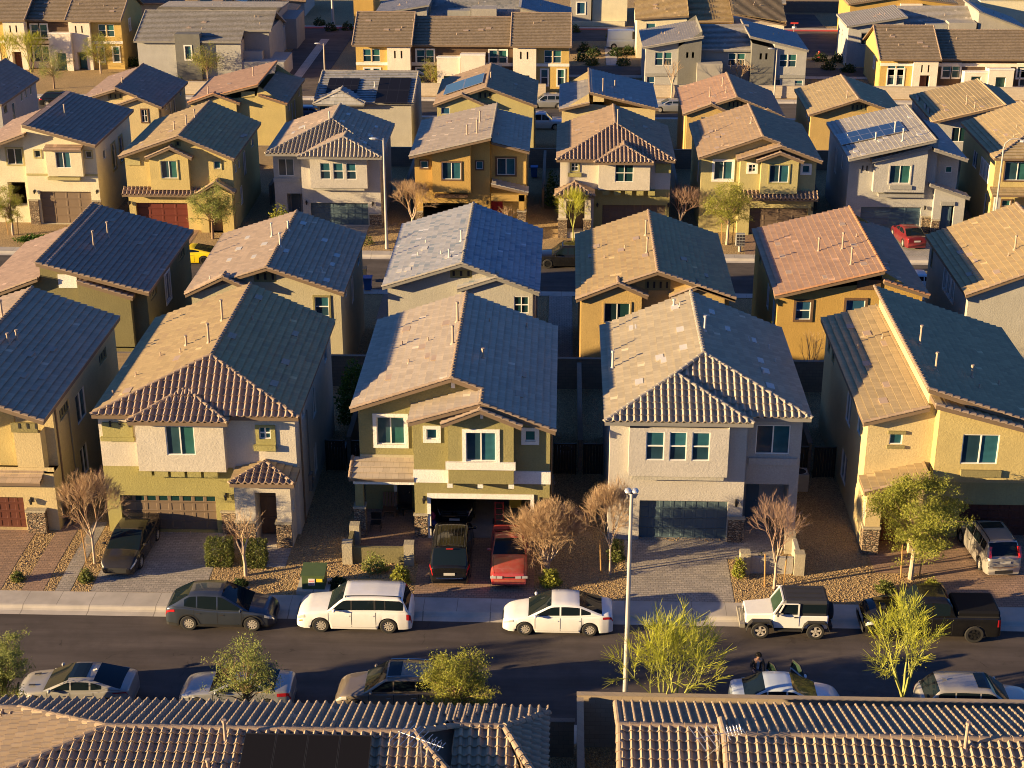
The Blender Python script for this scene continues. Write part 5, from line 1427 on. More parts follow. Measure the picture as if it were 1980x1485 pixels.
# right hip face and lower second roof
h.plane([(rx1, ry, rz), (rx1+3.1, E0, EZ), (rx1+5.6, E0, EZ-.88), (rx1+5.6, yn, EZ-.9), (rx1+(ry-yn)*.85, yn, nz(yn))] if False else [(rx1, ry, rz), (rx1+(ry-yn)*.85, yn, nz(yn)), (rx1+2.6, yn, nz(yn)), (rx1+2.6, ry+2.6, EZ+.2)], 'barrel', per=.33)
r2y, r2z = 46.9, EZ+s0*(E0-46.9)
r2a, r2b = -3.54, -1.81
xe = -.28
h.plane([(rx1+.4, E0, EZ), (xe, E0, EZ), (xe, E0-.4, EZ+.1), (r2b, r2y, r2z), (r2a, r2y, r2z)], 'barrel', per=.33)
h.plane([(r2a, r2y, r2z), (r2b, r2y, r2z), (r2b+2.4, yn+1, r2z-s0*(r2y-yn-1)), (r2a-.2, yn+1, r2z-s0*(r2y-yn-1))], 'barrel', per=.33)
h.plane([(r2b, r2y, r2z), (xe, E0-.4, EZ+.1), (xe, 43.2, EZ+.1), (xe-.02, 43., EZ+.08)], 'barrel', per=.33)
h.caps(((bx, by, bz), tuple(A)), (tuple(C_), tuple(A)), (tuple(A), (rx1, ry, rz)), ((rx1+3.3, ry-3.9, nz(ry-3.9)), (rx1, ry, rz)), ((rx1, ry, rz), (r2a, r2y, r2z)), ((r2a, r2y, r2z), (r2b, r2y, r2z)), ((xe, 44., EZ+.14), (r2b, r2y, r2z)), ((r2b, r2y, r2z), (xe, E0-.4, EZ+.12)), ((-25, by, bz), (bx, by, bz)), r=.15)
h.block('wall', ST['tan'], -26., -.7, 38., 48.8, 0, EZ-.2)
pa, pb = -10.69, -6.30
h.solar([(pa, 42.6, nz(42.6)), (pb, 42.6, nz(42.6)), (pb, 45.75, nz(45.75)), (pa, 45.75, nz(45.75))], 4, 2, None, .27)
h.finish(vents=[(-11.37, 45.54, .85), (-11.78, 44.49, .35)], boxes=[(-15.06, 47.49), (-14.80, 46.74)], small=[(-15.45, 44.45)])
h = House('house', 'foreground house at right with long corrugated tan tile roof behind a block wall', 'house', 10., 46., .28, 'single storey foreground houses', 'fore', 'fore')
x0 = 2.23; E1 = 49.85; EZ = 3.8
r1y, r1z = 47.1, 4.78; s1 = (r1z-EZ)/(E1-r1y)
xa, xb = 2.49, 5.68
h.plane([(x0, E1, EZ), (xb+.1, E1, EZ), (xb+.1, r1y, r1z), (x0, r1y, r1z)], 'barrel', per=.33)
h.plane([(x0, r1y, r1z), (xb+.1, r1y, r1z), (xb+.1, 39., r1z-s1*8.2), (x0, 39., r1z-s1*8.2)], 'barrel', per=.33)
r2y = 46.2; r2z = EZ+s1*(E1-r2y)
xc = 5.83
h.plane([(xc, E1, EZ+.01), (24., E1, EZ+.01), (24., r2y, r2z), (xc, r2y, r2z)], 'barrel', per=.33)
h.plane([(xc, r2y, r2z), (24., r2y, r2z), (24., 38., r2z-s1*8.2), (xc, 38., r2z-s1*8.2)], 'barrel', per=.33)
h.caps(((x0, E1, EZ), (x0, r1y, r1z)), ((x0, 39.4, r1z-s1*7.8), (x0, r1y, r1z)), ((x0, r1y, r1z), (xb, r1y, r1z)), ((xc, r1y+.4, r2z-s1*.9), (xc, r2y, r2z)), ((xc, 39.4, r2z-s1*6.8), (xc, r2y, r2z)), ((xc, r2y, r2z), (24., r2y, r2z)), r=.15)
h.block('wall', ST['greige'], x0+.35, 23.5, 38., 49.4, 0, 3.4)
h.finish(vents=[(13.96, 45.82, 1.05)], small=[(15.46, 45.25)])
q = MB(); sheet(q, 1.1, x0+.3, [(40., .29), (48., .29)]); o = q.build('artificial_turf', m_plain('turf', (.03, .10, .02), .95, var=.3, vs=9)); o['kind'] = 'stuff'
# antennas
def antenna(label, x, y, z, hgt, rz):
    t = thing('tv_antenna', label, 'antenna', (x, y, z), 'roof antennas in the foreground', rz); t['_o'] = (0, 0, 0)
    q = MB(); q.tube((0, 0, -.1), (0, 0, hgt), .018, n=6); q.build('mast', ALU, t)
    q = MB(); q.tube((-.9, 0, hgt), (.9, 0, hgt), .013, n=5)
    for i in range(9):
        xx = -.85+i*.21; l = .75-.06*i; q.tube((xx, -l, hgt+.01), (xx, l, hgt+.01), .011, n=4)
    for i in range(5): q.tube((.3+i*.12, -.12, hgt-.1), (.3+i*.12, .12, hgt+.12), .009, n=4)
    q.build('antenna_array', ALU, t)
    q = MB(); q.tube((0, 0, hgt*.6), (.5, .3, .0), .008, n=4); q.tube((0, 0, hgt*.6), (-.4, .4, .0), .008, n=4); q.build('stay', ALU, t)
antenna('wire television antenna at the roof step of the right foreground house', xc-.25, 45.6, r1z-s1*1.2, 1.25, .35)
antenna('wire television antenna beside the solar panels of the left foreground house', -4.55, 44.8, 4.6, 1.1, -.5)

# ------------------------------------------------------------------ far townhouses
GT_ = 'far townhouse blocks beyond the third street'
ZT = -5.6
def pair(x, z0, z1, w=.85, g=.12, trim=None, gi=None): return [(x-w-g/2, x-g/2, z0, z1, 'hung', trim, gi if gi is not None else 0), (x+g/2, x+g/2+w, z0, z1, 'hung', trim, gi if gi is not None else 1)]
def tan_town(label, Y, X, ze, zr, entry, wl, wr, flip=False):
    """X = six x edges: ochre, pale tower | cocoa middle | pale tower, ochre"""
    a0, a1, a2, b0, b1, b2 = X
    h = House('townhouse', label, 'townhouse', (a0+b2)/2, Y, ZT, GT_, SH['brown'], 'brown')
    zm = -2.05
    def end(o0, o1, t0, t1, side):
        h.block('ochre_wall', ST['ochre'] if True else 0, o0, o1, Y+.3, Y+11, ZT-.5, ze-.1, fw=pair((o0+o1)/2, ze-2.3, ze-.75, .95)+pair((o0+o1)/2, -4.6, -2.7, .8, 1.2 if side else .3, (TRIMW, .14)), lw=[(Y+4, Y+4.8, ze-2.2, ze-.8, 'hung', (TRIMW, .14))], rw=[(Y+4, Y+4.8, ze-2.2, ze-.8, 'hung', (TRIMW, .14))])
        h.block('pale_tower', ST['pale'], t0, t1, Y-.25, Y+11, ZT-.5, ze-.25, fh=[((t0+t1)/2-.55, (t0+t1)/2-.35, ze-1.75, ze-.85, .15), ((t0+t1)/2+.25, (t0+t1)/2+.45, ze-1.75, ze-.85, .15), ((t0+t1)/2-.6, (t0+t1)/2+.6, ZT, ZT+2.3, .9)])
        h.door('green' if side else 'maroon', (t0+t1)/2-.5, (t0+t1)/2+.4, Y+.6, ZT+.05, ZT+2.2)
        h.trim(TRIMW, o0-.03, o1+.03, Y+.3, zm-.25, zm+.1, .08)
        x0, x1 = min(o0, t0)-.35, max(o1, t1)+.3
        yr = Y+5.5
        h.plane([(x0, Y-.6, ze-.15), (x1, Y-.6, ze-.15), (x1, yr, zr), (x0, yr, zr)], course=.3); h.plane([(x0, Y+11.5, ze), (x1, Y+11.5, ze), (x1, yr, zr), (x0, yr, zr)], course=.3)
        h.caps(((x0, yr, zr), (x1, yr, zr)), ((x0+.05, Y-.6, ze-.15), (x0+.05, yr, zr)), ((x1-.05, Y-.6, ze-.15), (x1-.05, yr, zr)), r=.1)
        for x in (min(o0, t0)+.02, max(o1, t1)-.02):
            q = MB(); q.face([(x, Y, ze-.3), (x, yr, zr-.1), (x, Y+11, ze-.2)]); q.build('gable_wall', ST['ochre'], h.t)
    if a1 > a0: end(a0, a1, a1+.02, a2, 0)
    if b2 > b1: end(b1+.02, b2, b0, b1, 1)
    fw = []
    for u in wl: fw += pair(u, ze-2.6, ze-.95, .95, .18, (TRIMW, .16))
    for u in wr: fw += pair(u, -4.8, -2.8, .9, .18, (TRIMW, .16))
    h.block('cocoa_wall', ST['cocoa'], a2+.02, b0-.02, Y+1., Y+10.5, ZT-.5, ze-.35, fw=fw)
    h.trim(ST['pale'], a2+.03, b0-.03, Y+1., zm-.4, zm, .1); h.trim(ST['pale'], a2+.03, b0-.03, Y+1., ZT, ZT+.8, .1, 'base_band')
    h.plane([(a2-.3, Y+.45, ze-.3), (b0+.3, Y+.45, ze-.3), (b0+.3, Y+5.6, zr-.55), (a2-.3, Y+5.6, zr-.55)], course=.3); h.plane([(a2-.3, Y+11., ze-.3), (b0+.3, Y+11., ze-.3), (b0+.3, Y+5.6, zr-.55), (a2-.3, Y+5.6, zr-.55)], course=.3)
    h.caps(((a2, Y+5.6, zr-.55), (b0, Y+5.6, zr-.55)), r=.1)
    for e0, e1, zt, d in entry:
        h.block('entry_box', ST['white'] if False else ST['pale'], e0, e1, Y-d, Y+1., ZT-.5, zt, lid=True, fh=[((e0+e1)/2-.6, (e0+e1)/2+.6, ZT, ZT+2.3, .5)])
        h.door('green', (e0+e1)/2-.6, (e0+e1)/2+.6, Y-d+.45, ZT+.05, ZT+2.3)
        h.trim(ST['white'], e0-.05, e1+.05, Y-d, zt, zt+.18, .06, 'parapet_cap', .5)
    R2 = random.Random(len(label))
    h.finish(small=[(a0+1+R2.random()*(b2-a0-2), Y+1.2+R2.random()*3.4) for _ in range(7)], boxes=[(a0+1+R2.random()*(b2-a0-2), Y+1.2+R2.random()*3.4) for _ in range(6)], mats=[SH['brown'], FASCIA])
    return h
ze, zr = 0.40, 3.15
tan_town('middle tan and dark brown townhouse with white boxed entries', 192.4, [-25.21, -21.39, -18.58, -6.19, -3.40, 0.57], ze, zr,
         [(-15.33, -12.52, -1.18, .9), (-12.47, -9.52, -0.78, 1.2)], [-16.87, -8.04], [-16.96])
zeL = 0.93
tan_town('tan and dark brown townhouse in the top left corner behind green trees', 204.5, [-76.07, -72.04, -69.30, -63.54, -60.81, -56.87], zeL, zeL+2.7,
         [(-66.09, -63.21, -0.91, .9)], [-67.77], [-67.81])
zeR = -1.20
tan_town('tan and dark brown townhouse at the right edge with a white boxed entry', 194., [38.22, 42.06, 45.02, 57.04, 59.80, 63.80], zeR, zeR+2.8,
         [(48.19, 51.02, -2.87, .7), (51.00, 53.96, -2.47, 1.)], [46.93, 55.93], [56.32])

def slabhouse(name, label, Y, parts, tile=SH['blue'], cap='gray', fas=FASCIAG, extra=None):
    h = House(name, label, 'townhouse', next((p[1] for p in parts if p[0] == 'w'), None) or parts[0][1][0][0], Y, ZT, GT_, tile, cap, fas)
    for p in parts:
        k = p[0]
        if k == 'w': h.block(p[7] if len(p) > 7 else 'wall', ST[p[6]], p[1], p[2], p[3], p[4], ZT-.6, p[5], lid=True, fw=p[8] if len(p) > 8 else (), rw=p[9] if len(p) > 9 else ())
        elif k == 'r': h.plane(p[1], course=.3)
        elif k == 'c': h.caps(*p[1], r=.1)
    mt = [tile, fas]
    P = [pl for pl in h.planes]; R2 = random.Random(len(label)*7)
    sm = []
    for pl in P:
        cx = sum(a[0] for a in pl)/len(pl); cy = sum(a[1] for a in pl)/len(pl)
        for _ in range(3): sm.append((cx+R2.uniform(-1.6, 1.6), cy+R2.uniform(-1.2, 1.2)))
    h.finish(small=sm[:9], boxes=sm[9:15] if len(sm) > 9 else sm[:2], mats=mt)
    return h
# grey split roof townhouse
Y = 194.
za0, za1 = -0.14, 1.20; xa0, xa1 = 9.43, 16.64
zb0, zb1 = 1.24, -0.39; xb0, xb1 = 22.20, 29.30
zm = -0.60
w0, w1, w2, w3, w4, w5 = 9.82, 13.75, 16.50, 22.55, 25.29, 29.21
sa = (za1-za0)/(xa1-xa0); sb = (zb1-zb0)/(xb1-xb0)
h = slabhouse('townhouse', 'grey townhouse with two opposed sloping roofs and dark towers', Y, [
    ('w', w2+.02, w3-.02, 195., 204., zm-.15, 'midgray', 'wall', pair(20.91, -2.54, -1.03, .95, .15)),
    ('r', [(xa0, 193.4, za0), (xa1, 193.4, za1), (xa1, 204.8, za1), (xa0, 204.8, za0)]), ('r', [(xb0, 193.4, zb0), (xb1, 193.4, zb1), (xb1, 204.8, zb1), (xb0, 204.8, zb0)]),
    ('r', [(w2-.2, 194.6, zm), (w3+.2, 194.6, zm), (w3+.2, 200.5, zm+2.), (w2-.2, 200.5, zm+2.)]), ('r', [(w2-.2, 205., zm), (w3+.2, 205., zm), (w3+.2, 200.5, zm+2.), (w2-.2, 200.5, zm+2.)]),
    ('c', [((xa0, 193.46, za0), (xa1, 193.46, za1)), ((xb1, 193.46, zb1), (xb0, 193.46, zb0)), ((xa1, 193.4, za1), (xa1, 204.8, za1)), ((xb0, 193.4, zb0), (xb0, 204.8, zb0))])], tile=TL['ash'])
zf = lambda x: (za0+sa*(x-xa0) if x < w2 else zb0+sb*(x-xb0))-.2
h.block('wall', ST['cool'], w0, w1, 194.1, 204.5, ZT-.6, [(w0, zf(w0)), (w1, zf(w1))], fw=pair(11.99, -2.39, -0.77, .95)+[(10.07, 11.00, -5.27, -3.75, 'hung', None, 3)])
h.block('dark_tower', ST['darkgray'], w1+.01, w2, 193.7, 204.5, ZT-.6, [(w1+.01, zf(w1)-.5), (w2, zf(w2)-.5)], fh=[(14.68, 14.96, -1.37, -0.69, .1), (15.36, 15.64, -1.37, -0.68, .1)])
h.block('dark_tower', ST['darkgray'], w3, w4-.01, 193.7, 204.5, ZT-.6, [(w3, zf(w3)-.5), (w4, zf(w4)-.5)], fh=[(23.51, 23.80, -1.50, -0.76, .1), (24.19, 24.48, -1.50, -0.75, .1)])
h.block('wall', ST['cool'], w4, w5, 194.1, 204.5, ZT-.6, [(w4, zf(w4)), (w5, zf(w5))], fw=pair(27.00, -2.48, -0.92, .95)+[(25.56, 26.28, -5.47, -3.96, 'hung', None, 0), (28.01, 28.95, -5.01, -4.07, 'hung', None, 0)])
h.block('entry_box', ST['greige'], 16.01, 19.06, 193., 195., ZT-.6, -1.90, lid=True)
h.trim(ST['midgray'], w0, w1, 194.1, -3.68, -3.36, .12); h.trim(ST['midgray'], w4, w5, 194.1, -3.82, -3.44, .12)
# grey townhouse left
Y = 199.5
e0, z0 = -53.89, -0.84; e1, z1 = -40.36, -0.75
zr = z0+2.6; yr = 206.
g = slabhouse('townhouse', 'long grey townhouse with a dark projecting window tower', Y, [
    ('r', [(e0, 199., z0), (e1, 199., z0), (e1+.2, 201.5, z0+.95), (e1+3.4, 201.5, z0+.95), (e1+3.4, yr, zr), (e0, yr, zr)] if False else [(e0, 199., z0), (e1, 199., z0), (e1, yr, zr), (e0, yr, zr)]),
    ('r', [(e1, 201.5, z0+1.), (e1+3.4, 201.5, z0+1.), (e1+3.4, yr, zr), (e1, yr, zr)]), ('r', [(e0, 213., z0), (e1+3.4, 213., z0), (e1+3.4, yr, zr), (e0, yr, zr)]),
    ('c', [((e0+.06, 199., z0), (e0+.06, yr, zr)), ((e0, yr, zr), (e1+3.4, yr, zr))]),
    ('w', e0+.3, e1-.2, 199.5, 212.5, z0-.1, 'cool', 'wall', ()),
    ('w', e1-.18, e1+3., 202., 212.5, z0+.8, 'midgray', 'side_wall'),
    ('w', -48.66, -45.52, 198.9, 200.6, 0.10, 'darkgray', 'window_tower', [(-47.46, -46.69, -3.03, -1.36, 'pane', TRIMW, 0)]),
    ('w', -42.69, -35.22, 199.6, 206., -3.46, 'cool', 'lower_wall'),
    ], tile=SH['gray'])
a, za = -55.63, -0.51; b, zb = -38.67, -0.48
slabhouse('townhouse', 'grey green flat topped townhouse behind the long grey one', 216., [
    ('w', a+.3, b-.3, 216., 226., za-.2, 'greige'), ('r', [(a, 215.7, za), (b, 215.7, zb), (b, 220., za+.3), (a, 220., za+.3)]), ('r', [(a, 226., za), (b, 226., zb), (b, 220., za+.3), (a, 220., za+.3)]), 
    ('w', b-.2, b+2., 219., 226., za-1., 'midgray', 'side_wall')], tile=SH['gray'])
# row of garages along the left lane
xg = -38.2
t = House('garage_row', 'row of recessed garages along the left lane', 'garage', xg, 206., ZT, None)
for k in range(6):
    y = 201.+k*4.1
    t.block('garage_bay', ST['midgray' if k % 2 else 'cool'], xg-3.5, xg, y, y+3.3, ZT-.5, -2.4+(.3 if k % 2 else 0), lid=True)
q = MB(); q.box(xg-3.6, xg-1.2, 201.2, 225., ZT-.3, -2.7); q.build('garage_back', DOORS['navy'], t.t)
# townhouse with solar at top left
a, za = -55.20, -2.41; m_, zm_ = -48.71, -0.94; b, zb = -38.73, -2.60
h = slabhouse('townhouse', 'cream gabled townhouse with blue solar strips at the top left', 226.4, [
    ('r', [(a, 226., za), (m_, 226., zm_), (m_, 236., zm_), (a, 236., za)]), ('r', [(m_, 226., zm_), (b, 226., zb), (b, 236., zb), (m_, 236., zm_)]), ('c', [((a, 226., za), (m_, 226., zm_)), ((b, 226., zb), (m_, 226., zm_)), ((m_, 226., zm_), (m_, 236., zm_))])], tile=TL['clay'], cap='brown', fas=FASCIA)
h.block('wall', ST['ivory'], a+.3, b-.3, 226.5, 235.5, ZT-.6, [(a+.3, za), (m_, zm_-.2), (b-.3, zb)])
fz = lambda x: zm_+(zb-zm_)*(x-m_)/(b-m_)
for (u, w, c, d) in ((m_+1., m_+3., 230.5, 231.9), (m_+2.6, m_+5.2, 228.9, 230.2), (m_+3.4, m_+6.8, 227., 228.4)):
    h.solar([(u, c, fz(u)), (w, c, fz(w)), (w, d, fz(w)), (u, d, fz(u))], 3, 1, SOLARB)
# tan building behind the grey split house
Y = 214.
def shed(label, Y, D, roofs, walls, tile, cap='brown', fas=FASCIA):
    """roofs: list of 4 (x,y,z); walls: (x0,x1,y0,y1,top,stucco,name,windows)"""
    return slabhouse('townhouse', label, Y, [('r', r) for r in roofs]+[('w', *w) for w in walls], tile, cap, fas)
z1 = -0.37; z2 = -0.81; z3 = -0.77
x0, x1, x2, x3, x4 = 9.28, 16.37, 22.38, 21.97, 29.19
shed('tan townhouse with three brown roofs behind the grey split roof one', Y, 10, [[(x0, 214., z1), (x1, 214., z1+.4), (x1, 219.5, z1+2.4), (x0, 219.5, z1+2.)], [(x1-.2, 214.6, z2), (x2, 214.6, z2), (x2, 220., z2+2.1), (x1-.2, 220., z2+2.1)], [(x3, 213.6, z3+1.2), (x4, 213.6, z3-.2), (x4, 220., z3+2.), (x3, 220., z3+2.6)]],
     [(x0+.3, x1-.2, 214.4, 224., z1-.1, 'ivory', 'wall', [(10.82, 12.01, -1.88, -1.00, 'pane', None, 0)]), (x1-.18, x2-.1, 215., 224., z2-.1, 'ochre', 'wall', [(20.46, 21.54, -2.21, -1.26, 'pane', None, 0)]), (x3+.3, x4-.2, 214.1, 224., z3-.3, 'pale', 'wall')], TL['umber'])
# grey building behind the right tan one
x0, z0 = 36.38, -0.33; x1, z1 = 44.07, 0.97; x2 = 49.70; x3 = 53.20; x4, z4 = 53.01, 1.74; x5, z5 = 59.67, -0.59
zm = -1.11
h = shed('grey townhouse with sloped and flat roofs behind the right tan one', 209., 10, [[(x0, 209., z0), (x1, 209., z1), (x1, 218., z1), (x0, 218., z0)], [(x1-.1, 209.8, zm), (x3+1., 209.8, zm), (x3+1., 216., zm+2.3), (x1-.1, 216., zm+2.3)], [(x4, 209., z4), (x5, 209., z5), (x5, 218., z5), (x4, 218., z4)]],
     [(x1-.25, x3, 210.2, 218., zm-.1, 'midgray', 'wall', [(44.79, 46.09, -2.36, -1.30, 'pane', None, 0)]), (49.47, 52.98, 209.3, 211.5, 0.23, 'greige', 'parapet_box'), (46.60, 49.39, 209.6, 211.5, -0.04, 'midgray', 'parapet_box')], TL['ash'], 'gray', FASCIAG)
h.block('wall', ST['cool'], x0+.3, x1-.4, 209.5, 217.6, ZT-.6, [(x0+.3, z0-.1), (x1-.4, z1-.25)], fw=[(38.39, 39.32, -2.67, -1.21, 'hung', (ST['midgray'], .14), 2)])
h.block('wall', ST['greige'], x4+.2, x5-.3, 209.5, 217.6, ZT-.6, [(x4+.2, z4-.25), (x5-.3, z5-.1)], fw=[(57.62, 58.82, -2.28, -1.62, 'pane', None, 0)])
# top middle grey
x0, z0 = -25.56, -0.34; x1, z1 = -18.16, 0.94; x2 = -6.08; x3, z3 = -6.26, 0.73; x4, z4 = 0.87, -1.01
zm = -1.13
h = shed('grey townhouse with mixed sloped roofs behind the middle tan one', 216., 10, [[(x0, 216., z0), (x1, 216., z1), (x1, 226., z1), (x0, 226., z0)], [(x1-.1, 216.8, zm), (x2, 216.8, zm), (x2, 224., zm+2.4), (x1-.1, 224., zm+2.4)], [(x3, 216., z3), (x4, 216., z4), (x4, 226., z4), (x3, 226., z3)]],
     [(x1-.25, x2-.2, 217.2, 225., zm-.1, 'midgray', 'wall'), (-15.77, -12.65, 216.4, 218.5, 0.17, 'midgray', 'parapet_box'), (-12.56, -9.17, 216., 218.5, 0.50, 'greige', 'parapet_box')], TL['slate'], 'gray', FASCIAG)
h.block('wall', ST['greige'], x0+.3, x1-.4, 216.5, 225.6, ZT-.6, [(x0+.3, z0-.1), (x1-.4, z1-.25)], fw=[(-24.38, -23.28, -1.79, -1.11, 'pane', (ST['darkgray'], .12), 2)])
h.block('wall', ST['greige'], x3+.3, x4-.3, 216.5, 225.6, ZT-.6, [(x3+.3, z3-.25), (x4-.3, z4-.1)])
# beige two tone building, ochre corner, far strips
shed('beige townhouse end wall with a narrow grey window bay', 238., 8, [], [(4.01, 9.11, 238., 250., -0.07, 'ivory', 'wall'), (0.86, 3.82, 237.5, 250., -0.00, 'greige', 'window_tower', [(1.75, 2.92, -3.88, -2.24, 'pane', TRIMW, 3)]), (0.60, 8.82, 237.2, 238., -4.95, 'ivory', 'lower_wall')], SH['brown'])
shed('ochre townhouse edge behind the middle tan one', 224., 8, [], [(-29.37, -26.63, 224., 232., 1.22, 'gold', 'wall')], SH['brown'])
x0, z0 = 39.23, -0.30; x1, z1 = 46.24, 0.87; x2, z2 = 54.30, -0.15
h = shed('long golden townhouse with low gable near the top right', 226., 8, [[(x0, 225.6, z0), (x1, 225.6, z1), (x1, 236., z1), (x0, 236., z0)], [(x1, 225.6, z1), (x2, 225.6, z2), (x2, 236., z2), (x1, 236., z1)]], [(46.40, 49.38, 225.5, 227., -0.17, 'pale', 'bay', [(47.54, 48.53, -1.72, -1.09, 'pane', None, 0)])], TL['drab'])
h.block('wall', ST['gold'], x0+.3, x2-.3, 226., 235.5, ZT-.6, [(x0+.3, z0-.1), (x1, z1-.2), (x2-.3, z2-.1)])
x0, z0 = 61.97, -0.90; x1, z1 = 69.53, -2.02
h = shed('pale townhouse with salmon roof in the top right corner', 232., 8, [[(x0, 231.6, z0+1.3), (x1, 231.6, z0+.2), (x1, 240., z0+.8), (x0, 240., z0+2.)]], [(x0-3., x1, 232., 239., z0+.1, 'ivory', 'wall')], TL['terra'])
def toptown(label, x0, x1, Y, ze, st, tl):
    shed(label, Y, 8, [[(x0, Y-.4, ze), (x1, Y-.4, ze), (x1, Y+5, ze+2.), (x0, Y+5, ze+2.)], [(x0, Y+10.4, ze), (x1, Y+10.4, ze), (x1, Y+5, ze+2.), (x0, Y+5, ze+2.)]], [(x0+.3, x1-.3, Y, Y+10., ze-.1, st, 'wall')], TL[tl])
toptown('slate roofed townhouse at the top edge above the brown roofs', 17.42, 31.98, 236., -1.94, 'midgray', 'slate')
toptown('pale townhouse at the top left edge behind the tan one', -75.57, -62.86, 226., -0.06, 'ivory', 'umber')
toptown('clay roofed townhouse at the top edge above the solar strips', -54.67, -39.15, 244., -3.37, 'cool', 'clay')
toptown('dark slate townhouse at the top edge beside the left lane', -64.76, -56.86, 232., -1.73, 'midgray', 'walnut')

# ------------------------------------------------------------------ vehicles
PAINT = {k: m_paint('paint_'+k, c, mt, r, d) for k, c, mt, r, d in (
    ('graphite', (.06, .072, .092), .5, .28, .04), ('white', (.78, .76, .72), 0, .35, .12), ('black', (.010, .010, .011), .1, .1, .02), ('silver', (.42, .42, .41), .6, .32, .1),
    ('greymat', (.34, .325, .30), .35, .4, .1), ('taupe', (.23, .185, .135), .5, .34, .12), ('red', (.42, .03, .025), 0, .45, .4), ('skyblue', (.55, .62, .68), .15, .35, .08),
    ('beige', (.40, .375, .335), .4, .35, .12), ('yellow', (.80, .58, .01), 0, .3, .04), ('maroon', (.17, .012, .018), .2, .3, .1), ('navy', (.02, .06, .14), .3, .3, .08), ('charcoal', (.035, .031, .028), .3, .14, .05))}
CGL = m_plain('car_glass', (.008, .014, .018), .03, spec=.28)
CGLG = m_plain('car_glass_green', (.03, .055, .035), .05, spec=.8)
for k_ in ('black', 'charcoal'):
    b_ = PAINT[k_].node_tree.nodes['Principled BSDF']; b_.inputs['Coat Weight'].default_value = .35; b_.inputs['Specular IOR Level'].default_value = .25
TYRE = m_plain('tyre_rubber', (.018, .017, .016), .85); RIM = m_plain('alloy_rim', (.55, .50, .43), .4, .25); RIMD = m_plain('dark_rim', (.05, .05, .05), .35, .7)
PLAS = m_plain('black_plastic', (.022, .021, .02), .6); CHROME = m_plain('chrome', (.65, .63, .6), .12, 1.)
HLIT = m_plain('headlight_lens', (.62, .60, .55), .08, .3, spec=.9); TLIT = m_plain('taillight_lens', (.42, .015, .02), .12, spec=.8); AMB = m_plain('amber_lens', (.7, .25, .02), .15)
PLATE = m_plain('plate', (.5, .48, .42), .5); SEAT = m_plain('seat_cloth', (.12, .1, .08), .9)

def lerp(tab, x):
    if x <= tab[0][0]: return tab[0][1]
    for (a, va), (b, vb) in zip(tab, tab[1:]):
        if x <= b: return va+(vb-va)*(x-a)/(b-a) if b > a else vb
    return tab[-1][1]
def smooth(tab, x, r=.10): return (lerp(tab, x-r)+2*lerp(tab, x)+lerp(tab, x+r))/4

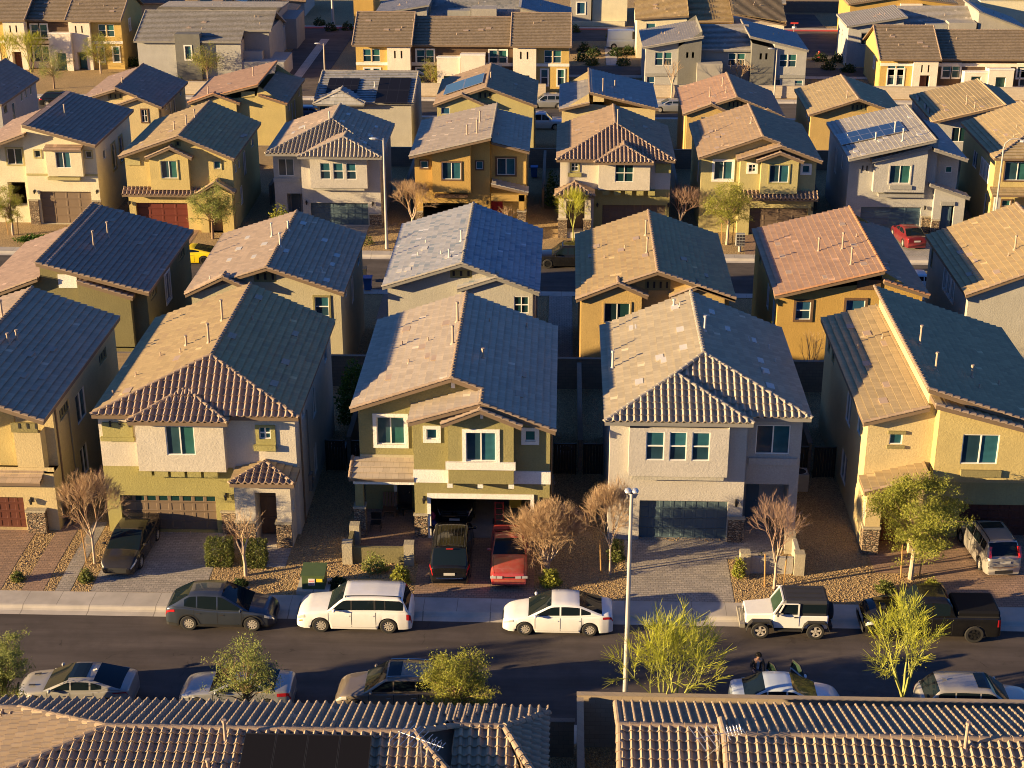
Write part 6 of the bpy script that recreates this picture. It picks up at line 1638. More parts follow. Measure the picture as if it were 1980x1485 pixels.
class Car:
    """x forward along the length, y across, z up; wheels stand on z=0"""
    def __init__(s, name, label, paint, L, W, H, top, roof, axles, wr=.34, clear=.2, plan=None, belt_in=.06, tumble=.17, rows=None, sidewin=(), wincut=(.07, .10), seams=(), crown=.03, green=CGL, cat='car', group=None, rim=RIM, clad=False, spokes=10, roofm=None, sunroof=None, rails=False, glassrear=True, archw=.06, flare=False):
        s.L, s.W, s.H, s.top, s.roofp, s.ax, s.wr, s.clear = L, W, H, top, roof, axles, wr, clear
        h = L/2
        s.plan = plan or [(-h, .80), (-h+.12, .9), (-h+.5, .975), (-.6, 1), (.6, 1), (h-.7, .965), (h-.25, .89), (h-.06, .76), (h, .66)]
        s.crown = crown; s.archw = archw
        s.t = thing(name, label, cat, (0, 0, 0), group); s.t['_o'] = (0, 0, 0)
        P = PAINT[paint] if isinstance(paint, str) else paint
        s.P = P
        xs = set(); n = max(40, int(L/.085))
        for i in range(n+1): xs.add(round(-h+L*i/n, 3))
        for a in axles:
            for k in (-1, -.93, -.8, -.6, .6, .8, .93, 1): xs.add(round(a+k*(wr+archw), 3))
        for e in (.015, .035, .07): xs.add(round(h-e, 3)); xs.add(round(-h+e, 3))
        xs = sorted(x for x in xs if -h <= x <= h)
        b = MB(); rings = [[s.pt(x, r) for r in (0, .35, 1, 2, 3, 3.5, 4, 5, 6, 7)] for x in xs]
        for A, B in zip(rings, rings[1:]):
            for k in range(len(A)-1):
                for m in (1, -1):
                    q = [A[k], B[k], B[k+1], A[k+1]]
                    q = [(p[0], p[1]*m, p[2]) for p in q]
                    b.face(q if m > 0 else q[::-1])
        for A in (rings[0], rings[-1]):
            for k in range(len(A)-1):
                b.face([A[k], A[k+1], (A[k+1][0], -A[k+1][1], A[k+1][2]), (A[k][0], -A[k][1], A[k][2])])
        # greenhouse
        xb, xrr, xrf, xw = roof; zb = lambda x: smooth(top, x)
        gs = sorted({round(xb+(xw-xb)*i/34, 3) for i in range(35)}|{round(x, 3) for x in (xrr, xrf)}|{round(x, 3) for w in sidewin for x in w})
        rt = [(xb, zb(xb)), (xrr, H-.035), (xrr+(xrf-xrr)*.45, H), (xrf, H-.025), (xw, zb(xw)+.005)]
        zr = lambda x: max(smooth(rt, x, .14) if xb+.2 < x < xw-.2 else lerp(rt, x), zb(x)+.004)
        w0 = W/2
        def gp(x, k):
            z0 = zb(x)-.02; z1 = zr(x); wb = w0*lerp(s.plan, x)*(1-belt_in)
            yat = lambda z: wb-(tumble*W/2)*max(0, min(1, (z-z0)/max(.01, H-z0)))
            zl, zh = min(z0+.02+wincut[0], z1), max(min(z1-wincut[1], z1), z0)
            if zh < zl: zh = zl = (z0+z1)/2
            if k == 0: return (x, wb, z0)
            if k == 1: return (x, yat(zl), zl)
            if k == 2: return (x, yat(zh), zh)
            if k == 3: return (x, yat(z1)-.0, max(z0, z1-.045))
            if k == 4: return (x, yat(z1)*.93, z1)
            if k == 5: return (x, yat(z1)*.5, z1+.018)
            return (x, 0, z1+.024)
        sgs = {}; ws = MB(); rw = MB(); rf = b if roofm is None else MB()
        for x0, x1 in zip(gs, gs[1:]):
            xm = (x0+x1)/2
            inwin = any(a <= xm <= c for a, c in sidewin)
            for k in range(6):
                for m in (1, -1):
                    q = [gp(x0, k), gp(x1, k), gp(x1, k+1), gp(x0, k+1)]
                    q = [(p[0], p[1]*m, p[2]) for p in q]
                    if m < 0: q = q[::-1]
                    tgt = b
                    if k == 1 and inwin: tgt = sgs.setdefault((next(i for i, w in enumerate(sidewin) if w[0] <= xm <= w[1]), m), MB())
                    elif k >= 4:
                        if xm > xrf: tgt = ws
                        elif xm < xrr and glassrear: tgt = rw
                        else: tgt = rf
                    tgt.face(q)
        body = b.build('body', P, s.t, smooth=42, weld=True)
        if roofm is not None: rf.build('roof', roofm, s.t, smooth=32, weld=True)
        ws.build('windshield', green, s.t, smooth=30, weld=True)
        rw.build('rear_window', CGL, s.t, smooth=30, weld=True)
        for q in sgs.values(): q.build('side_window', CGL, s.t, smooth=30, weld=True)
        s.gp, s.zr = gp, zr
        # frame strips around glass
        # wheel wells and underside
        u = MB()
        u.box(-h+.15, h-.15, -W/2*.80, W/2*.80, clear-.02, min(clear+.25, .5))
        for a in axles: u.box(a-wr-.05, a+wr+.05, -W/2*.93, W/2*.93, clear+.12, wr*2+.02)
        u.build('underbody', PLAS, s.t)
        for a in axles:
            for m in (1, -1): s.wheel(a, m*(W/2-.115), wr, m, rim, spokes)
        # mirrors
        xm = xw-.32
        for m in (1, -1):
            q = MB(); yb = w0*(1-belt_in)*m; q.ball((xm, yb+.13*m, zb(xm)+.10), .075, .11, .075, 8, 5); q.bar((xm, yb-.04*m, zb(xm)+.03), (xm, yb+.1*m, zb(xm)+.07), .05, .04)
            q.build('mirror', P, s.t, smooth=50)
        # seams and handles
        if seams:
            q = MB()
            for x in seams:
                for m in (1, -1): s.strip(q, [(x, .5), (x, 1.2), (x, 2), (x, 3), (x, 3.5), (x, 4.2)], .011, m, .004)
            for x0, x1 in zip(seams, seams[1:]):
                for m in (1, -1): s.strip(q, [(x0+(x1-x0)*i/6, .5) for i in range(7)], .011, m, .004, True)
            q.build('door_seams', PLAS, s.t)
            for x0, x1 in zip(seams, seams[1:]):
                for m in (1, -1):
                    q = MB(); s.patch(q, x0+.10, x0+.29, 2.72, 2.9, m, .022, 3); q.build('door_handle', P if paint in ('white', 'black') else CHROME, s.t)
        if clad:
            for m in (1, -1):
                q = MB(); xa = [-h+.02]+[x for a in sorted(axles) for x in (a-wr-archw, a+wr+archw)]+[h-.02]
                for x0, x1 in zip(xa[::2], xa[1::2]): s.patch(q, x0, x1, 0, .75, m, .012, 10)
                for a in axles:
                    r0, r1 = wr+archw, wr+archw+.055
                    for i in range(14):
                        t0, t1 = PI*i/14, PI*(i+1)/14
                        f = lambda r, t: (a+r*math.cos(t), max(clear, wr+r*math.sin(t)))
                        def Y(x, z):
                            return (W/2*lerp(s.plan, x)+.012)*m
                        c = [f(r0, t0), f(r1, t0), f(r1, t1), f(r0, t1)]
                        q.face([(x, Y(x, z), z) for x, z in c])
                q.build('cladding', PLAS, s.t)
        if flare:
            pass
        if sunroof:
            q = MB(); x0, x1 = sunroof
            for i in range(4):
                xa, xc = x0+(x1-x0)*i/4, x0+(x1-x0)*(i+1)/4
                y = lambda x: gp(x, 4)[1]*.78
                q.face([(xa, -y(xa), zr(xa)+.034), (xc, -y(xc), zr(xc)+.034), (xc, y(xc), zr(xc)+.034), (xa, y(xa), zr(xa)+.034)])
            q.build('sunroof', CGL, s.t)
        if rails:
            for m in (1, -1):
                q = MB(); k = 8; xx = [xrr+.1+(xrf-xrr-.2)*i/k for i in range(k+1)]
                for xa, xc in zip(xx, xx[1:]): q.bar((xa, gp(xa, 4)[1]*.95*m, zr(xa)+.07), (xc, gp(xc, 4)[1]*.95*m, zr(xc)+.07), .035, .03)
                for xa in (xx[0], xx[-1]): q.bar((xa, gp(xa, 4)[1]*.95*m, zr(xa)-.01), (xa, gp(xa, 4)[1]*.95*m, zr(xa)+.08), .04, .04)
                q.build('roof_rail', CHROME if rails == 'c' else PLAS, s.t)
    def pt(s, x, r):
        w = s.W/2*lerp(s.plan, x); zt = smooth(s.top, x) if abs(x) < s.L/2-.14 else lerp(s.top, x)
        zc = s.clear+.03*max(0, (abs(x)-s.L/2+.35)/.35)
        za = 0
        for a in s.ax:
            R_ = s.wr+s.archw
            if abs(x-a) <= R_: za = max(za, s.wr+math.sqrt(max(0, R_*R_-(x-a)**2))-.0)
        h = zt-zc
        tab = ((0, .955, zc), (1, .99, zc+.22*h), (2, 1., zc+.55*h), (3, .975, zt-.20*h), (3.5, .955, zt-.10*h), (4, .915, zt-.035*h), (5, .82, zt), (6, .42, zt+s.crown*.8), (7, 0, zt+s.crown))
        for (r0, y0, z0), (r1, y1, z1) in zip(tab, tab[1:]):
            if r <= r1:
                t = (r-r0)/(r1-r0); y = y0+(y1-y0)*t; z = z0+(z1-z0)*t; break
        if za: z = max(z, min(za, zt-.05))
        return (x, w*y, z)
    def patch(s, q, x0, x1, r0, r1, m=1, off=.01, nx=6, nr=3):
        def P(x, r):
            a = s.pt(x, r); e = s.pt(min(x+.01, s.L/2), r)
            sl = (e[1]-a[1])/.01 if e[0] > a[0] else -1
            nl = V((-sl, 1, .25 if r > 2.5 else 0)).normalized()*off
            if r > 4.2: nl = V((0, .2, 1)).normalized()*off
            return (a[0]+nl.x, (a[1]+nl.y)*m, a[2]+nl.z)
        for i in range(nx):
            for j in range(nr):
                xa, xb = x0+(x1-x0)*i/nx, x0+(x1-x0)*(i+1)/nx; ra, rb = r0+(r1-r0)*j/nr, r0+(r1-r0)*(j+1)/nr
                q.face([P(xa, ra), P(xb, ra), P(xb, rb), P(xa, rb)])
    def strip(s, q, pts, w, m, off, horiz=False):
        for (xa, ra), (xb, rb) in zip(pts, pts[1:]):
            if horiz: s.patch(q, xa, xb, ra, ra+.04, m, off, 1, 1)
            else: s.patch(q, xa-w, xa+w, ra, rb, m, off, 1, 1)
    def wheel(s, x, y, r, m, rim, spokes):
        q = MB(); w = .10
        q.lathe([(r*.66, -w), (r*.92, -w), (r, -w*.7), (r, w*.7), (r*.92, w), (r*.66, w)], (x, y, r), 'y', 22)
        ty = q.build('wheel', TYRE, s.t, smooth=40)
        d = MB(); f = y+m*w*.86; g = y+m*w*.55
        for i in range(20):
            a, b = 2*PI*i/20, 2*PI*(i+1)/20
            P = lambda rr, t, yy: (x+rr*math.cos(t), yy, r+rr*math.sin(t))
            d.face([P(r*.66, a, f), P(r*.66, b, f), P(r*.585, b, f), P(r*.585, a, f)], 0)
            d.face([P(r*.585, a, f), P(r*.585, b, f), P(r*.585, b, g), P(r*.585, a, g)], 0)
            d.face([P(r*.585, a, g), P(r*.585, b, g), (x, g, r)], 1)
        for i in range(spokes):
            t = 2*PI*i/spokes+.2; c, sn = math.cos(t), math.sin(t); wd = r*(.085 if spokes > 6 else .15)
            A = V((x, f, r))+V((c, 0, sn))*r*.08; B = V((x, f, r))+V((c, 0, sn))*r*.60; n = V((-sn, 0, c))*wd
            d.face([A-n, B-n*.8, B+n*.8, A+n], 0)
        for i in range(8):
            a, b = 2*PI*i/8, 2*PI*(i+1)/8
            d.face([(x+r*.15*math.cos(a), f+m*.01, r+r*.15*math.sin(a)), (x+r*.15*math.cos(b), f+m*.01, r+r*.15*math.sin(b)), (x, f+m*.012, r)], 0)
        d.build('rim', [rim, PLAS], ty)
    def lamp(s, name, x0, x1, r0, r1, m=HLIT, off=.012):
        for k in (1, -1):
            q = MB(); s.patch(q, x0, x1, r0, r1, k, off, 6, 3); q.build(name, m, s.t)
    def end(s, name, m, front, y0, y1, z0, z1, off=.012, curve=.05):
        q = MB(); n = 6; e = 1 if front else -1
        for i in range(n):
            ya, yb = y0+(y1-y0)*i/n, y0+(y1-y0)*(i+1)/n
            X = lambda y: e*(s.L/2+off-curve*(2*y/s.W)**2)
            q.face([(X(ya), ya, z0), (X(yb), yb, z0), (X(yb), yb, z1), (X(ya), ya, z1)])
        return q.build(name, m, s.t)
    def put(s, x, y, z, rz): s.t.location = (x, y, z); s.t.rotation_euler[2] = rz; return s

NEAR = 'vehicles parked along the near street'
FAR = PI
# dark crossover, front to the right
c = Car('parked_car', 'dark grey crossover parked at the kerb nearest the green utility box', 'graphite', 4.85, 1.9, 1.70,
    [(-2.43, .68), (-2.41, .98), (-2.33, 1.10), (-2.1, 1.19), (-1.6, 1.19), (-.9, 1.10), (0, 1.03), (.95, 1.01), (1.25, 1.0), (2.0, .87), (2.3, .72), (2.42, .5)], (-2.28, -1.35, .10, 1.30), (-1.40, 1.42), .37, .22,
    tumble=.24, wincut=(.03, .065), sidewin=((-1.55, -1.02), (-.96, -.12), (-.06, .92)), seams=(-1.12, -.09, .98), clad=True, rails=False, rim=RIM, spokes=10, group=NEAR, belt_in=.05)
c.lamp('headlight', 1.98, 2.38, 2.75, 3.6); c.lamp('taillight', -2.42, -1.98, 2.75, 3.25, TLIT); c.end('grille', PLAS, True, -.45, .45, .42, .74); c.end('bumper_guard', PLAS, False, -.75, .75, .3, .5); c.end('license_plate', PLATE, False, -.26, .26, .72, .86, .02)
q = MB()
for m in (1, -1): c.patch(q, -1.0, 1.0, .12, .3, m, .02, 6, 1)
q.build('sill_trim', CHROME, c.t)
c.put(-14.93, 61.45, 0, 0)
# white boxy wagon, front to the left
c = Car('parked_car', 'white boxy three row wagon with black pillars and white roof rails at the kerb', 'white', 5.12, 1.93, 1.72,
    [(-2.56, .55), (-2.52, 1.0), (-2.40, 1.10), (-1.2, 1.12), (.9, 1.09), (1.2, 1.07), (2.1, .98), (2.42, .86), (2.53, .7), (2.56, .5)], (-2.46, -2.18, .45, 1.16), (-1.52, 1.48), .37, .2,
    plan=[(-2.56, .86), (-2.45, .95), (-2.0, .99), (0, 1), (1.6, 1), (2.2, .96), (2.45, .88), (2.56, .74)], sidewin=((-2.2, -1.42), (-1.36, -.98), (-.9, .06), (.12, .92)), wincut=(.05, .10), tumble=.12, seams=(-.98, .09, 1.12), rails=True, rim=RIM, group=NEAR, belt_in=.04)
c.lamp('headlight', 2.16, 2.5, 2.7, 3.6); c.lamp('taillight', -2.55, -2.33, 2.0, 3.3, TLIT); c.lamp('marker_light', 2.28, 2.44, 1.9, 2.25, AMB)
q = MB()
for m in (1, -1):
    for xa, xb in ((-1.42, -1.36), (-.98, -.9), (.06, .12)):
        p = [c.gp(xa, 1), c.gp(xb, 1), c.gp(xb, 2), c.gp(xa, 2)]; q.face([(a, b*m+.006*m, z) for a, b, z in p])
q.build('pillar_trim', PLAS, c.t); c.end('grille', CHROME, True, -.6, .6, .55, .75)
c.put(-8.98, 61.5, 0, FAR)
# white saloon, front to the left
c = Car('parked_car', 'white four door saloon with sloping roof at the kerb left of the street light', 'white', 4.87, 1.85, 1.47,
    [(-2.435, .6), (-2.41, .98), (-2.28, 1.06), (-1.75, 1.05), (-.9, .98), (1.0, .94), (1.35, .92), (2.0, .80), (2.3, .68), (2.41, .55), (2.435, .45)], (-1.95, -.95, .28, 1.30), (-1.40, 1.45), .335, .17,
    sidewin=((-1.45, -1.02), (-.97, -.15), (-.08, .92)), seams=(-1.05, -.11, 1.0), wincut=(.05, .075), sunroof=None, group=NEAR)
c.lamp('headlight', 1.95, 2.36, 2.9, 3.7); c.lamp('taillight', -2.42, -1.98, 2.9, 3.5, TLIT); c.end('grille', PLAS, True, -.42, .42, .3, .6); c.end('license_plate', PLATE, False, -.26, .26, .7, .83, .02)
c.put(0.02, 61.5, 0, FAR)
# near side: grey fastback, silver coupe, taupe crossover, sky coloured saloon with open doors, beige suv
c = Car('parked_car', 'matte grey fastback with black glass roof panel beside the left foreground roof', 'greymat', 4.83, 1.87, 1.40,
    [(-2.41, .6), (-2.38, .98), (-2.28, 1.05), (-1.7, 1.05), (-.9, .97), (.85, .92), (1.2, .92), (2.0, .82), (2.3, .68), (2.41, .45)], (-2.05, -.95, .1, 1.12), (-1.42, 1.48), .35, .15, sidewin=((-1.3, -.85), (-.78, -.05), (.02, .78)), seams=(-.95, 0, .95), wincut=(.05, .07), sunroof=(-.62, .12), group=NEAR)
c.lamp('headlight', 1.95, 2.35, 2.9, 3.7); c.lamp('taillight', -2.4, -1.75, 3.15, 3.4, TLIT)
q = MB(); q.bar((-.78, 0, 1.42), (-.95, 0, 1.49), .03, .05); q.build('shark_fin', PAINT['white'], c.t)
q = MB()
for m in (1, -1): q.bar((1.55, .42*m, .955), (1.82, .40*m, .925), .09, .02)
q.build('hood_vents', PLAS, c.t)
c.put(-19.75, 55.1, 0, FAR)
c = Car('parked_car', 'silver two door coupe partly hidden by a leafy young tree', 'silver', 4.66, 1.82, 1.39,
    [(-2.33, .6), (-2.30, .96), (-2.2, 1.03), (-1.6, 1.03), (-.8, .96), (.7, .92), (1.05, .92), (1.9, .83), (2.2, .7), (2.32, .45)], (-1.65, -.75, .0, 1.0), (-1.40, 1.45), .34, .15, sidewin=((-1.2, -.45), (-.38, .68)), seams=(-.42, .85), wincut=(.05, .07), group=NEAR)
c.lamp('headlight', 1.75, 2.25, 2.9, 3.8); c.lamp('taillight', -2.32, -1.78, 2.8, 3.6, TLIT); c.end('license_plate', PLATE, False, -.26, .26, .5, .62, .02)
c.put(-13.1, 55.2, 0, FAR)
c = Car('parked_car', 'taupe crossover with roof rails and sunroof hidden at its back by a tree', 'taupe', 4.75, 1.88, 1.66,
    [(-2.37, .62), (-2.33, 1.0), (-2.2, 1.1), (-1.4, 1.12), (0, 1.05), (.9, 1.02), (1.2, 1.0), (1.95, .88), (2.25, .72), (2.37, .5)], (-2.25, -1.6, .25, 1.15), (-1.38, 1.42), .36, .2, sidewin=((-1.6, -1.0), (-.94, -.1), (-.04, .8)), seams=(-1.08, -.07, .95), rails='c', sunroof=(-.35, .18), group=NEAR)
c.lamp('headlight', 1.85, 2.3, 2.75, 3.6); c.lamp('taillight', -2.36, -2.0, 2.75, 3.3, TLIT)
c.put(-6.65, 55.25, 0, FAR)
def openable(label, paint):
    c = Car('parked_car', label, paint, 4.5, 1.8, 1.46,
        [(-2.25, .6), (-2.22, .93), (-2.1, 1.0), (-1.5, 1.0), (-.8, .96), (.8, .93), (1.15, .92), (1.85, .8), (2.1, .66), (2.24, .45)], (-1.75, -.95, .15, 1.2), (-1.32, 1.33), .32, .16, sidewin=((-1.25, -.9), (-.84, -.12), (-.05, .85)), seams=(-1.0, -.08, .92), wincut=(.05, .075), group=NEAR, green=CGLG)
    c.lamp('headlight', 1.75, 2.18, 2.9, 3.7); c.lamp('taillight', -2.24, -1.9, 2.9, 3.5, TLIT)
    return c
c = openable('pale blue saloon with two street side doors standing open beside a person', 'skyblue')
def car_door(c, x_h, ln, ang, z0=.24, z1=.94, zt=1.36):
    """open door on the left (+y) side, hinged at x_h"""
    ca, sa = math.cos(ang), math.sin(ang); y0 = .90
    def P(u, z, o=0): return (x_h-u*ca-o*sa, y0+u*sa-o*ca, z)
    q = MB()
    for o0, o1 in ((0, .09),):
        A = [(0, z0), (ln, z0+.02), (ln, z1), (0, z1)]
        for k in range(4):
            (u, z), (p, r) = A[k], A[(k+1) % 4]
            q.face([P(u, z, o0), P(p, r, o0), P(p, r, o1), P(u, z, o1)])
        q.face([P(u, z, o0) for u, z in A]); q.face([P(u, z, o1) for u, z in reversed(A)])
    d = q.build('door', c.P, c.t)
    f = MB(); pts = [(0.02, z1), (.42, zt), (ln-.1, zt), (ln, z1)]
    for (u, z), (p, r) in zip(pts, pts[1:]): f.bar(P(u, z, .045), P(p, r, .045), .05, .05)
    f.build('window_frame', PLAS, d)
    g = MB(); g.face([P(u, z, .045) for u, z in pts]); g.build('pane', CGLG, d)
    i = MB(); A = [(.05, z0+.05), (ln-.05, z0+.05), (ln-.05, z1-.03), (.05, z1-.03)]; i.face([P(u, z, .1) for u, z in A]); i.build('trim_panel', PLAS, d)
    m = MB(); m.ball(P(.16, z1+.08, -.12), .07, .1, .07, 8, 5); 
    if ln > .95: m.build('door_mirror', PLAS, d)
car_door(c, .92, 1.0, math.radians(62)); car_door(c, -.10, .85, math.radians(55))
c.put(9.35, 55.25, 0, 0)
c = Car('parked_car', 'beige suv with sunroof and roof antenna behind the right foreground roof', 'beige', 4.80, 1.9, 1.70,
    [(-2.4, .62), (-2.36, 1.0), (-2.25, 1.12), (-1.4, 1.12), (0, 1.08), (.9, 1.05), (1.2, 1.03), (2.0, .92), (2.3, .74), (2.4, .5)], (-2.3, -1.7, .35, 1.2), (-1.4, 1.42), .37, .2, sidewin=((-1.75, -1.1), (-1.04, -.12), (-.06, .85)), seams=(-1.15, -.09, .97), sunroof=(-.15, .35), group=NEAR, green=CGLG)
c.lamp('headlight', 1.9, 2.33, 2.75, 3.6); c.lamp('taillight', -2.38, -2.1, 2.6, 4.2, TLIT)
q = MB(); q.bar((-1.3, 0, 1.71), (-1.5, 0, 1.78), .03, .05); q.build('shark_fin', c.P, c.t)
c.put(17.0, 55.1, 0, 0)
# driveway cars
DR = 'vehicles standing in the near driveways'
c = Car('parked_car', 'dark bronze saloon parked nose out on the driveway of the olive banded house', 'charcoal', 4.63, 1.82, 1.45,
    [(-2.31, .6), (-2.28, .98), (-2.15, 1.06), (-1.6, 1.06), (-.85, .98), (.85, .93), (1.2, .92), (1.85, .8), (2.15, .66), (2.31, .45)], (-1.8, -.95, .2, 1.25), (-1.35, 1.35), .33, .16, sidewin=((-1.35, -.95), (-.88, -.12), (-.05, .88)), seams=(-1., -.08, .95), wincut=(.05, .075), group=DR)
c.lamp('headlight', 1.8, 2.27, 2.8, 3.6); c.lamp('fog_trim', 2.08, 2.29, .6, 1.5, PLAS); c.end('grille', PLAS, True, -.5, .5, .25, .5)
c.put(-20.45, 66.9, .29, -PI/2-.05)
c = Car('parked_car', 'black minivan with ribbed roof parked nose in before the open garage', 'black', 5.1, 1.97, 1.72,
    [(-2.55, .6), (-2.51, 1.0), (-2.38, 1.06), (-1.2, 1.08), (.9, 1.05), (1.2, 1.03), (2.05, .92), (2.35, .75), (2.55, .5)], (-2.42, -1.85, .5, 1.5), (-1.5, 1.5), .35, .18, sidewin=((-2.0, -1.2), (-1.1, -.1), (0, 1.0)), seams=(-1.0, .05, 1.1), group=DR, rails=True, tumble=.15)
c.lamp('taillight', -2.54, -2.1, 2.9, 3.55, TLIT); c.end('license_plate', PLATE, False, -.26, .26, .62, .76, .02); c.end('bumper_step', CHROME, False, -.7, .7, .44, .5, .02)
q = MB()
for k in range(-3, 4): q.bar((-1.5, k*.16, 1.735), (.3, k*.16, 1.745), .02, .016)
q.build('roof_ribs', PLAS, c.t); q = MB(); q.bar((-1.97, -.16, 1.69), (-1.97, .16, 1.69), .04, .04); q.build('brake_light', TLIT, c.t)
c.put(-5.05, 66.75, .29, PI/2+.02)
c = Car('parked_car', 'sun faded red coupe with square headlights parked nose out', 'red', 4.56, 1.75, 1.32,
    [(-2.28, .55), (-2.26, .92), (-2.15, .97), (-1.5, .97), (-.8, .92), (.4, .89), (.7, .89), (1.9, .80), (2.2, .74), (2.27, .66), (2.28, .4)], (-1.7, -.85, -.25, .62), (-1.3, 1.3), .31, .17,
    plan=[(-2.28, .88), (-2.1, .95), (-1.5, 1), (1.5, 1), (2.0, .96), (2.2, .93), (2.28, .89)], sidewin=((-1.3, -.8), (-.72, .35)), seams=(-.7, .55), crown=.02, group=DR, spokes=5)
for y in (-.58, .58):
    for k in (-.15, .15): c.end('headlight', HLIT, True, y+k-.13, y+k+.13, .55, .68, .015, .03)
c.end('grille', PLAS, True, -.22, .22, .57, .65); c.end('bumper_strip', m_plain('faded_bumper', (.38, .10, .06), .6), True, -.75, .75, .36, .5, .03)
q = MB()
for m in (1, -1): c.patch(q, .85, 2.15, 4.95, 5.02, m, .004, 6, 1)
q.build('hood_seams', PLAS, c.t)
c.put(-2.32, 66.4, .29, -PI/2+.03)
c = Car('parked_car', 'silver grey compact suv with tall red tail lights parked nose in at the maroon garage', 'beige', 4.52, 1.82, 1.68,
    [(-2.26, .6), (-2.23, 1.0), (-2.1, 1.08), (-1.2, 1.1), (0, 1.05), (.85, 1.02), (1.15, 1.0), (1.8, .9), (2.1, .75), (2.26, .5)], (-2.16, -1.7, .35, 1.15), (-1.35, 1.3), .34, .18, sidewin=((-1.62, -1.1), (-1.04, -.12), (-.06, .8)), seams=(-1.1, -.09, .92), sunroof=(-.45, .15), group=DR, rails=True)
for m in (1, -1):
    q = MB(); q.bar((-2.2, .72*m, 1.05), (-1.98, .66*m, 1.55), .10, .16); q.build('taillight', TLIT, c.t)
c.end('license_plate', PLATE, False, -.26, .26, .78, .91, .02); c.end('bumper_guard', CHROME, False, -.78, .78, .55, .62, .02); c.end('valance', PLAS, False, -.75, .75, .25, .42, .012)
c.put(20.55, 68.1, .29, PI/2+.10)
c = Car('parked_car', 'black suv nose out inside the cluttered open garage', 'black', 4.9, 1.95, 1.75,
    [(-2.45, .62), (-2.4, 1.05), (-2.3, 1.12), (0, 1.1), (.9, 1.08), (1.2, 1.06), (2.1, 1.0), (2.35, .85), (2.45, .5)], (-2.35, -1.9, .4, 1.2), (-1.45, 1.45), .37, .2, sidewin=((-1.9, -1.1), (-1., -.1), (0, .85)), group=DR)
c.end('grille', PLAS, True, -.62, .62, .55, .92, .015)
g = MB()
for z in (.6, .7, .8, .9): g.bar((2.47, -.6, z), (2.47, .6, z), .02, .035)
for y0, z0, y1, z1 in ((-.11, .63, -.09, .87), (.11, .63, .09, .87), (-.1, .75, .1, .75)): g.bar((2.49, y0, z0), (2.49, y1, z1), .02, .04)
g.build('grille_bars', CHROME, c.t); c.lamp('headlight', 2.1, 2.4, 2.9, 3.6); c.end('license_plate', PLATE, True, -.26, .26, .34, .47, .02)
c.put(-5.15, 72.5, .32, -PI/2)
# middle street
MID = 'vehicles on and beside the middle street'
c = Car('parked_car', 'bright yellow coupe parked on the middle street by the dark roofed house', 'yellow', 4.6, 1.95, 1.25, [(-2.3, .55), (-2.27, .9), (-2.1, .95), (-1.4, .95), (.6, .86), (.95, .86), (1.8, .76), (2.15, .62), (2.3, .4)], (-1.9, -.6, -.05, .95), (-1.35, 1.35), .34, .13, sidewin=((-1.0, .7),), seams=(-.6, .75), wincut=(.05, .07), group=MID, rim=RIMD, spokes=5)
c.put(-29.4, 119.2, -2.57, FAR)
c = Car('parked_car', 'black suv parked on the middle street between grey and mustard houses', 'black', 4.95, 1.95, 1.75, [(-2.47, .62), (-2.43, 1.05), (-2.3, 1.12), (0, 1.08), (.9, 1.05), (1.2, 1.04), (2.1, .98), (2.35, .85), (2.47, .5)], (-2.35, -1.85, .4, 1.2), (-1.45, 1.5), .38, .2, sidewin=((-1.9, -1.15), (-1.05, -.12), (-.02, .85)), group=MID, rim=RIMD, rails='c')
c.put(.4, 119.1, -2.57, FAR)
c = Car('parked_car', 'dark red saloon parked nose in on the pale driveway of the solar house', 'maroon', 4.6, 1.8, 1.45, [(-2.3, .6), (-2.27, .96), (-2.1, 1.03), (-1.5, 1.03), (-.8, .96), (.8, .93), (1.2, .92), (1.85, .8), (2.3, .5)], (-1.8, -.95, .15, 1.2), (-1.35, 1.35), .32, .16, sidewin=((-1.25, -.9), (-.84, -.12), (-.05, .85)), group=MID)
c.lamp('taillight', -2.29, -1.95, 2.9, 3.5, TLIT); c.end('license_plate', PLATE, False, -.26, .26, .66, .8, .02)
c.put(28.15, 125.5, -2.41, PI/2+.12)
c = Car('parked_car', 'white saloon half hidden behind the pink roofed house', 'skyblue', 4.6, 1.8, 1.45, [(-2.3, .6), (-2.27, .96), (-2.1, 1.03), (-1.5, 1.03), (-.8, .96), (.8, .93), (1.2, .92), (1.85, .8), (2.3, .5)], (-1.8, -.95, .15, 1.2), (-1.35, 1.35), .32, .16, sidewin=((-1.25, -.9), (-.84, -.12), (-.05, .85)), group=MID)
c.put(27.0, 114., -2.57, 0)
c = Car('parked_car', 'white van roof showing above the grey mottled roof', 'white', 4.9, 1.9, 1.75, [(-2.45, .6), (-2.4, 1.05), (0, 1.08), (1.2, 1.04), (2.2, .9), (2.45, .5)], (-2.35, -2.0, .4, 1.4), (-1.45, 1.45), .35, .2, sidewin=((-2, -1.1), (-1., -.1), (0, .9)), group=MID)
c.put(-10.35, 124.5, -2.41, PI/2)
c = Car('parked_car', 'dark suv standing tail out inside the golden garage', 'charcoal', 4.5, 1.85, 1.65, [(-2.25, .6), (-2.2, 1.02), (0, 1.05), (1.2, 1.02), (2.0, .9), (2.25, .5)], (-2.15, -1.75, .4, 1.2), (-1.35, 1.35), .34, .2, sidewin=((-1.7, -1.1), (-1., -.1), (0, .9)), group=MID)
c.lamp('taillight', -2.24, -1.95, 2.6, 3.3, TLIT); c.end('bumper_guard', CHROME, False, -.7, .7, .4, .6); c.end('license_plate', PLATE, False, -.26, .26, .7, .85, .02)
c.put(-8.27, 131.4, -2.4, PI/2)
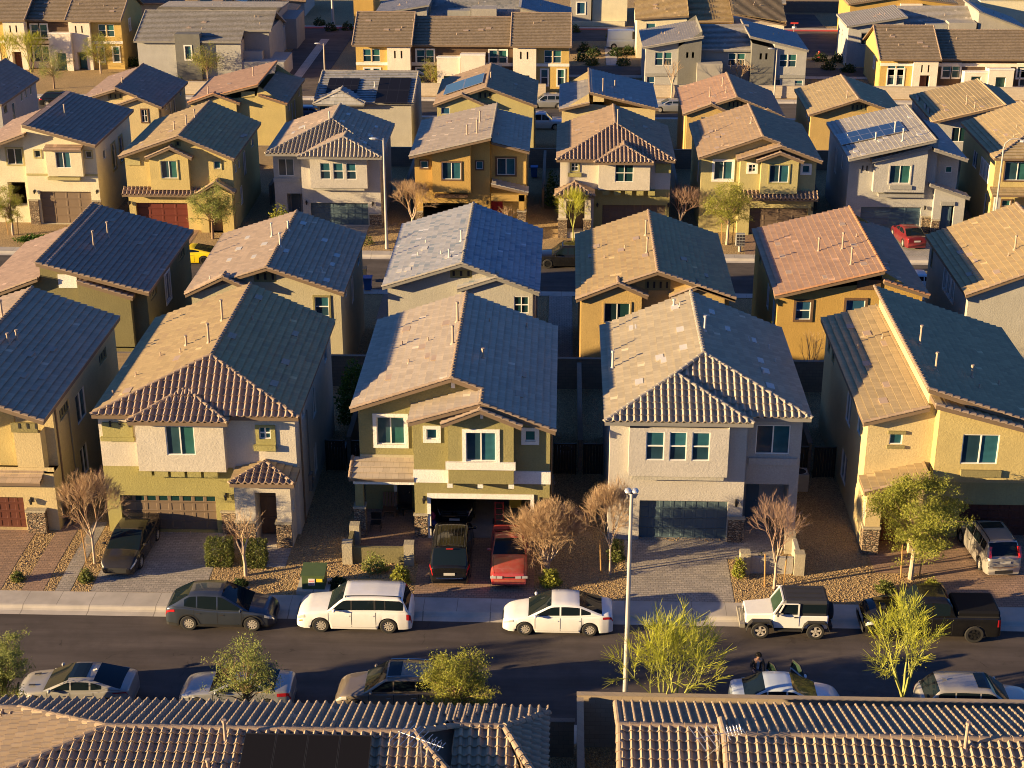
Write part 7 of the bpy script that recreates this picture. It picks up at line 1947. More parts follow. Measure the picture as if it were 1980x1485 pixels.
# third street
THI = 'vehicles on the third street'
def simple(label, paint, x, y, z, rz, k=1., gr=THI, tall=1.62):
    c = Car('parked_car', label, paint, 4.6*k, 1.85, tall, [(-2.3*k, .6), (-2.26*k, 1.), (-2.1*k, 1.05), (0, 1.03), (.85*k, 1.), (1.2*k, .98), (1.9*k, .86), (2.3*k, .5)], (-2.2*k, -1.6*k, .35*k, 1.15*k), (-1.38*k, 1.38*k), .35, .2, sidewin=((-1.55*k, -1.*k), (-.92*k, -.1), (-.02, .82*k)), group=gr)
    c.lamp('taillight', -2.29*k, -1.95*k, 2.6, 3.3, TLIT); c.lamp('headlight', 1.8*k, 2.25*k, 2.7, 3.5)
    return c.put(x, y, z, rz)
simple('silver suv on the third street behind the golden house', 'silver', *(-1.97, 185.86), -5.7, PI, 1.)
simple('silver saloon on the third street left of the golden roof', 'silver', *(12.50, 184.30), -5.7, PI, 1., THI, 1.45)
simple('dark suv at the far left end of the third street', 'black', *(-59.37, 185.05), -5.7, 0, 1.05)
simple('blue car showing between grey roof and tan roof on the third street', 'navy', *(-28.97, 179.52), -5.7, 0, 1., THI, 1.45)
c = Car('parked_truck', 'pale blue pickup nose right beside the third street', 'skyblue', 5.6, 1.98, 1.9, [(-2.8, .7), (-2.76, 1.15), (-.6, 1.15), (.9, 1.15), (1.3, 1.14), (2.4, 1.08), (2.7, .9), (2.8, .5)], (-.9, -.6, .55, 1.3), (-1.7, 1.7), .4, .28, sidewin=((-.6, .1), (.2, 1.0)), group=THI)
c.put(*(-2.58, 175.22), -5.65, 0)
c = Car('parked_van', 'pale blue white delivery van far away between the townhouses', 'skyblue', 5.6, 2.05, 2.5, [(-2.8, .7), (-2.76, 1.3), (1.6, 1.3), (2.0, 1.25), (2.6, 1.0), (2.8, .5)], (-2.72, -2.66, 1.3, 2.0), (-1.8, 1.7), .36, .25, sidewin=((.7, 1.5),), group=None, glassrear=False)
c.put(*(8.55, 221.21), -5.6, 0)

# white two door off-roader, front to the left
t = thing('parked_jeep', 'white two door off road vehicle with black hard top and rear spare wheel', 'off roader', (0, 0, 0), NEAR); t['_o'] = (0, 0, 0)
PW = PAINT['white']
class J: pass
def rbox(q, x0, x1, y0, y1, z0, z1, taper=0., tz=0., r=.05):
    """box with chamfered vertical and top edges; taper narrows y toward x1, tz drops the top toward x1"""
    def sec(x, w, zt):
        return [(x, w, z0), (x, w, zt-r), (x, w-r, zt), (x, -w+r, zt), (x, -w, zt-r), (x, -w, z0)]
    w = (y1-y0)/2; S_ = [(x0, w-r*.6, z1-r*.5), (x0+r, w, z1), (x1-r, w-taper, z1-tz), (x1, w-taper-r*.6, z1-tz-r*.5)]
    rg = [sec(*a) for a in S_]
    for A, B in zip(rg, rg[1:]):
        for k in range(6): q.face([A[k], B[k], B[(k+1) % 6], A[(k+1) % 6]])
    q.face(rg[0]); q.face(rg[-1][::-1])
q = MB(); rbox(q, -1.78, .62, -.78, .78, .52, 1.14); rbox(q, .60, 1.82, -.70, .70, .60, 1.17, .09, .09, .05)
q.build('body', PW, t, smooth=35)
q = MB(); rbox(q, -1.76, .18, -.75, .75, 1.13, 1.84, 0, .0, .09); top_ = q.build('hard_top', m_plain('hard_top_black', (.03, .03, .032), .6, var=.2), t, smooth=40)
q = MB()
for k in range(3): q.bar((-1.5, (k-1)*.4, 1.845), (0, (k-1)*.4, 1.845), .06, .02)
q.build('roof_ribs', PLAS, top_)
q = MB()
for m in (1, -1):
    q.bar((.60, .66*m, 1.14), (.2, .62*m, 1.82), .07, .07)
q.bar((.2, -.62, 1.80), (.2, .62, 1.80), .07, .07); q.bar((.6, -.66, 1.15), (.6, .66, 1.15), .06, .05); q.build('windshield_frame', PW, t)
q = MB(); q.face([(.6, -.63, 1.17), (.6, .63, 1.17), (.22, .59, 1.77), (.22, -.59, 1.77)]); q.build('windshield', CGLG, t)
for m in (1, -1):
    q = MB(); q.face([(-.42, .765*m, 1.24), (.36, .765*m, 1.24), (.15, .765*m, 1.70), (-.42, .765*m, 1.70)]); q.face([(-1.66, .765*m, 1.27), (-.62, .765*m, 1.27), (-.62, .765*m, 1.70), (-1.66, .765*m, 1.70)]); q.build('side_window', CGL, t)
    q = MB(); q.box(-.50, .50, .782*m, .795*m, .62, 1.20); dd = q.build('door', PW, t)
    q = MB(); q.box(-.50, -.43, .775*m, .80*m, 1.20, 1.74); q.box(-.43, .36, .775*m, .80*m, 1.71, 1.76); q.bar((.40, .788*m, 1.2), (.17, .788*m, 1.74), .03, .06); q.build('door_frame', PW, dd)
    q = MB(); q.box(-.42, -.28, .80*m, .83*m, 1.05, 1.10); q.build('handle', PLAS, dd)
    for a in (1.17, -1.25):
        q = MB(); n = 8; r0 = .50
        pts = [(-.62, -.05), (-.50, .30), (-.36, .42), (.36, .42), (.52, .26), (.62, -.08)]
        for (xa, za), (xb, zb) in zip(pts, pts[1:]):
            q.face([(a+xa, .70*m, .5+za), (a+xb, .70*m, .5+zb), (a+xb, .935*m, .47+zb), (a+xa, .935*m, .47+za)]); q.face([(a+xa, .935*m, .47+za), (a+xb, .935*m, .47+zb), (a+xb, .93*m, .40+zb), (a+xa, .93*m, .40+za)])
        q.build('fender_flare', PLAS, t)
    q = MB(); q.box(-.62, .55, .68*m, .88*m, .40, .46); q.build('side_step', PLAS, t)
    q = MB(); q.ball((.45, .92*m, 1.26), .06, .11, .10, 8, 5); q.build('mirror', PLAS, t)
    q = MB(); q.lathe([(0, 1.845), (.10, 1.845), (.10, 1.82)], (0, 0, 0), 'z', 10)
    q = MB(); q.tube((1.80, .42*m, .94), (1.86, .42*m, .94), .105, n=14); q.build('headlight', HLIT, t)
    q = MB(); q.box(-1.81, -1.77, .60*m, .74*m, .86, 1.06); q.build('taillight', TLIT, t)
q = MB()
for k in range(7): q.box(1.815, 1.83, -.27+k*.09-.025, -.27+k*.09+.025, .74, 1.02)
q.build('grille', PLAS, t)
q = MB(); q.box(1.85, 2.06, -.78, .78, .50, .68); q.tube((1.98, -.5, .68), (1.98, -.28, .86), .025); q.tube((1.98, .5, .68), (1.98, .28, .86), .025); q.tube((1.98, -.28, .86), (1.98, .28, .86), .025); q.build('front_bumper', m_plain('dusty_bumper', (.22, .2, .17), .7), t)
q = MB(); q.box(-1.98, -1.80, -.78, .78, .46, .66); q.build('rear_bumper', PLAS, t)
q = MB(); q.box(-1.7, 1.8, -.55, .55, .35, .56); q.build('underbody', PLAS, t)
sp = MB(); sp.lathe([(.10, -.11), (.34, -.12), (.39, -.08), (.39, .08), (.34, .12), (.10, .11)], (0, 0, 0), 'y', 20)
so_ = sp.build('spare_wheel', TYRE, t, smooth=40); so_.rotation_euler = (0, 0, PI/2); so_.location = (-1.93, .1, 1.06)
jc = Car.__new__(Car); jc.t = t
for a in (1.17, -1.25):
    for m in (1, -1): jc.wheel(a, m*.80, .40, m, RIM, 5)
t.location = (10.08, 61.55, 0); t.rotation_euler[2] = FAR

# black crew cab pickup, front to the left
c = Car('parked_pickup', 'black crew cab pickup with covered bed parked at the kerb on the right', 'black', 5.95, 2.02, 1.98,
    [(-2.97, .7), (-2.94, 1.22), (-2.7, 1.26), (-.9, 1.27), (.8, 1.24), (1.15, 1.22), (2.3, 1.14), (2.72, 1.04), (2.93, .8), (2.97, .5)], (-.98, -.72, .50, 1.28), (-1.85, 1.83), .42, .30,
    plan=[(-2.97, .93), (-2.85, .97), (0, 1), (2.2, 1), (2.7, .95), (2.9, .86), (2.97, .76)], sidewin=((-.72, .0), (.08, .95)), seams=(-.86, .04, 1.1), wincut=(.05, .11), tumble=.15, rim=RIMD, spokes=6, cat='pickup truck', group=NEAR)
c.lamp('headlight', 2.5, 2.88, 2.6, 3.5); c.lamp('taillight', -2.96, -2.8, 2.0, 3.5, TLIT); c.end('grille', CHROME, True, -.62, .62, .72, .98, .015); c.end('front_bumper', PLAS, True, -.9, .9, .38, .62, .05)
q = MB(); rbox(q, -2.9, -1.02, -.86, .86, 1.24, 1.50, 0, 0, .08); bc = q.build('bed_cover', m_plain('bed_cap_black', (.009, .009, .010), .6, spec=.15), c.t, smooth=35)
q = MB()
for m in (1, -1): q.bar((-2.85, .88*m, 1.26), (-1.05, .88*m, 1.26), .06, .05)
q.build('bed_rail', PLAS, c.t)
q = MB()
for k in range(4): q.box(1.9, 2.1, -.25+k*.13, -.17+k*.13, 1.2, 1.235)
q.build('hood_vents', PLAS, c.t)
c.put(16.38, 61.62, 0, FAR)

# ------------------------------------------------------------------ trees and plants
BARKP = m_plain('bark_pale', (.43, .33, .235), .85, var=.25, vs=9); BARKB = m_plain('bark_brown', (.23, .15, .09), .9, var=.3, vs=9)
TWIG = m_leaf('twig_tan', (.46, .32, .19), (.62, .45, .27)); TWIGR = m_leaf('twig_rose', (.36, .235, .165), (.47, .32, .23))
BARKG = m_plain('bark_green', (.30, .31, .07), .8, var=.2, vs=9)
LF = {k: m_leaf('leaf_'+k, a, b) for k, a, b in (('palo', (.34, .355, .035), (.52, .51, .065)), ('olive', (.18, .215, .055), (.33, .35, .10)), ('acacia', (.195, .215, .035), (.36, .355, .06)), ('shrub', (.09, .12, .03), (.20, .205, .05)),
      ('dark', (.025, .05, .015), (.06, .09, .025)), ('grass', (.36, .29, .09), (.52, .41, .16)), ('lime', (.32, .31, .03), (.50, .44, .05)), ('agave', (.20, .24, .13), (.33, .36, .20)), ('lush', (.035, .085, .012), (.08, .14, .02)))}
STAKE = m_plain('stake_wood', (.38, .22, .075), .8, var=.2)

def branch(mb, tw, p, d, ln, r, depth, maxd, rr, spread, up, tips, kids=(2, 3), tn=5, twn=3, rmin=.007):
    n = 3 if depth < 2 else 2
    q = V(p); d = V(d).normalized()
    for i in range(n):
        nd = (d+V((rr.uniform(-1, 1), rr.uniform(-1, 1), rr.uniform(-.6, 1)))*.16+V((0, 0, up*.12))).normalized()
        e = q+nd*(ln/n); r2 = max(rmin*.7, r*(1-.28*(i+1)/n))
        (mb if depth < 2 else tw).tube(q, e, r if i == 0 else r1, r2, n=tn if depth < 2 else twn, caps=False)
        r1 = r2; q = e; d = nd
        if depth >= 2: tips.append((q.copy(), nd))
    if depth >= maxd: tips.append((q.copy(), d)); return
    k = rr.randint(*kids); a0 = rr.random()*6.3
    for i in range(k):
        a = a0+2*PI*i/k+rr.uniform(-.5, .5); sp = spread*rr.uniform(.65, 1.25)
        u = d.cross(V((0, 0, 1)));
        if u.length < .1: u = d.cross(V((1, 0, 0)))
        u.normalize(); w = u.cross(d)
        nd = d*math.cos(sp)+(u*math.cos(a)+w*math.sin(a))*math.sin(sp)+V((0, 0, up*.25))
        branch(mb, tw, q, nd, ln*rr.uniform(.66, .88), max(rmin, r1*.68), depth+1, maxd, rr, spread, up, tips, kids, tn, twn, rmin)

def leaves(mb, tips, n, rad, size, rr, aspect=.45, droop=0.):
    for _ in range(n):
        p, d = tips[rr.randrange(len(tips))]
        g = V((rr.gauss(0, 1), rr.gauss(0, 1), rr.gauss(0, .8)))*rad
        c = p+g; s = size*rr.uniform(.6, 1.35)
        a = V((rr.uniform(-1, 1), rr.uniform(-1, 1), rr.uniform(-.5, 1)-droop)).normalized()
        b = a.cross(V((rr.uniform(-1, 1), rr.uniform(-1, 1), rr.uniform(-1, 1))))
        if b.length < .05: continue
        b = b.normalized()*s*aspect; a = a*s
        mb.face([c-a, c+b*.9, c+a, c-b*.9])

def tree_stakes(label, x, y, z, stakes, stakes_words):
    for k in range(stakes):
        a = (.35, 2.8)[k % 2] if stakes > 1 else 2.8; s = MB(); px, py = x+math.cos(a)*.45, y+math.sin(a)*.3
        s.tube((px, py, z-.1), (px+.08*math.cos(a), py, z+1.75), .035, n=6)
        tag(s.build('tree_stake', STAKE), 'round wooden stake %s the %s' % (('right of', 'left of')[k % 2] if stakes > 1 else 'beside', ' '.join(label.split()[:stakes_words])), 'stake', 'wooden tree stakes')

def tree(name, label, x, y, z, h, rad, kind, seed, group=None, stakes=0, trunks=1, lean=0., cat='tree', nleaf=None, trunk_h=None, stakes_words=4):
    rr = random.Random(seed)
    t = thing(name, label, cat, (x, y, z), group)
    tr, tw, lf = MB(), MB(), MB(); tips = []
    bare = kind in ('bare', 'bareRose', 'thin')
    for k in range(trunks):
        a = rr.random()*6.3 if trunks == 1 else 2*PI*k/trunks+.6
        base = V((x, y, z-.05))+V((math.cos(a), math.sin(a), 0))*(.12 if trunks > 1 else 0)
        th = trunk_h or (h*.3 if not bare else h*.36)
        d = V((math.cos(a)*(.25 if trunks > 1 else .04)+lean, math.sin(a)*(.2 if trunks > 1 else .04), 1)).normalized()
        r0 = .022*h+.02; 
        if trunks > 1: r0 *= .75
        e = base+d*th
        m1 = base+d*th*.5+V((rr.uniform(-.05, .05), rr.uniform(-.05, .05), 0))
        tr.tube(base, m1, r0*1.15, r0*.95, n=8, caps=False); tr.tube(m1, e, r0*.95, r0*.85, n=8, caps=False)
        nb = 5 if bare else (4 if kind != 'palo' else 5)
        for i in range(nb):
            b = 2*PI*i/nb+rr.uniform(-.4, .4)
            sp = {'bare': .82, 'bareRose': .6, 'palo': .72, 'thin': .5}.get(kind, .75)*rr.uniform(.6, 1.2)
            nd = V((math.cos(b)*math.sin(sp), math.sin(b)*math.sin(sp), math.cos(sp)))+d*.2
            rem = h-th
            ln = rem*{'bare': .36, 'bareRose': .40, 'palo': .40, 'thin': .4}.get(kind, .34)
            branch(tr, tw, e-d*th*.12*rr.random(), nd, ln, r0*.6, 1, 6 if kind == 'bare' else (5 if kind == 'bareRose' else 4 if kind == 'palo' else 3), rr, .56 if bare else .6, {'bare': .3, 'palo': .32}.get(kind, .35), tips, (2, 3), 5, 3, {'bare': .0085, 'bareRose': .0095, 'palo': .008}.get(kind, .008))
    if not bare and kind != 'palo':
        tw, tips = MB(), []; tr2 = MB()
        for k in range(trunks):
            a = 2*PI*k/trunks+.6; d = V((math.cos(a)*(.28 if trunks > 1 else .03)+lean, math.sin(a)*(.2 if trunks > 1 else .03), 1)).normalized(); r0 = (.018*h+.02)*(.75 if trunks > 1 else 1)
            b0 = V((x, y, z-.05))+V((math.cos(a), math.sin(a), 0))*(.1 if trunks > 1 else 0); e = b0+d*h*.5
            tr2.tube(b0, b0+d*h*.25, r0*1.2, r0, n=8, caps=False); tr2.tube(b0+d*h*.25, e, r0, r0*.6, n=8, caps=False)
        nc = 40
        for i in range(nc):
            for _ in range(40):
                c = V((rr.uniform(-1, 1), rr.uniform(-1, 1), rr.uniform(-1, 1)))
                if .35 < c.length < 1 and not (c.z < -.3 and math.hypot(c.x, c.y) < .25): break
            g = 1+.22*math.sin(3*math.atan2(c.y, c.x)+seed)+.12*math.sin(5*c.z+seed)
            p = V((x+c.x*rad*g*.86, y+c.y*rad*g*.86, z+h*.62+c.z*h*.36*(1 if c.z < 0 else g)))
            hh = max(.25, min(.5, .25+.25*(c.z+1)/2)); q0 = V((x, y, z))+V((lean*h*hh, 0, h*hh))
            mid = (q0+p)/2+V((0, 0, .12)); tw.tube(q0, mid, .03, .02, n=4, caps=False); tw.tube(mid, p, .02, .008, n=4, caps=False)
            up_ = (p-q0).normalized()
            for j in range(7):
                qn = p+V((rr.gauss(0, 1), rr.gauss(0, 1), rr.gauss(.35, .9)))*rad*.17
                tips += [(qn, up_)]*2; tips.append(((p+qn)/2, up_)); tw.tube(p, qn, .008, .004, n=3, caps=False)
        tr2.build('trunk', BARKB if kind != 'acacia' else BARKP, t, smooth=60); tw.build('limbs', BARKB, t)
        leaves(lf, tips, 2*(nleaf or 5200), rad*.08, .042+.009*rad, rr, .32, -.35); lf.build('crown', LF[kind], t)
        tree_stakes(label, x, y, z, stakes, stakes_words); return t
    # scale twigs to the wanted radius and height about the base
    mx = sorted(math.hypot(p.x-x, p.y-y) for p, d in tips)[int(len(tips)*(.94 if bare else .98))]; mz = sorted(p.z-z for p, d in tips)[int(len(tips)*.99)]
    sx, sz = rad/mx, (h-.1)/mz
    f = lambda p: V((x+(p[0]-x)*sx, y+(p[1]-y)*sx, z+(p[2]-z)*sz))
    for m in (tr, tw): m.v = [tuple(f(p)) for p in m.v]
    tips = [(f(p), d) for p, d in tips]
    bark = {'bare': BARKP, 'bareRose': BARKP, 'palo': BARKG, 'thin': BARKP}.get(kind, BARKB)
    tr.build('trunk', bark, t, smooth=60)
    twm = {'bare': TWIG, 'bareRose': TWIGR, 'palo': LF['palo'], 'thin': TWIG}.get(kind, BARKB)
    if bare:
        for p, d in tips:
            for _ in range(2):
                nd = (V(d)+V((rr.uniform(-1, 1), rr.uniform(-1, 1), rr.uniform(-.4, 1)))*.5).normalized()
                tw.tube(p, p+nd*rr.uniform(.16, .42), .0055, .0025, n=3, caps=False)
        tw.build('crown', twm, t)
    else:
        br = tw.build('limbs', twm if kind != 'palo' else BARKG, t)
        if kind == 'palo':
            for p, d in tips:
                for _ in range(4):
                    nd = (V(d)+V((rr.uniform(-1, 1), rr.uniform(-1, 1), rr.uniform(-.5, .9)))*.55).normalized(); L_ = rr.uniform(.3, .7)
                    q = p+nd*L_; s = nd.cross(V((rr.uniform(-1, 1), rr.uniform(-1, 1), 1))).normalized()*.009
                    lf.face([p-s, p+s, q+s*.5, q-s*.5])
            leaves(lf, tips, (nleaf or 2600)*3//5, .11, .045, rr, .3)
        else:
            leaves(lf, tips, nleaf or 5200, .15, .082, rr, .38, .15)
        lf.build('crown', LF.get(kind, LF['olive']), t)
    tree_stakes(label, x, y, z, stakes, stakes_words)
    return t

def shrub(label, x, y, z, rx, ry, h, kind, seed, n=900, group='shrubs in the gravel yards', name='shrub', size=.07, box=False, cat='shrub'):
    rr = random.Random(seed); t = thing(name, label, cat, (x, y, z), group)
    st, lf = MB(), MB(); pts = []
    if box: n *= 2
    for _ in range(n):
        if box:
            c = [rr.uniform(-1, 1) for _ in range(3)]; k = rr.randrange(3)
            if rr.random() < .75: c[k] = (1 if rr.random() < .5 else -1)*rr.uniform(.86, 1.03)
            p = V((x+c[0]*rx, y+c[1]*ry, z+h/2+c[2]*h/2))
        else:
            u = rr.uniform(0, 6.3); w = rr.uniform(-.25, 1); q = math.sqrt(max(0, 1-w*w)); k = rr.uniform(.55, 1)*(.82+.18*math.sin(3*u+seed)*math.cos(2.3*w*3+seed))
            p = V((x+rx*q*math.cos(u)*k, y+ry*q*math.sin(u)*k, z+.12*h+h*.88*max(0, w)*k))
        pts.append((p, V((0, 0, 1))))
    leaves(lf, pts, n, .03, size, rr, .45)
    for i in range(6):
        a = i*1.05; st.tube((x, y, z-.03), (x+rx*.6*math.cos(a), y+ry*.6*math.sin(a), z+h*.6), .018, .008, n=4)
    st.build('stems', BARKB, t); lf.build('foliage', LF[kind], t)
    return t

def tuft(label, x, y, z, r, h, kind, seed, n=130, group='grass tufts in the gravel yards', w=.018, name='grass_tuft', cat='grass tuft'):
    rr = random.Random(seed); q = MB()
    for _ in range(n):
        a = rr.random()*6.3; e = rr.uniform(.15, 1); k = rr.uniform(.7, 1.1)
        d = V((math.cos(a), math.sin(a), 0)); s = V((-math.sin(a), math.cos(a), 0))*w
        p0 = V((x, y, z-.02))+d*.06; p1 = p0+d*r*e*.45*k+V((0, 0, h*.75*k)); p2 = p0+d*r*e*k+V((0, 0, h*(1.05-.55*e)*k))
        q.face([p0-s, p0+s, p1+s*.8, p1-s*.8]); q.face([p1-s*.8, p1+s*.8, p2])
    return tag(q.build(name, LF[kind], o=(x, y, z)), label, cat, group)

ZY = zyard
BT = 'bare winter trees in the near yards'
tree('bare_tree', 'dense leafless tan tree between the red garage house and dark bronze saloon', -22., 65.9, .27, 4.55, 1.45, 'bare', 3, BT, 1)
tree('bare_tree', 'slim small leafless tree in front of the tiled porch', -14.63, 65.05, .24, 3.3, .95, 'thin', 5, BT)
tree('bare_tree', 'broad rounded leafless shrub tree beside the red coupe', -.5, 66.0, .28, 3.3, 1.55, 'bare', 8, BT, trunks=3, trunk_h=.5)
tree('bare_tree', 'tall leafless tan tree left of the grey house garage', 2.45, 65.7, .27, 4.7, 1.2, 'bare', 12, BT, 1, stakes_words=8)
tree('bare_tree', 'slender leafless tree with pinkish twigs before the grey house courtyard wall', 10.0, 64.7, .23, 4.7, 1.25, 'bareRose', 21, BT, 2, stakes_words=6)
tree('leafy_tree', 'full green leafy tree in front of the split roof house', 16.45, 65.7, .27, 4.9, 1.95, 'acacia', 31, None, 2, stakes_words=10, nleaf=15000)
ST_ = 'young trees on the near sidewalk'
tree('palo_verde', 'yellow green palo verde with forked green trunks right of the street light', 4.4, 52.75, .17, 5.6, 2.15, 'palo', 41, ST_, 0, 2, nleaf=4200)
tree('palo_verde', 'yellow green palo verde with one leaning trunk in front of the black pickup', 13.75, 52.75, .17, 6.3, 1.95, 'palo', 47, ST_, 0, 1, lean=-.2, nleaf=4200, trunk_h=2.6)
tree('leafy_tree', 'loose green young tree in front of the silver coupe', -12.25, 52.9, .17, 3.95, 1.3, 'olive', 53, ST_, nleaf=3600)
tree('leafy_tree', 'bushy green young tree hiding the back of the taupe crossover', -3.95, 52.9, .17, 4.1, 1.4, 'acacia', 59, ST_, trunks=2, nleaf=6500)
tree('leafy_tree', 'green young tree at the left picture edge beside the grey fastback', -21.9, 52.9, .17, 4.0, 1.15, 'olive', 61, ST_, trunks=2, nleaf=6000)
# middle street yards
M3 = 'trees in the middle street yards'
z3 = -2.42
tree('leafy_tree', 'round green tree in front of the arched porch', -28.6, 124.3, z3, 4.6, 1.75, 'olive', 71, M3, nleaf=6000)
tree('leafy_tree', 'green tree tied to stakes in front of the white trimmed house', 13.35, 124.2, z3, 4.9, 2.0, 'acacia', 73, M3, 2, stakes_words=9, nleaf=6500)
tree('bare_tree', 'leafless tan tree between street light and golden house', -12.4, 126.5, z3, 4.4, 2.0, 'bare', 77, M3)
tree('bare_tree', 'leafless rosy tree between cream hip house and white trimmed house', 9.7, 127.2, z3, 3.9, 1.9, 'bareRose', 79, M3)
tree('palo_verde', 'thin young palo verde in front of the tiled porch hip', .9, 124.6, z3, 4.2, 1.3, 'palo', 83, M3, nleaf=500)
tree('leafy_tree', 'young green tree with many stakes before the cream house at left', -45.3, 124.8, z3, 4.3, 1.3, 'acacia', 85, M3, 2, stakes_words=9, nleaf=4000)
tree('bare_tree', 'small leafless tree before the crimson front door', -4.6, 125.4, z3, 2.5, .9, 'thin', 87, M3)
tree('bare_tree', 'leafless tree at the right edge beside the curved street light', 39.6, 125.6, z3, 4.0, 1.3, 'bareRose', 89, M3)
shrub('round green shrub right of the navy door of the solar house', 33.3, 125.8, z3, 1.4, 1.2, 2., 'shrub', 91, 1500, size=.11)
shrub('yellow green shrub peeking over the brown roof before the twin hip house', -22.9, 124.0, z3, 1.5, 1.1, 3.5, 'acacia', 93, 2200, size=.11)
shrub('pale green shrub behind the peach roof at the left edge', -43.3, 110.3, z3, 1.5, 1.1, 2.6, 'acacia', 95, 1600, size=.1)
shrub('low lush green hedge by the pale driveway at the left edge', -42.7, 123.2, z3, 2.4, .9, .7, 'lush', 97, 1500, size=.1)
shrub('dense dark green bush in the back yard behind olive banded house', -11.7, 83.0, .28, 1.2, 2.4, 4.3, 'lush', 99, 4200, size=.1, group=None)
shrub('sunlit yellow green bush above the grey roof behind the hip house', 12.5, 91.2, -2.45, 1.0, .9, 6.5, 'acacia', 101, 2600, size=.11, group=None)
tree('bare_tree', 'tall thin leafless sapling in front of the golden house wall', 15.2, 90.4, -2.45, 5.6, .8, 'thin', 103, None)
shrub('green bush between crimson door house and tiled porch house', -.9, 134.5, z3, .9, 1.6, 3.8, 'lush', 105, 1500, size=.1)
shrub('small green shrub at the base of the tall street light', -15.9, 123.3, z3, .8, .7, .9, 'shrub', 107, 500)
# near yards: shrubs, hedges, tufts
shrub('clipped box hedge left of the slim small tree', -16.05, 66.15, .27, .60, .45, 1.2, 'shrub', 111, 2600, 'clipped box hedges by the tiled porch', 'box_hedge', .05, True, 'hedge')
shrub('clipped box hedge behind the slim small tree', -14.35, 66.1, .27, .52, .45, 1.15, 'shrub', 113, 2400, 'clipped box hedges by the tiled porch', 'box_hedge', .05, True, 'hedge')
tuft('golden feathery grass tuft in front of the clipped hedge', -15.95, 64.95, .24, .75, .9, 'lime', 115, 260)
tuft('dry straw grass tuft between porch pillar and utility box', -13.4, 64.6, .23, .8, .85, 'grass', 117, 260)
shrub('small dark green shrub under the slim small tree', -14.7, 64.2, .2, .42, .35, .4, 'dark', 119, 420)
tuft('small yellow grass tuft beside the dark crossover hood', -15.3, 63.95, .19, .35, .45, 'lime', 121, 90)
tuft('small yellow grass tuft beside the sidewalk right of the dark crossover', -12.6, 63.95, .19, .35, .45, 'lime', 123, 90)
tuft('spiky pale agave plant in the left gravel strip', -25.55, 66.4, .27, .55, .9, 'agave', 125, 110, w=.04, name='agave', cat='agave')
shrub('small round green shrub by the left red brick driveway', -25.2, 64.3, .21, .38, .35, .55, 'shrub', 127, 500)
shrub('grey green round shrub in the gravel beside the dark bronze saloon', -21.95, 64.3, .21, .42, .38, .8, 'shrub', 129, 700)
tuft('spiky green yucca left of the courtyard pillars', -10.15, 65.3, .25, .75, .95, 'agave', 131, 200, w=.035, name='yucca', cat='yucca')
shrub('dark low shrub behind the white boxy wagon roof', -10.15, 64.25, .2, .55, .4, .6, 'dark', 133, 700)
shrub('loose green shrub with leaning stake inside the courtyard wall', -8.6, 65.55, .26, .75, .45, 1.2, 'olive', 135, 900)
shrub('yellow green spiky shrub between courtyard wall and black minivan', -7.3, 64.6, .23, .55, .45, 1.15, 'acacia', 137, 1300)
shrub('bright green shrub beside the red coupe under the leafless tree', -.35, 64.6, .23, .6, .45, 1.05, 'acacia', 139, 1300)
tuft('thin dry grass tuft right of the bright green shrub', .95, 64.7, .23, .5, .9, 'grass', 141, 60)
shrub('glossy green shrub behind the tall leafless tree', 2.75, 66.9, .28, .5, .45, 1.5, 'shrub', 143, 900)
tuft('tiny green sprout in the gravel by the grey driveway', 2.55, 64.2, .2, .2, .25, 'lush', 145, 50)
shrub('tall narrow yellow green shrub left of the grey courtyard wall', 8.45, 65.6, .26, .36, .36, 1.3, 'acacia', 147, 900)
tuft('yellow green grass tuft at the corner of the grey driveway', 8.55, 64.5, .22, .4, .55, 'lime', 149, 130)
shrub('small green bush inside the grey courtyard wall', 9.6, 66.5, .28, .4, .35, .9, 'shrub', 151, 500)
tuft('thin dry grass tuft right of the pinkish leafless tree', 11.7, 64.6, .22, .45, .7, 'grass', 153, 60)
shrub('low green shrub in the gravel above the black pickup bonnet', 15.1, 64.6, .23, .55, .42, .65, 'shrub', 155, 800)
shrub('low yellow green shrub right of the full leafy tree', 17.25, 64.9, .24, .5, .4, .6, 'acacia', 157, 600)
tuft('faded feathery grass clump left of the full leafy tree', 15.05, 66.5, .27, .6, .9, 'grass', 159, 160)
tuft('faded feathery grass clump right of the full leafy tree', 17.75, 66.7, .28, .6, 1.1, 'lime', 161, 200)
# far trees
FT = 'trees and bushes among the far townhouses'
tree('leafy_tree', 'bright green tree before the top left tan townhouse door', *(-59.38, 202.30), -5.6, 5.2, 2.3, 'acacia', 171, FT, nleaf=3500)
tree('leafy_tree', 'wide yellow green tree group left of the bright green one', *(-68.38, 202.63), -5.6, 5., 2.6, 'palo', 173, FT, 0, 2, nleaf=3500)
tree('leafy_tree', 'grey green tree above the far left dark roof', *(-62.67, 193.18), -5.6, 4.8, 2.3, 'olive', 175, FT, nleaf=3500)
tree('leafy_tree', 'yellow green tree at the far left edge', *(-71.51, 202.53), -5.6, 5., 2.2, 'palo', 176, FT, 0, 1, nleaf=3000)
tree('leafy_tree', 'loose green tree before the long grey townhouse', *(-44.52, 197.29), -5.6, 4.4, 2.2, 'acacia', 177, FT, nleaf=3000)
tree('leafy_tree', 'small green tree left of the white boxed entry', *(-16.01, 192.43), -5.6, 4., 1.6, 'acacia', 179, FT, nleaf=2500)
tree('bare_tree', 'leafless bush before the grey split roof townhouse tower', *(21.41, 194.22), -5.6, 4., 1.9, 'thin', 181, FT)
tree('bare_tree', 'thin leafless tree by the cream wall left of the grey split roof townhouse', *(12.88, 190.59), -5.6, 4.5, 1.2, 'thin', 183, FT)
k = 0
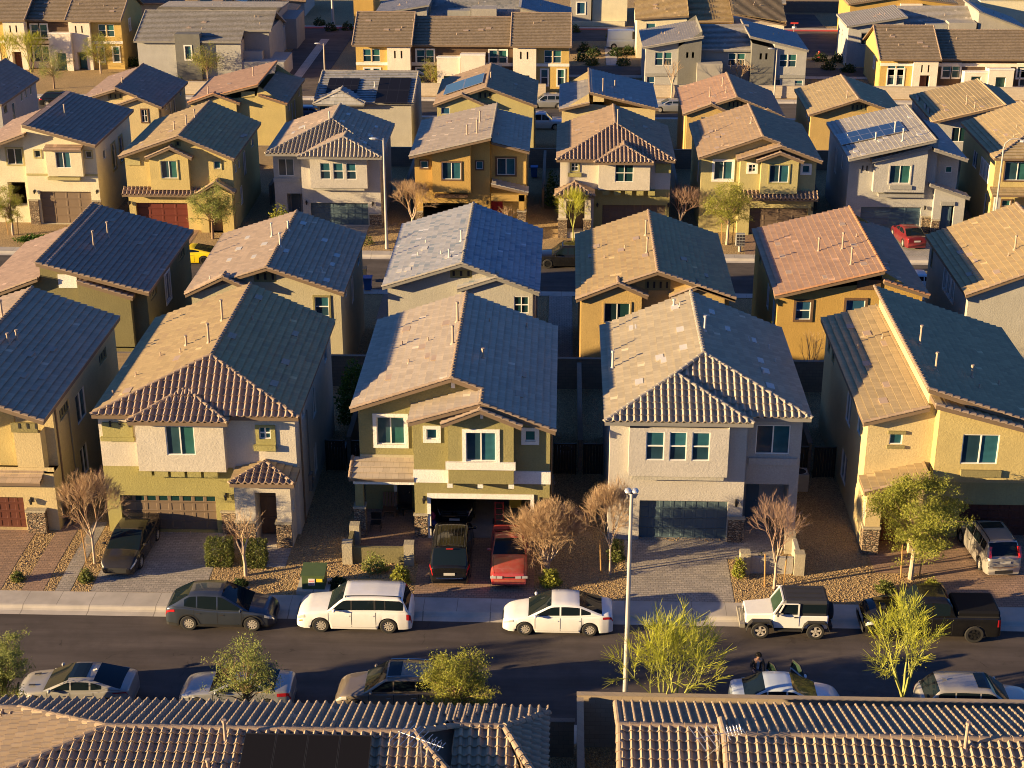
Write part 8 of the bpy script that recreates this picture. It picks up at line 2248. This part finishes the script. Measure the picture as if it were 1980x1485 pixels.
for x, y, lb in ((2.7, 218.3, 'upright dark shrub by the beige townhouse'), (6.6, 226.5, 'yellow green shrub before the beige townhouse'), (1.3, 232.5, 'yellow green shrub at the end of the grey roof'), (2.3, 212.1, 'dark low bush nearest the far lane'), (3.9, 215.6, 'second dark low bush left of the far walkway'), (6.9, 215.7, 'dark low bush right of the far walkway'), (8.6, 216.8, 'dark low bush beside the delivery van'), (7.7, 209.6, 'bright low bush by the far lane'), (3.6, 209.5, 'bright low bush left of the far walkway end'), (33.9, 213.1, 'dark bush beside the right far walkway'), (34.2, 207.6, 'dark bush lower on the right far walkway'), (36.1, 212.5, 'dark bush by the grey townhouse corner'), (36.5, 206.1, 'dark bush before the right tan townhouse'), (-5.1, 199.2, 'dark bush by the right patio'), (-33.9, 232.2, 'dark bush beyond the red kerb'), (-31.6, 233.0, 'dark bush right of the far light pole'), (-36.1, 236.2, 'dark bush left of the far light pole'), (-56.5, 206.9, 'dark bush beside the top left townhouse corner'), (-47.9, 195.7, 'small bush by the grey townhouse'), (-64.6, 206.6, 'small bush before the teal door'), (-23.1, 193.3, 'small bush by the cream wall')):
    k += 1
    shrub(lb, x, y, -5.65, 1.2, 1., 1.5, 'dark' if 'dark' in lb else 'shrub', 300+k, 420, FT, size=.16)

# ------------------------------------------------------------------ street furniture
POLE = m_plain('pole_concrete', (.40, .37, .335), .75, var=.15, vs=2); LUM = m_plain('luminaire_grey', (.5, .5, .5), .4, .3)
LP = 'tall street lights'
def lamp_post(label, x, y, z, top, style, m=POLE, r=.12):
    t = thing('street_light', label, 'street light', (x, y, z), LP)
    q = MB(); q.tube((x, y, z-.1), (x, y, z+.5), r*1.25, r*1.2, n=12); q.tube((x, y, z+.5), (x, y, top), r, r*.6, n=12); q.build('pole', m, t, smooth=40)
    a = MB(); l = MB()
    if style == 'twin':
        for k in (-1, 1):
            a.tube((x, y, top-.1), (x+.18*k, y+.1, top+.05), .04, n=6)
            l.ball((x+.13*k, y+.05, top+.08), .14, .2, .09, 10, 6)
    elif style == 'left':
        a.tube((x, y, top-.15), (x-.55, y-.1, top), .045, n=6); l.ball((x-.75, y-.1, top+.02), .38, .16, .10, 10, 6)
    else:
        p = [(x, y, top-.1), (x+.1, y, top+.35), (x+.45, y, top+.65), (x+.95, y, top+.72), (x+1.3, y, top+.62)]
        for b, c in zip(p, p[1:]): a.tube(b, c, .045, n=6)
        l.ball((x+1.5, y, top+.5), .32, .18, .12, 10, 6)
    a.build('arm', m, t); l.build('luminaire', LUM, t, smooth=60)
lamp_post('tall pale street light pole standing by the near foreground wall', 2.68, 52.75, .17, 11.08, 'twin', r=.105)
lamp_post('tall street light left of the golden house with lamp pointing left', -14.08, 122.2, -2.43, 6.62, 'left')
lamp_post('slender street light with curved arm right of the round green shrub', 34.57, 124., -2.43, 5.86, 'curve', r=.1)
lamp_post('small far street light in the lane beside the left garages', -29.74, 197., -5.6, -0.55, 'left', r=.1)
lamp_post('pale thick light pole beyond the red kerb at the top', -34.35, 238., -5.7, 9., 'left', r=.2)
lamp_post('slender far street light before the grey split roof townhouse', 25.14, 190.4, -5.6, 0.46, 'left', r=.09)
# utility box
t = thing('utility_box', 'dark green utility box with warning stickers on a concrete pad', 'utility box', (-11.25, 64., .19))
q = MB(); q.box(-12., -10.5, 63.5, 64.75, .1, .36); q.build('concrete_pad', CONC2, t)
G_ = m_plain('utility_green', (.065, .10, .035), .55, var=.25)
q = MB(); q.box(-11.75, -10.72, 63.68, 64.55, .36, 1.08); q.build('cabinet', G_, t)
q = MB(); q.face([(-11.79, 63.63, 1.10), (-10.68, 63.63, 1.10), (-10.68, 64.6, 1.26), (-11.79, 64.6, 1.26)]); q.face([(-11.79, 63.63, 1.06), (-10.68, 63.63, 1.06), (-10.68, 63.63, 1.10), (-11.79, 63.63, 1.10)])
q.box(-11.79, -10.68, 63.66, 64.6, 1.05, 1.1); q.build('lid', G_, t)
q = MB(); q.box(-11.45, -11.15, 63.655, 63.675, .58, .92); s_ = q.build('warning_sticker', m_plain('sticker_white', (.75, .72, .68), .5), t)
q = MB()
for k in range(4): q.box(-11.42, -11.18, 63.648, 63.654, .61+k*.08, .64+k*.08)
q.build('sticker_print', m_plain('sticker_red', (.6, .08, .05), .5), s_)
q = MB(); q.box(-11.08, -10.8, 63.655, 63.675, .76, .92); q.build('warning_sticker', m_plain('sticker_yellow', (.75, .6, .04), .5), t)
# sidewalk cover
q = MB(); q.box(-21.55, -20.75, 62.55, 63.2, .16, .182); tag(q.build('utility_cover', m_plain('cover_tan', (.33, .27, .17), .8, var=.2), o=(-21., 62.8, .16)), 'tan square utility cover set in the sidewalk at left', 'utility cover')
# bins, air conditioners, mail box
BIN = {k: m_plain('bin_'+k, c, .5) for k, c in dict(blue=(.02, .10, .30), dark=(.03, .03, .03)).items()}
def bin_(label, x, y, z, col):
    t = thing('wheelie_bin', label, 'bin', (x, y, z), 'wheelie bins'); q = MB()
    for za, zb, a, b in ((.08, 1.0, .24, .31),):
        A = [(x+i*a, y+j*a, z+za) for i, j in ((-1, -1), (1, -1), (1, 1), (-1, 1))]; B = [(x+i*b, y+j*b*1.15, z+zb) for i, j in ((-1, -1), (1, -1), (1, 1), (-1, 1))]
        for k in range(4): q.face([A[k], A[(k+1) % 4], B[(k+1) % 4], B[k]])
        q.face(A[::-1])
    q.build('bin_body', BIN[col], t); l = MB(); l.box(x-.34, x+.34, y-.40, y+.38, z+1.0, z+1.07); l.tube((x-.25, y+.40, z+.98), (x+.25, y+.40, z+.98), .03); l.build('lid', BIN[col], t)
    w = MB()
    for k in (-1, 1): w.tube((x+.24*k-.03, y+.26, z+.12), (x+.24*k+.03, y+.26, z+.12), .12, n=10)
    w.build('wheels', TYRE, t)
bin_('blue wheelie bin at the kerb right of the sage house', -14.46, 112.33, -2.43, 'blue')
bin_('dark wheelie bin beside the blue one', -15.10, 114.43, -2.43, 'dark')
bin_('blue wheelie bin beside the golden house gate', *(-2.66, 143.63), -2.4, 'blue')
ACM = m_plain('ac_grey', (.30, .30, .28), .6, var=.1)
def ac(label, x, y, z):
    t = thing('air_conditioner', label, 'air conditioner', (x, y, z), 'air conditioners in the side yards'); q = MB(); q.box(x-.45, x+.45, y-.45, y+.45, z, z+.95)
    for k in range(6): q.box(x-.46, x+.46, y-.46, y-.45, z+.12+k*.13, z+.17+k*.13)
    q.build('cabinet', ACM, t); f = MB(); f.tube((x, y, z+.95), (x, y, z+.965), .38, n=16); f.build('fan_grille', DARK, t)
    r = MB()
    for a, b in ((.4, .36),):
        for i in range(16):
            p, s2 = 2*PI*i/16, 2*PI*(i+1)/16; r.face([(x+a*math.cos(p), y+a*math.sin(p), z+.97), (x+a*math.cos(s2), y+a*math.sin(s2), z+.97), (x+b*math.cos(s2), y+b*math.sin(s2), z+.97), (x+b*math.cos(p), y+b*math.sin(p), z+.97)])
    r.build('fan_ring', WHITE, t)
ac('round topped air conditioner behind the gate of the olive banded house', -11.9, 77.4, .28); ac('second air conditioner left of the open garage house', -10.6, 77.2, .28)
ac('air conditioner right of the open garage house', .35, 77.3, .28); ac('air conditioner right of the grey hip house', 12.45, 75., .28); ac('air conditioner deeper in the gap right of the grey hip house', 12.5, 77., .28)
t = thing('mailbox', 'grey cluster mail box right of the staked green tree', 'mail box', (14.2, 122.4, -2.42)); q = MB(); q.box(13.85, 14.55, 122.2, 122.6, -1.9, -.9); q.build('box', ACM, t); q = MB(); q.tube((14.2, 122.4, -2.45), (14.2, 122.4, -1.9), .12, n=8); q.build('pedestal', ACM, t)
q = MB()
for i in range(3):
    for j in range(4): q.box(13.9+i*.22, 14.08+i*.22, 122.19, 122.2, -1.85+j*.23, -1.66+j*.23)
q.build('box_doors', CHROME, t)
HYD = m_plain('hydrant_red', (.45, .03, .02), .5)
x, y = 34.01, 215.17
t = thing('fire_hydrant', 'small red fire hydrant by the right far walkway', 'hydrant', (x, y, -5.6)); q = MB(); q.lathe([(0, .95), (.12, .9), (.16, .75), (.14, .7), (.14, .1), (.2, .08), (.2, 0)], (x, y, -5.6), 'z', 12); q.build('barrel', HYD, t); q = MB(); q.tube((x-.28, y, -5.1), (x+.28, y, -5.1), .08, n=8); q.build('nozzles', HYD, t)
t = thing('street_sign', 'red and white road sign at the far right lane', 'sign', (30.01, 212., -5.6)); x = 30.01; q = MB(); q.tube((x, 212., -5.7), (x, 212., -0.38), .05, n=6); q.build('post', ALU, t)
z = -0.52; q = MB(); q.box(x-.5, x+.5, 211.9, 211.94, z, z+.2); q.build('name_plate', m_plain('sign_red', (.5, .04, .03), .5), t); q = MB(); q.tube((x, 211.9, z-.55), (x, 211.93, z-.35), .28, n=8); q.build('sign_plate', WHITE, t)
# ------------------------------------------------------------------ garage clutter and porch furniture
GC = 'things stored in the open garage'
RM = m_plain('hand_truck_red', (.55, .02, .02), .4)
x, y = -2.95, 70.3
t = thing('hand_truck', 'red upright hand truck standing inside the open garage', 'hand truck', (x, y, .32), GC); q = MB()
for k in (-.2, .2): q.tube((x+k, y, .42), (x+k, y+.12, 1.55), .022, n=6)
for z in (.6, .9, 1.2, 1.5): q.tube((x-.2, y+(z-.42)*.1, z), (x+.2, y+(z-.42)*.1, z), .018, n=6)
q.build('frame', RM, t); q = MB(); q.box(x-.24, x+.24, y-.3, y, .33, .36); q.build('toe_plate', RM, t)
q = MB()
for k in (-.28, .28): q.tube((x+k-.04, y+.1, .48), (x+k+.04, y+.1, .48), .14, n=12)
q.build('wheels', TYRE, t)
def blob(name, label, cat, x, y, z, rx, ry, rz, m):
    t = thing(name, label, cat, (x, y, z), GC); q = MB(); q.ball((x, y, z+rz*.85), rx, ry, rz, 12, 8)
    rr = random.Random(int(x*100)); q.v = [(a+rr.uniform(-.02, .02), b+rr.uniform(-.02, .02), max(z, c)) for a, b, c in q.v]; q.build('bag_body', m, t); q = MB(); q.bar((x-.08, y, z+rz*1.75), (x+.08, y, z+rz*1.75), .04, .06); q.build('tie', m, t)
blob('bag', 'pink bag on top of blue bag inside the open garage', 'bag', -6.35, 70.2, .62, .26, .2, .26, m_plain('bag_pink', (.55, .07, .16), .6))
blob('bag', 'deep blue bag on the garage floor under the pink one', 'bag', -6.4, 70.1, .32, .36, .28, .2, m_plain('bag_blue', (.03, .05, .30), .6))
t = thing('step_stool', 'white plastic step stool at the back of the open garage', 'stool', (-4.7, 74.8, .32), GC); q = MB(); q.box(-4.95, -4.45, 74.6, 75., .85, .92); q.build('seat', WHITE, t)
for i, j in ((-1, -1), (1, -1), (1, 1), (-1, 1)): q = MB(); q.bar((-4.7+.2*i, 74.8+.16*j, .87), (-4.7+.25*i, 74.8+.2*j, .32), .05, .05); q.build('leg', WHITE, t)
ORG = m_plain('chair_orange', (.5, .08, .03), .5)
t = thing('folding_chair', 'orange folding chair at the back of the open garage', 'chair', (-4.0, 74.9, .32), GC); q = MB(); q.box(-4.25, -3.75, 74.7, 75.1, .74, .78); q.build('seat', ORG, t); q = MB(); q.box(-4.25, -3.75, 75.1, 75.14, 1.0, 1.3); q.build('backrest', ORG, t)
for a, b in (((-4.24, 74.68, .32), (-4.24, 75.13, 1.3)), ((-3.76, 74.68, .32), (-3.76, 75.13, 1.3)), ((-4.24, 75.15, .32), (-4.24, 74.72, .76)), ((-3.76, 75.15, .32), (-3.76, 74.72, .76))): q = MB(); q.bar(a, b, .035, .035); q.build('leg', ALU, t)
def boxes(label, x, y, z, w, h, m): 
    t = thing('storage_box', label, 'box', (x, y, z), GC); q = MB(); q.box(x-w/2, x+w/2, y-.25, y+.25, z, z+h); q.build('box_body', m, t); q = MB(); q.box(x-w/2-.02, x+w/2+.02, y-.27, y+.27, z+h, z+h+.05); q.build('lid', m, t)
boxes('yellow storage box right of the red hand truck', -2.2, 72.4, .32, .6, .5, m_plain('box_yellow', (.45, .30, .03), .6)); boxes('dark storage box at the left garage wall', -6.4, 73.6, .32, .7, .9, PLAS); boxes('grey storage box at the right garage wall', -1.2, 74.5, .32, .7, 1.1, ACM)
BRW = m_plain('wood_brown', (.14, .075, .04), .7, var=.2)
PF = 'porch furniture'
t = thing('lounge_chair', 'brown slatted chair on the porch left of the open garage', 'chair', (-8.5, 71.2, .3), PF); q = MB(); q.box(-8.85, -8.15, 70.95, 71.5, .6, .66); q.build('seat', BRW, t)
q = MB()
for k in range(5): q.bar((-8.8+k*.155, 71.5, .62), (-8.8+k*.155, 71.72, 1.35), .11, .03)
q.build('backrest', BRW, t)
for i, j in ((-1, 0), (1, 0), (1, 1), (-1, 1)): q = MB(); q.box(-8.5+.3*i-.035, -8.5+.3*i+.035, 71.0+.4*j-.035, 71.0+.4*j+.035, .3, .6); q.build('leg', BRW, t)
t = thing('side_table', 'small dark table beside the brown porch chair', 'table', (-7.8, 71.2, .3), PF); q = MB(); q.tube((-7.8, 71.2, .82), (-7.8, 71.2, .86), .3, n=14); q.build('table_top', IRON, t); q = MB(); q.tube((-7.8, 71.2, .3), (-7.8, 71.2, .82), .04, n=6); q.build('leg', IRON, t)
t = thing('wire_chair', 'thin black chair beside the porch stone pillar', 'chair', (-9.0, 69.6, .3), PF); q = MB(); q.box(-9.25, -8.75, 69.4, 69.85, .7, .74); q.build('seat', IRON, t); q = MB(); q.box(-9.25, -8.75, 69.86, 69.89, .8, 1.15); q.build('backrest', IRON, t)
for i, j in ((-1, -1), (1, -1), (1, 1), (-1, 1)): q = MB(); q.tube((-9.+.23*i, 69.62+.22*j, .3), (-9.+.23*i, 69.62+.22*j, .7), .018, n=5); q.build('leg', IRON, t)

# ------------------------------------------------------------------ person at the open car door
SKIN = m_plain('skin', (.42, .235, .15), .55); HAIR = m_plain('hair_black', (.012, .009, .008), .7); JACK = m_plain('jacket_black', (.018, .017, .02), .85, var=.2, vs=12); SHIRT = m_plain('shirt_blue', (.05, .10, .24), .85); JEAN = m_plain('trousers_dark', (.04, .045, .06), .9); SHOE = m_plain('shoe_dark', (.03, .03, .03), .6)
def skin_mesh(name, mat, parent, pts, edges, radii, root=0, sub=2):
    me = bpy.data.meshes.new(name); me.from_pydata(pts, edges, []); ob = bpy.data.objects.new(name, me); COL.objects.link(ob)
    md = ob.modifiers.new('skin', 'SKIN'); ob.modifiers.new('sub', 'SUBSURF').levels = sub; md.use_smooth_shade = True
    for i, r in enumerate(radii):
        v = me.skin_vertices[0].data[i]; v.radius = (r, r) if not isinstance(r, tuple) else r; v.use_root = i == root
    dg = bpy.context.evaluated_depsgraph_get(); dg.update()
    nm = bpy.data.meshes.new_from_object(ob.evaluated_get(dg)); bpy.data.objects.remove(ob)
    nm.materials.clear(); nm.materials.append(mat); o = bpy.data.objects.new(name, nm); COL.objects.link(o); o.parent = parent; return o
PX, PY = 8.32, 56.75
t = thing('person', 'person with dark curly hair and black jacket over blue shirt beside the open rear door', 'person', (PX, PY, 0.03), None, PI)
# local: facing +y (turned to face the car), z up
P = [(0, 0, .95), (0, .01, 1.12), (0, .03, 1.30), (0, .07, 1.45), (0, .10, 1.53), (0, .13, 1.60), (0, .15, 1.69),
     (-.10, 0, .92), (-.11, .02, .50), (-.11, -.02, .10), (-.11, .14, .05), (.10, 0, .92), (.13, .06, .50), (.14, -.04, .10), (.15, .12, .05),
     (-.19, .06, 1.42), (-.26, .10, 1.15), (-.22, .32, 1.02), (-.20, .42, 1.02), (.19, .06, 1.42), (.27, .05, 1.14), (.20, .26, 1.06), (.17, .37, 1.08)]
E_ = [(0, 1), (1, 2), (2, 3), (3, 4), (4, 5), (5, 6), (0, 7), (7, 8), (8, 9), (9, 10), (0, 11), (11, 12), (12, 13), (13, 14), (3, 15), (15, 16), (16, 17), (17, 18), (3, 19), (19, 20), (20, 21), (21, 22)]
Rr = [(.15, .11), (.14, .10), (.16, .11), (.13, .09), .055, .075, .085, .085, .06, .042, .04, .085, .06, .042, .04, .06, .045, .034, .036, .06, .045, .034, .036]
for sgn, wrist in ((-1, 18), (1, 22)):
    wx, wy, wz = P[wrist]
    for k, (dx, dz, ln) in enumerate(((-.032, .0, .075), (-.012, .006, .088), (.010, .006, .084), (.030, .0, .066))):
        n = len(P); P += [(wx+dx*.7, wy+.04, wz+dz), (wx+dx, wy+.04+ln*.6, wz+dz-.012), (wx+dx, wy+.04+ln*.85, wz+dz-.04)]; E_ += [(wrist, n), (n, n+1), (n+1, n+2)]; Rr += [.0105, .009, .0075]
    n = len(P); P += [(wx-sgn*.03, wy+.02, wz-.005), (wx-sgn*.055, wy+.055, wz-.02)]; E_ += [(wrist, n), (n, n+1)]; Rr += [.012, .009]
body = skin_mesh('body', SKIN, t, P, E_, Rr)
nb = MB(); nb.ball((0, .245, 1.665), .014, .022, .022, 6, 4); nb.build('nose', SKIN, body, o=(0, 0, 0), smooth=60)
for m in (1, -1):
    q = MB(); q.ball((.034*m, .222, 1.695), .013, .010, .009, 8, 5); q.build('eye', HAIR, body, o=(0, 0, 0)); q = MB(); q.ball((.088*m, .14, 1.675), .012, .022, .03, 6, 5); q.build('ear', SKIN, body, o=(0, 0, 0), smooth=60)
q = MB(); q.box(-.025, .025, .228, .236, 1.618, 1.626); q.build('mouth', m_plain('lips', (.25, .09, .07), .6), body, o=(0, 0, 0))
skin_mesh('jacket', JACK, t, [P[i] for i in (0, 1, 2, 3, 15, 16, 17, 19, 20, 21)], [(0, 1), (1, 2), (2, 3), (3, 4), (4, 5), (5, 6), (3, 7), (7, 8), (8, 9)], [(.17, .13), (.165, .125), (.185, .135), (.13, .10), .085, .064, .05, .085, .064, .05])
q = MB(); q.face([(-.05, .155, 1.0), (.05, .155, 1.0), (.06, .18, 1.36), (.03, .19, 1.45), (-.03, .19, 1.45), (-.06, .18, 1.36)]); q.face([(-.05, .148, 1.0), (.05, .148, 1.0), (.06, .17, 1.36), (-.06, .17, 1.36)]); q.build('shirt', SHIRT, t, o=(0, 0, 0))
skin_mesh('trousers', JEAN, t, [(0, 0, .97), P[7], P[8], (-.11, -.01, .14), P[11], P[12], (.14, -.03, .14)], [(0, 1), (1, 2), (2, 3), (0, 4), (4, 5), (5, 6)], [(.16, .125), .10, .078, .065, .10, .078, .065])
for i in (10, 14):
    q = MB(); x, y, z = P[i]; q.ball((x, y-.06, .05), .055, .15, .06, 10, 6); q.build('shoe', SHOE, t, o=(0, 0, 0), smooth=60)
hb = MB(); rr = random.Random(4); hp = []
for _ in range(520):
    u, w = rr.uniform(0, 6.3), rr.uniform(-.25, 1); k = math.sqrt(1-w*w)
    p = V((.105*k*math.cos(u), .13+.115*k*math.sin(u), 1.715+.10*w))
    if p.y > .205 and p.z < 1.735: continue
    hp.append((p, V((0, 0, 1))))
leaves(hb, hp, 1300, .008, .028, rr, .7); hb.build('hair', HAIR, t, o=(0, 0, 0))

# ------------------------------------------------------------------ loose stones over the gravel
rr = random.Random(77); q = MB()
ban = [(-32., -25.7, 63, 70), (-24.8, -23.7, 63, 76), (-23.25, -22.45, 63, 70), (-21.6, -16.25, 63, 69), (-14.7, -12.8, 65.7, 69), (-6.7, -1., 63, 69), (-10., -6.6, 66.3, 72), (3.1, 8.1, 63, 69), (8., 10.5, 67.2, 72), (17.5, 25., 63, 72), (14.8, 17.7, 66.1, 70), (-12.05, -10.45, 63.4, 64.8)]
n = 0
while n < 24000:
    x, y = rr.uniform(-26., 18.), rr.uniform(63.5, 71.5 if rr.random() < .6 else 76)
    if any(a < x < b and c < y < d for a, b, c, d in ban): continue
    n += 1; s = rr.uniform(.018, .04) if rr.random() < .95 else rr.uniform(.05, .065); z = zyard(y)
    a = rr.random()*6.3; P4 = [(x+s*math.cos(a+k*1.57+rr.uniform(-.3, .3))*rr.uniform(.7, 1.2), y+s*math.sin(a+k*1.57)*rr.uniform(.7, 1.2), z+s*.15) for k in range(4)]
    T_ = (x+rr.uniform(-.3, .3)*s, y+rr.uniform(-.3, .3)*s, z+s*rr.uniform(.7, 1.1))
    for k in range(4): q.face([P4[k], P4[(k+1) % 4], T_])
o = q.build('loose_stones', m_leaf('stone_mix', (.42, .285, .145), (.60, .435, .225))); o['kind'] = 'stuff'

# meters and pipes on the side walls of the near row
MET = m_plain('meter_grey', (.22, .21, .19), .55, .3)
for h_ in [o for o in bpy.data.objects if o.get('category') == 'house' and o.get('group') == G1]:
    x_ = {-29.: -24.6, -17.4: -12.65, -5.2: -.45, 7.: None, 19.5: None}.get(round(h_.location.x, 1))
    if x_ is None: continue
    q = MB(); q.box(x_+.003, x_+.17, 72.0, 72.45, 1.2, 2.1); q.tube((x_+.2, 72.22, 1.75), (x_+.26, 72.22, 1.75), .1, n=10); q.build('meter_box', MET, h_)
    q = MB(); q.tube((x_+.07, 72.22, 2.1), (x_+.07, 72.22, 5.6), .035, n=6); q.build('conduit', MET, h_)
    q = MB(); q.tube((x_+.06, 70.3, .2), (x_+.06, 70.3, 6.3), .045, n=6); q.build('downpipe', WHITE if False else FASCIA, h_)

cam = bpy.data.cameras.new('camera'); co = bpy.data.objects.new('camera', cam); COL.objects.link(co)
co.location = (0, 0, 37.8); co.rotation_euler = (math.radians(67.), 0, math.radians(1.88))
cam.sensor_width = 36; cam.lens = 36*3090/1980; cam.clip_end = 3000; cam.clip_start = .5
S.camera = co
AZ, EL = math.radians(72), math.radians(10.5)
sv = V((-math.cos(EL)*math.sin(AZ), -math.cos(EL)*math.cos(AZ), math.sin(EL)))
sun = bpy.data.lights.new('sun', 'SUN'); sun.energy = 5.; sun.angle = math.radians(.5); sun.color = (1., .725, .375)
so = bpy.data.objects.new('sun', sun); COL.objects.link(so); so.location = (-40, -20, 60)
so.rotation_euler = (-sv).to_track_quat('-Z', 'Y').to_euler()
w = bpy.data.worlds.new('World'); S.world = w; w.use_nodes = True
nt = w.node_tree; bg = nt.nodes['Background']
sky = nt.nodes.new('ShaderNodeTexSky'); sky.sky_type = 'NISHITA'; sky.sun_disc = False
sky.sun_elevation = EL; sky.sun_rotation = math.atan2(sv.x, sv.y)
sky.ozone_density = 4.; sky.dust_density = .4; sky.air_density = 1.2
tint = _mix(nt, 1., sky.outputs[0], (.47, .64, 1.06), 'MULTIPLY')
nt.links.new(tint, bg.inputs[0]); bg.inputs[1].default_value = .06
S.view_settings.view_transform = 'Standard'; S.view_settings.look = 'None'
S.view_settings.exposure = 1.6; S.view_settings.gamma = 1.
S.cycles.max_bounces = 6; S.cycles.diffuse_bounces = 3; S.cycles.glossy_bounces = 3; S.cycles.transparent_max_bounces = 6
S.cycles.use_denoising = True
S.cycles.filter_width = 1.0
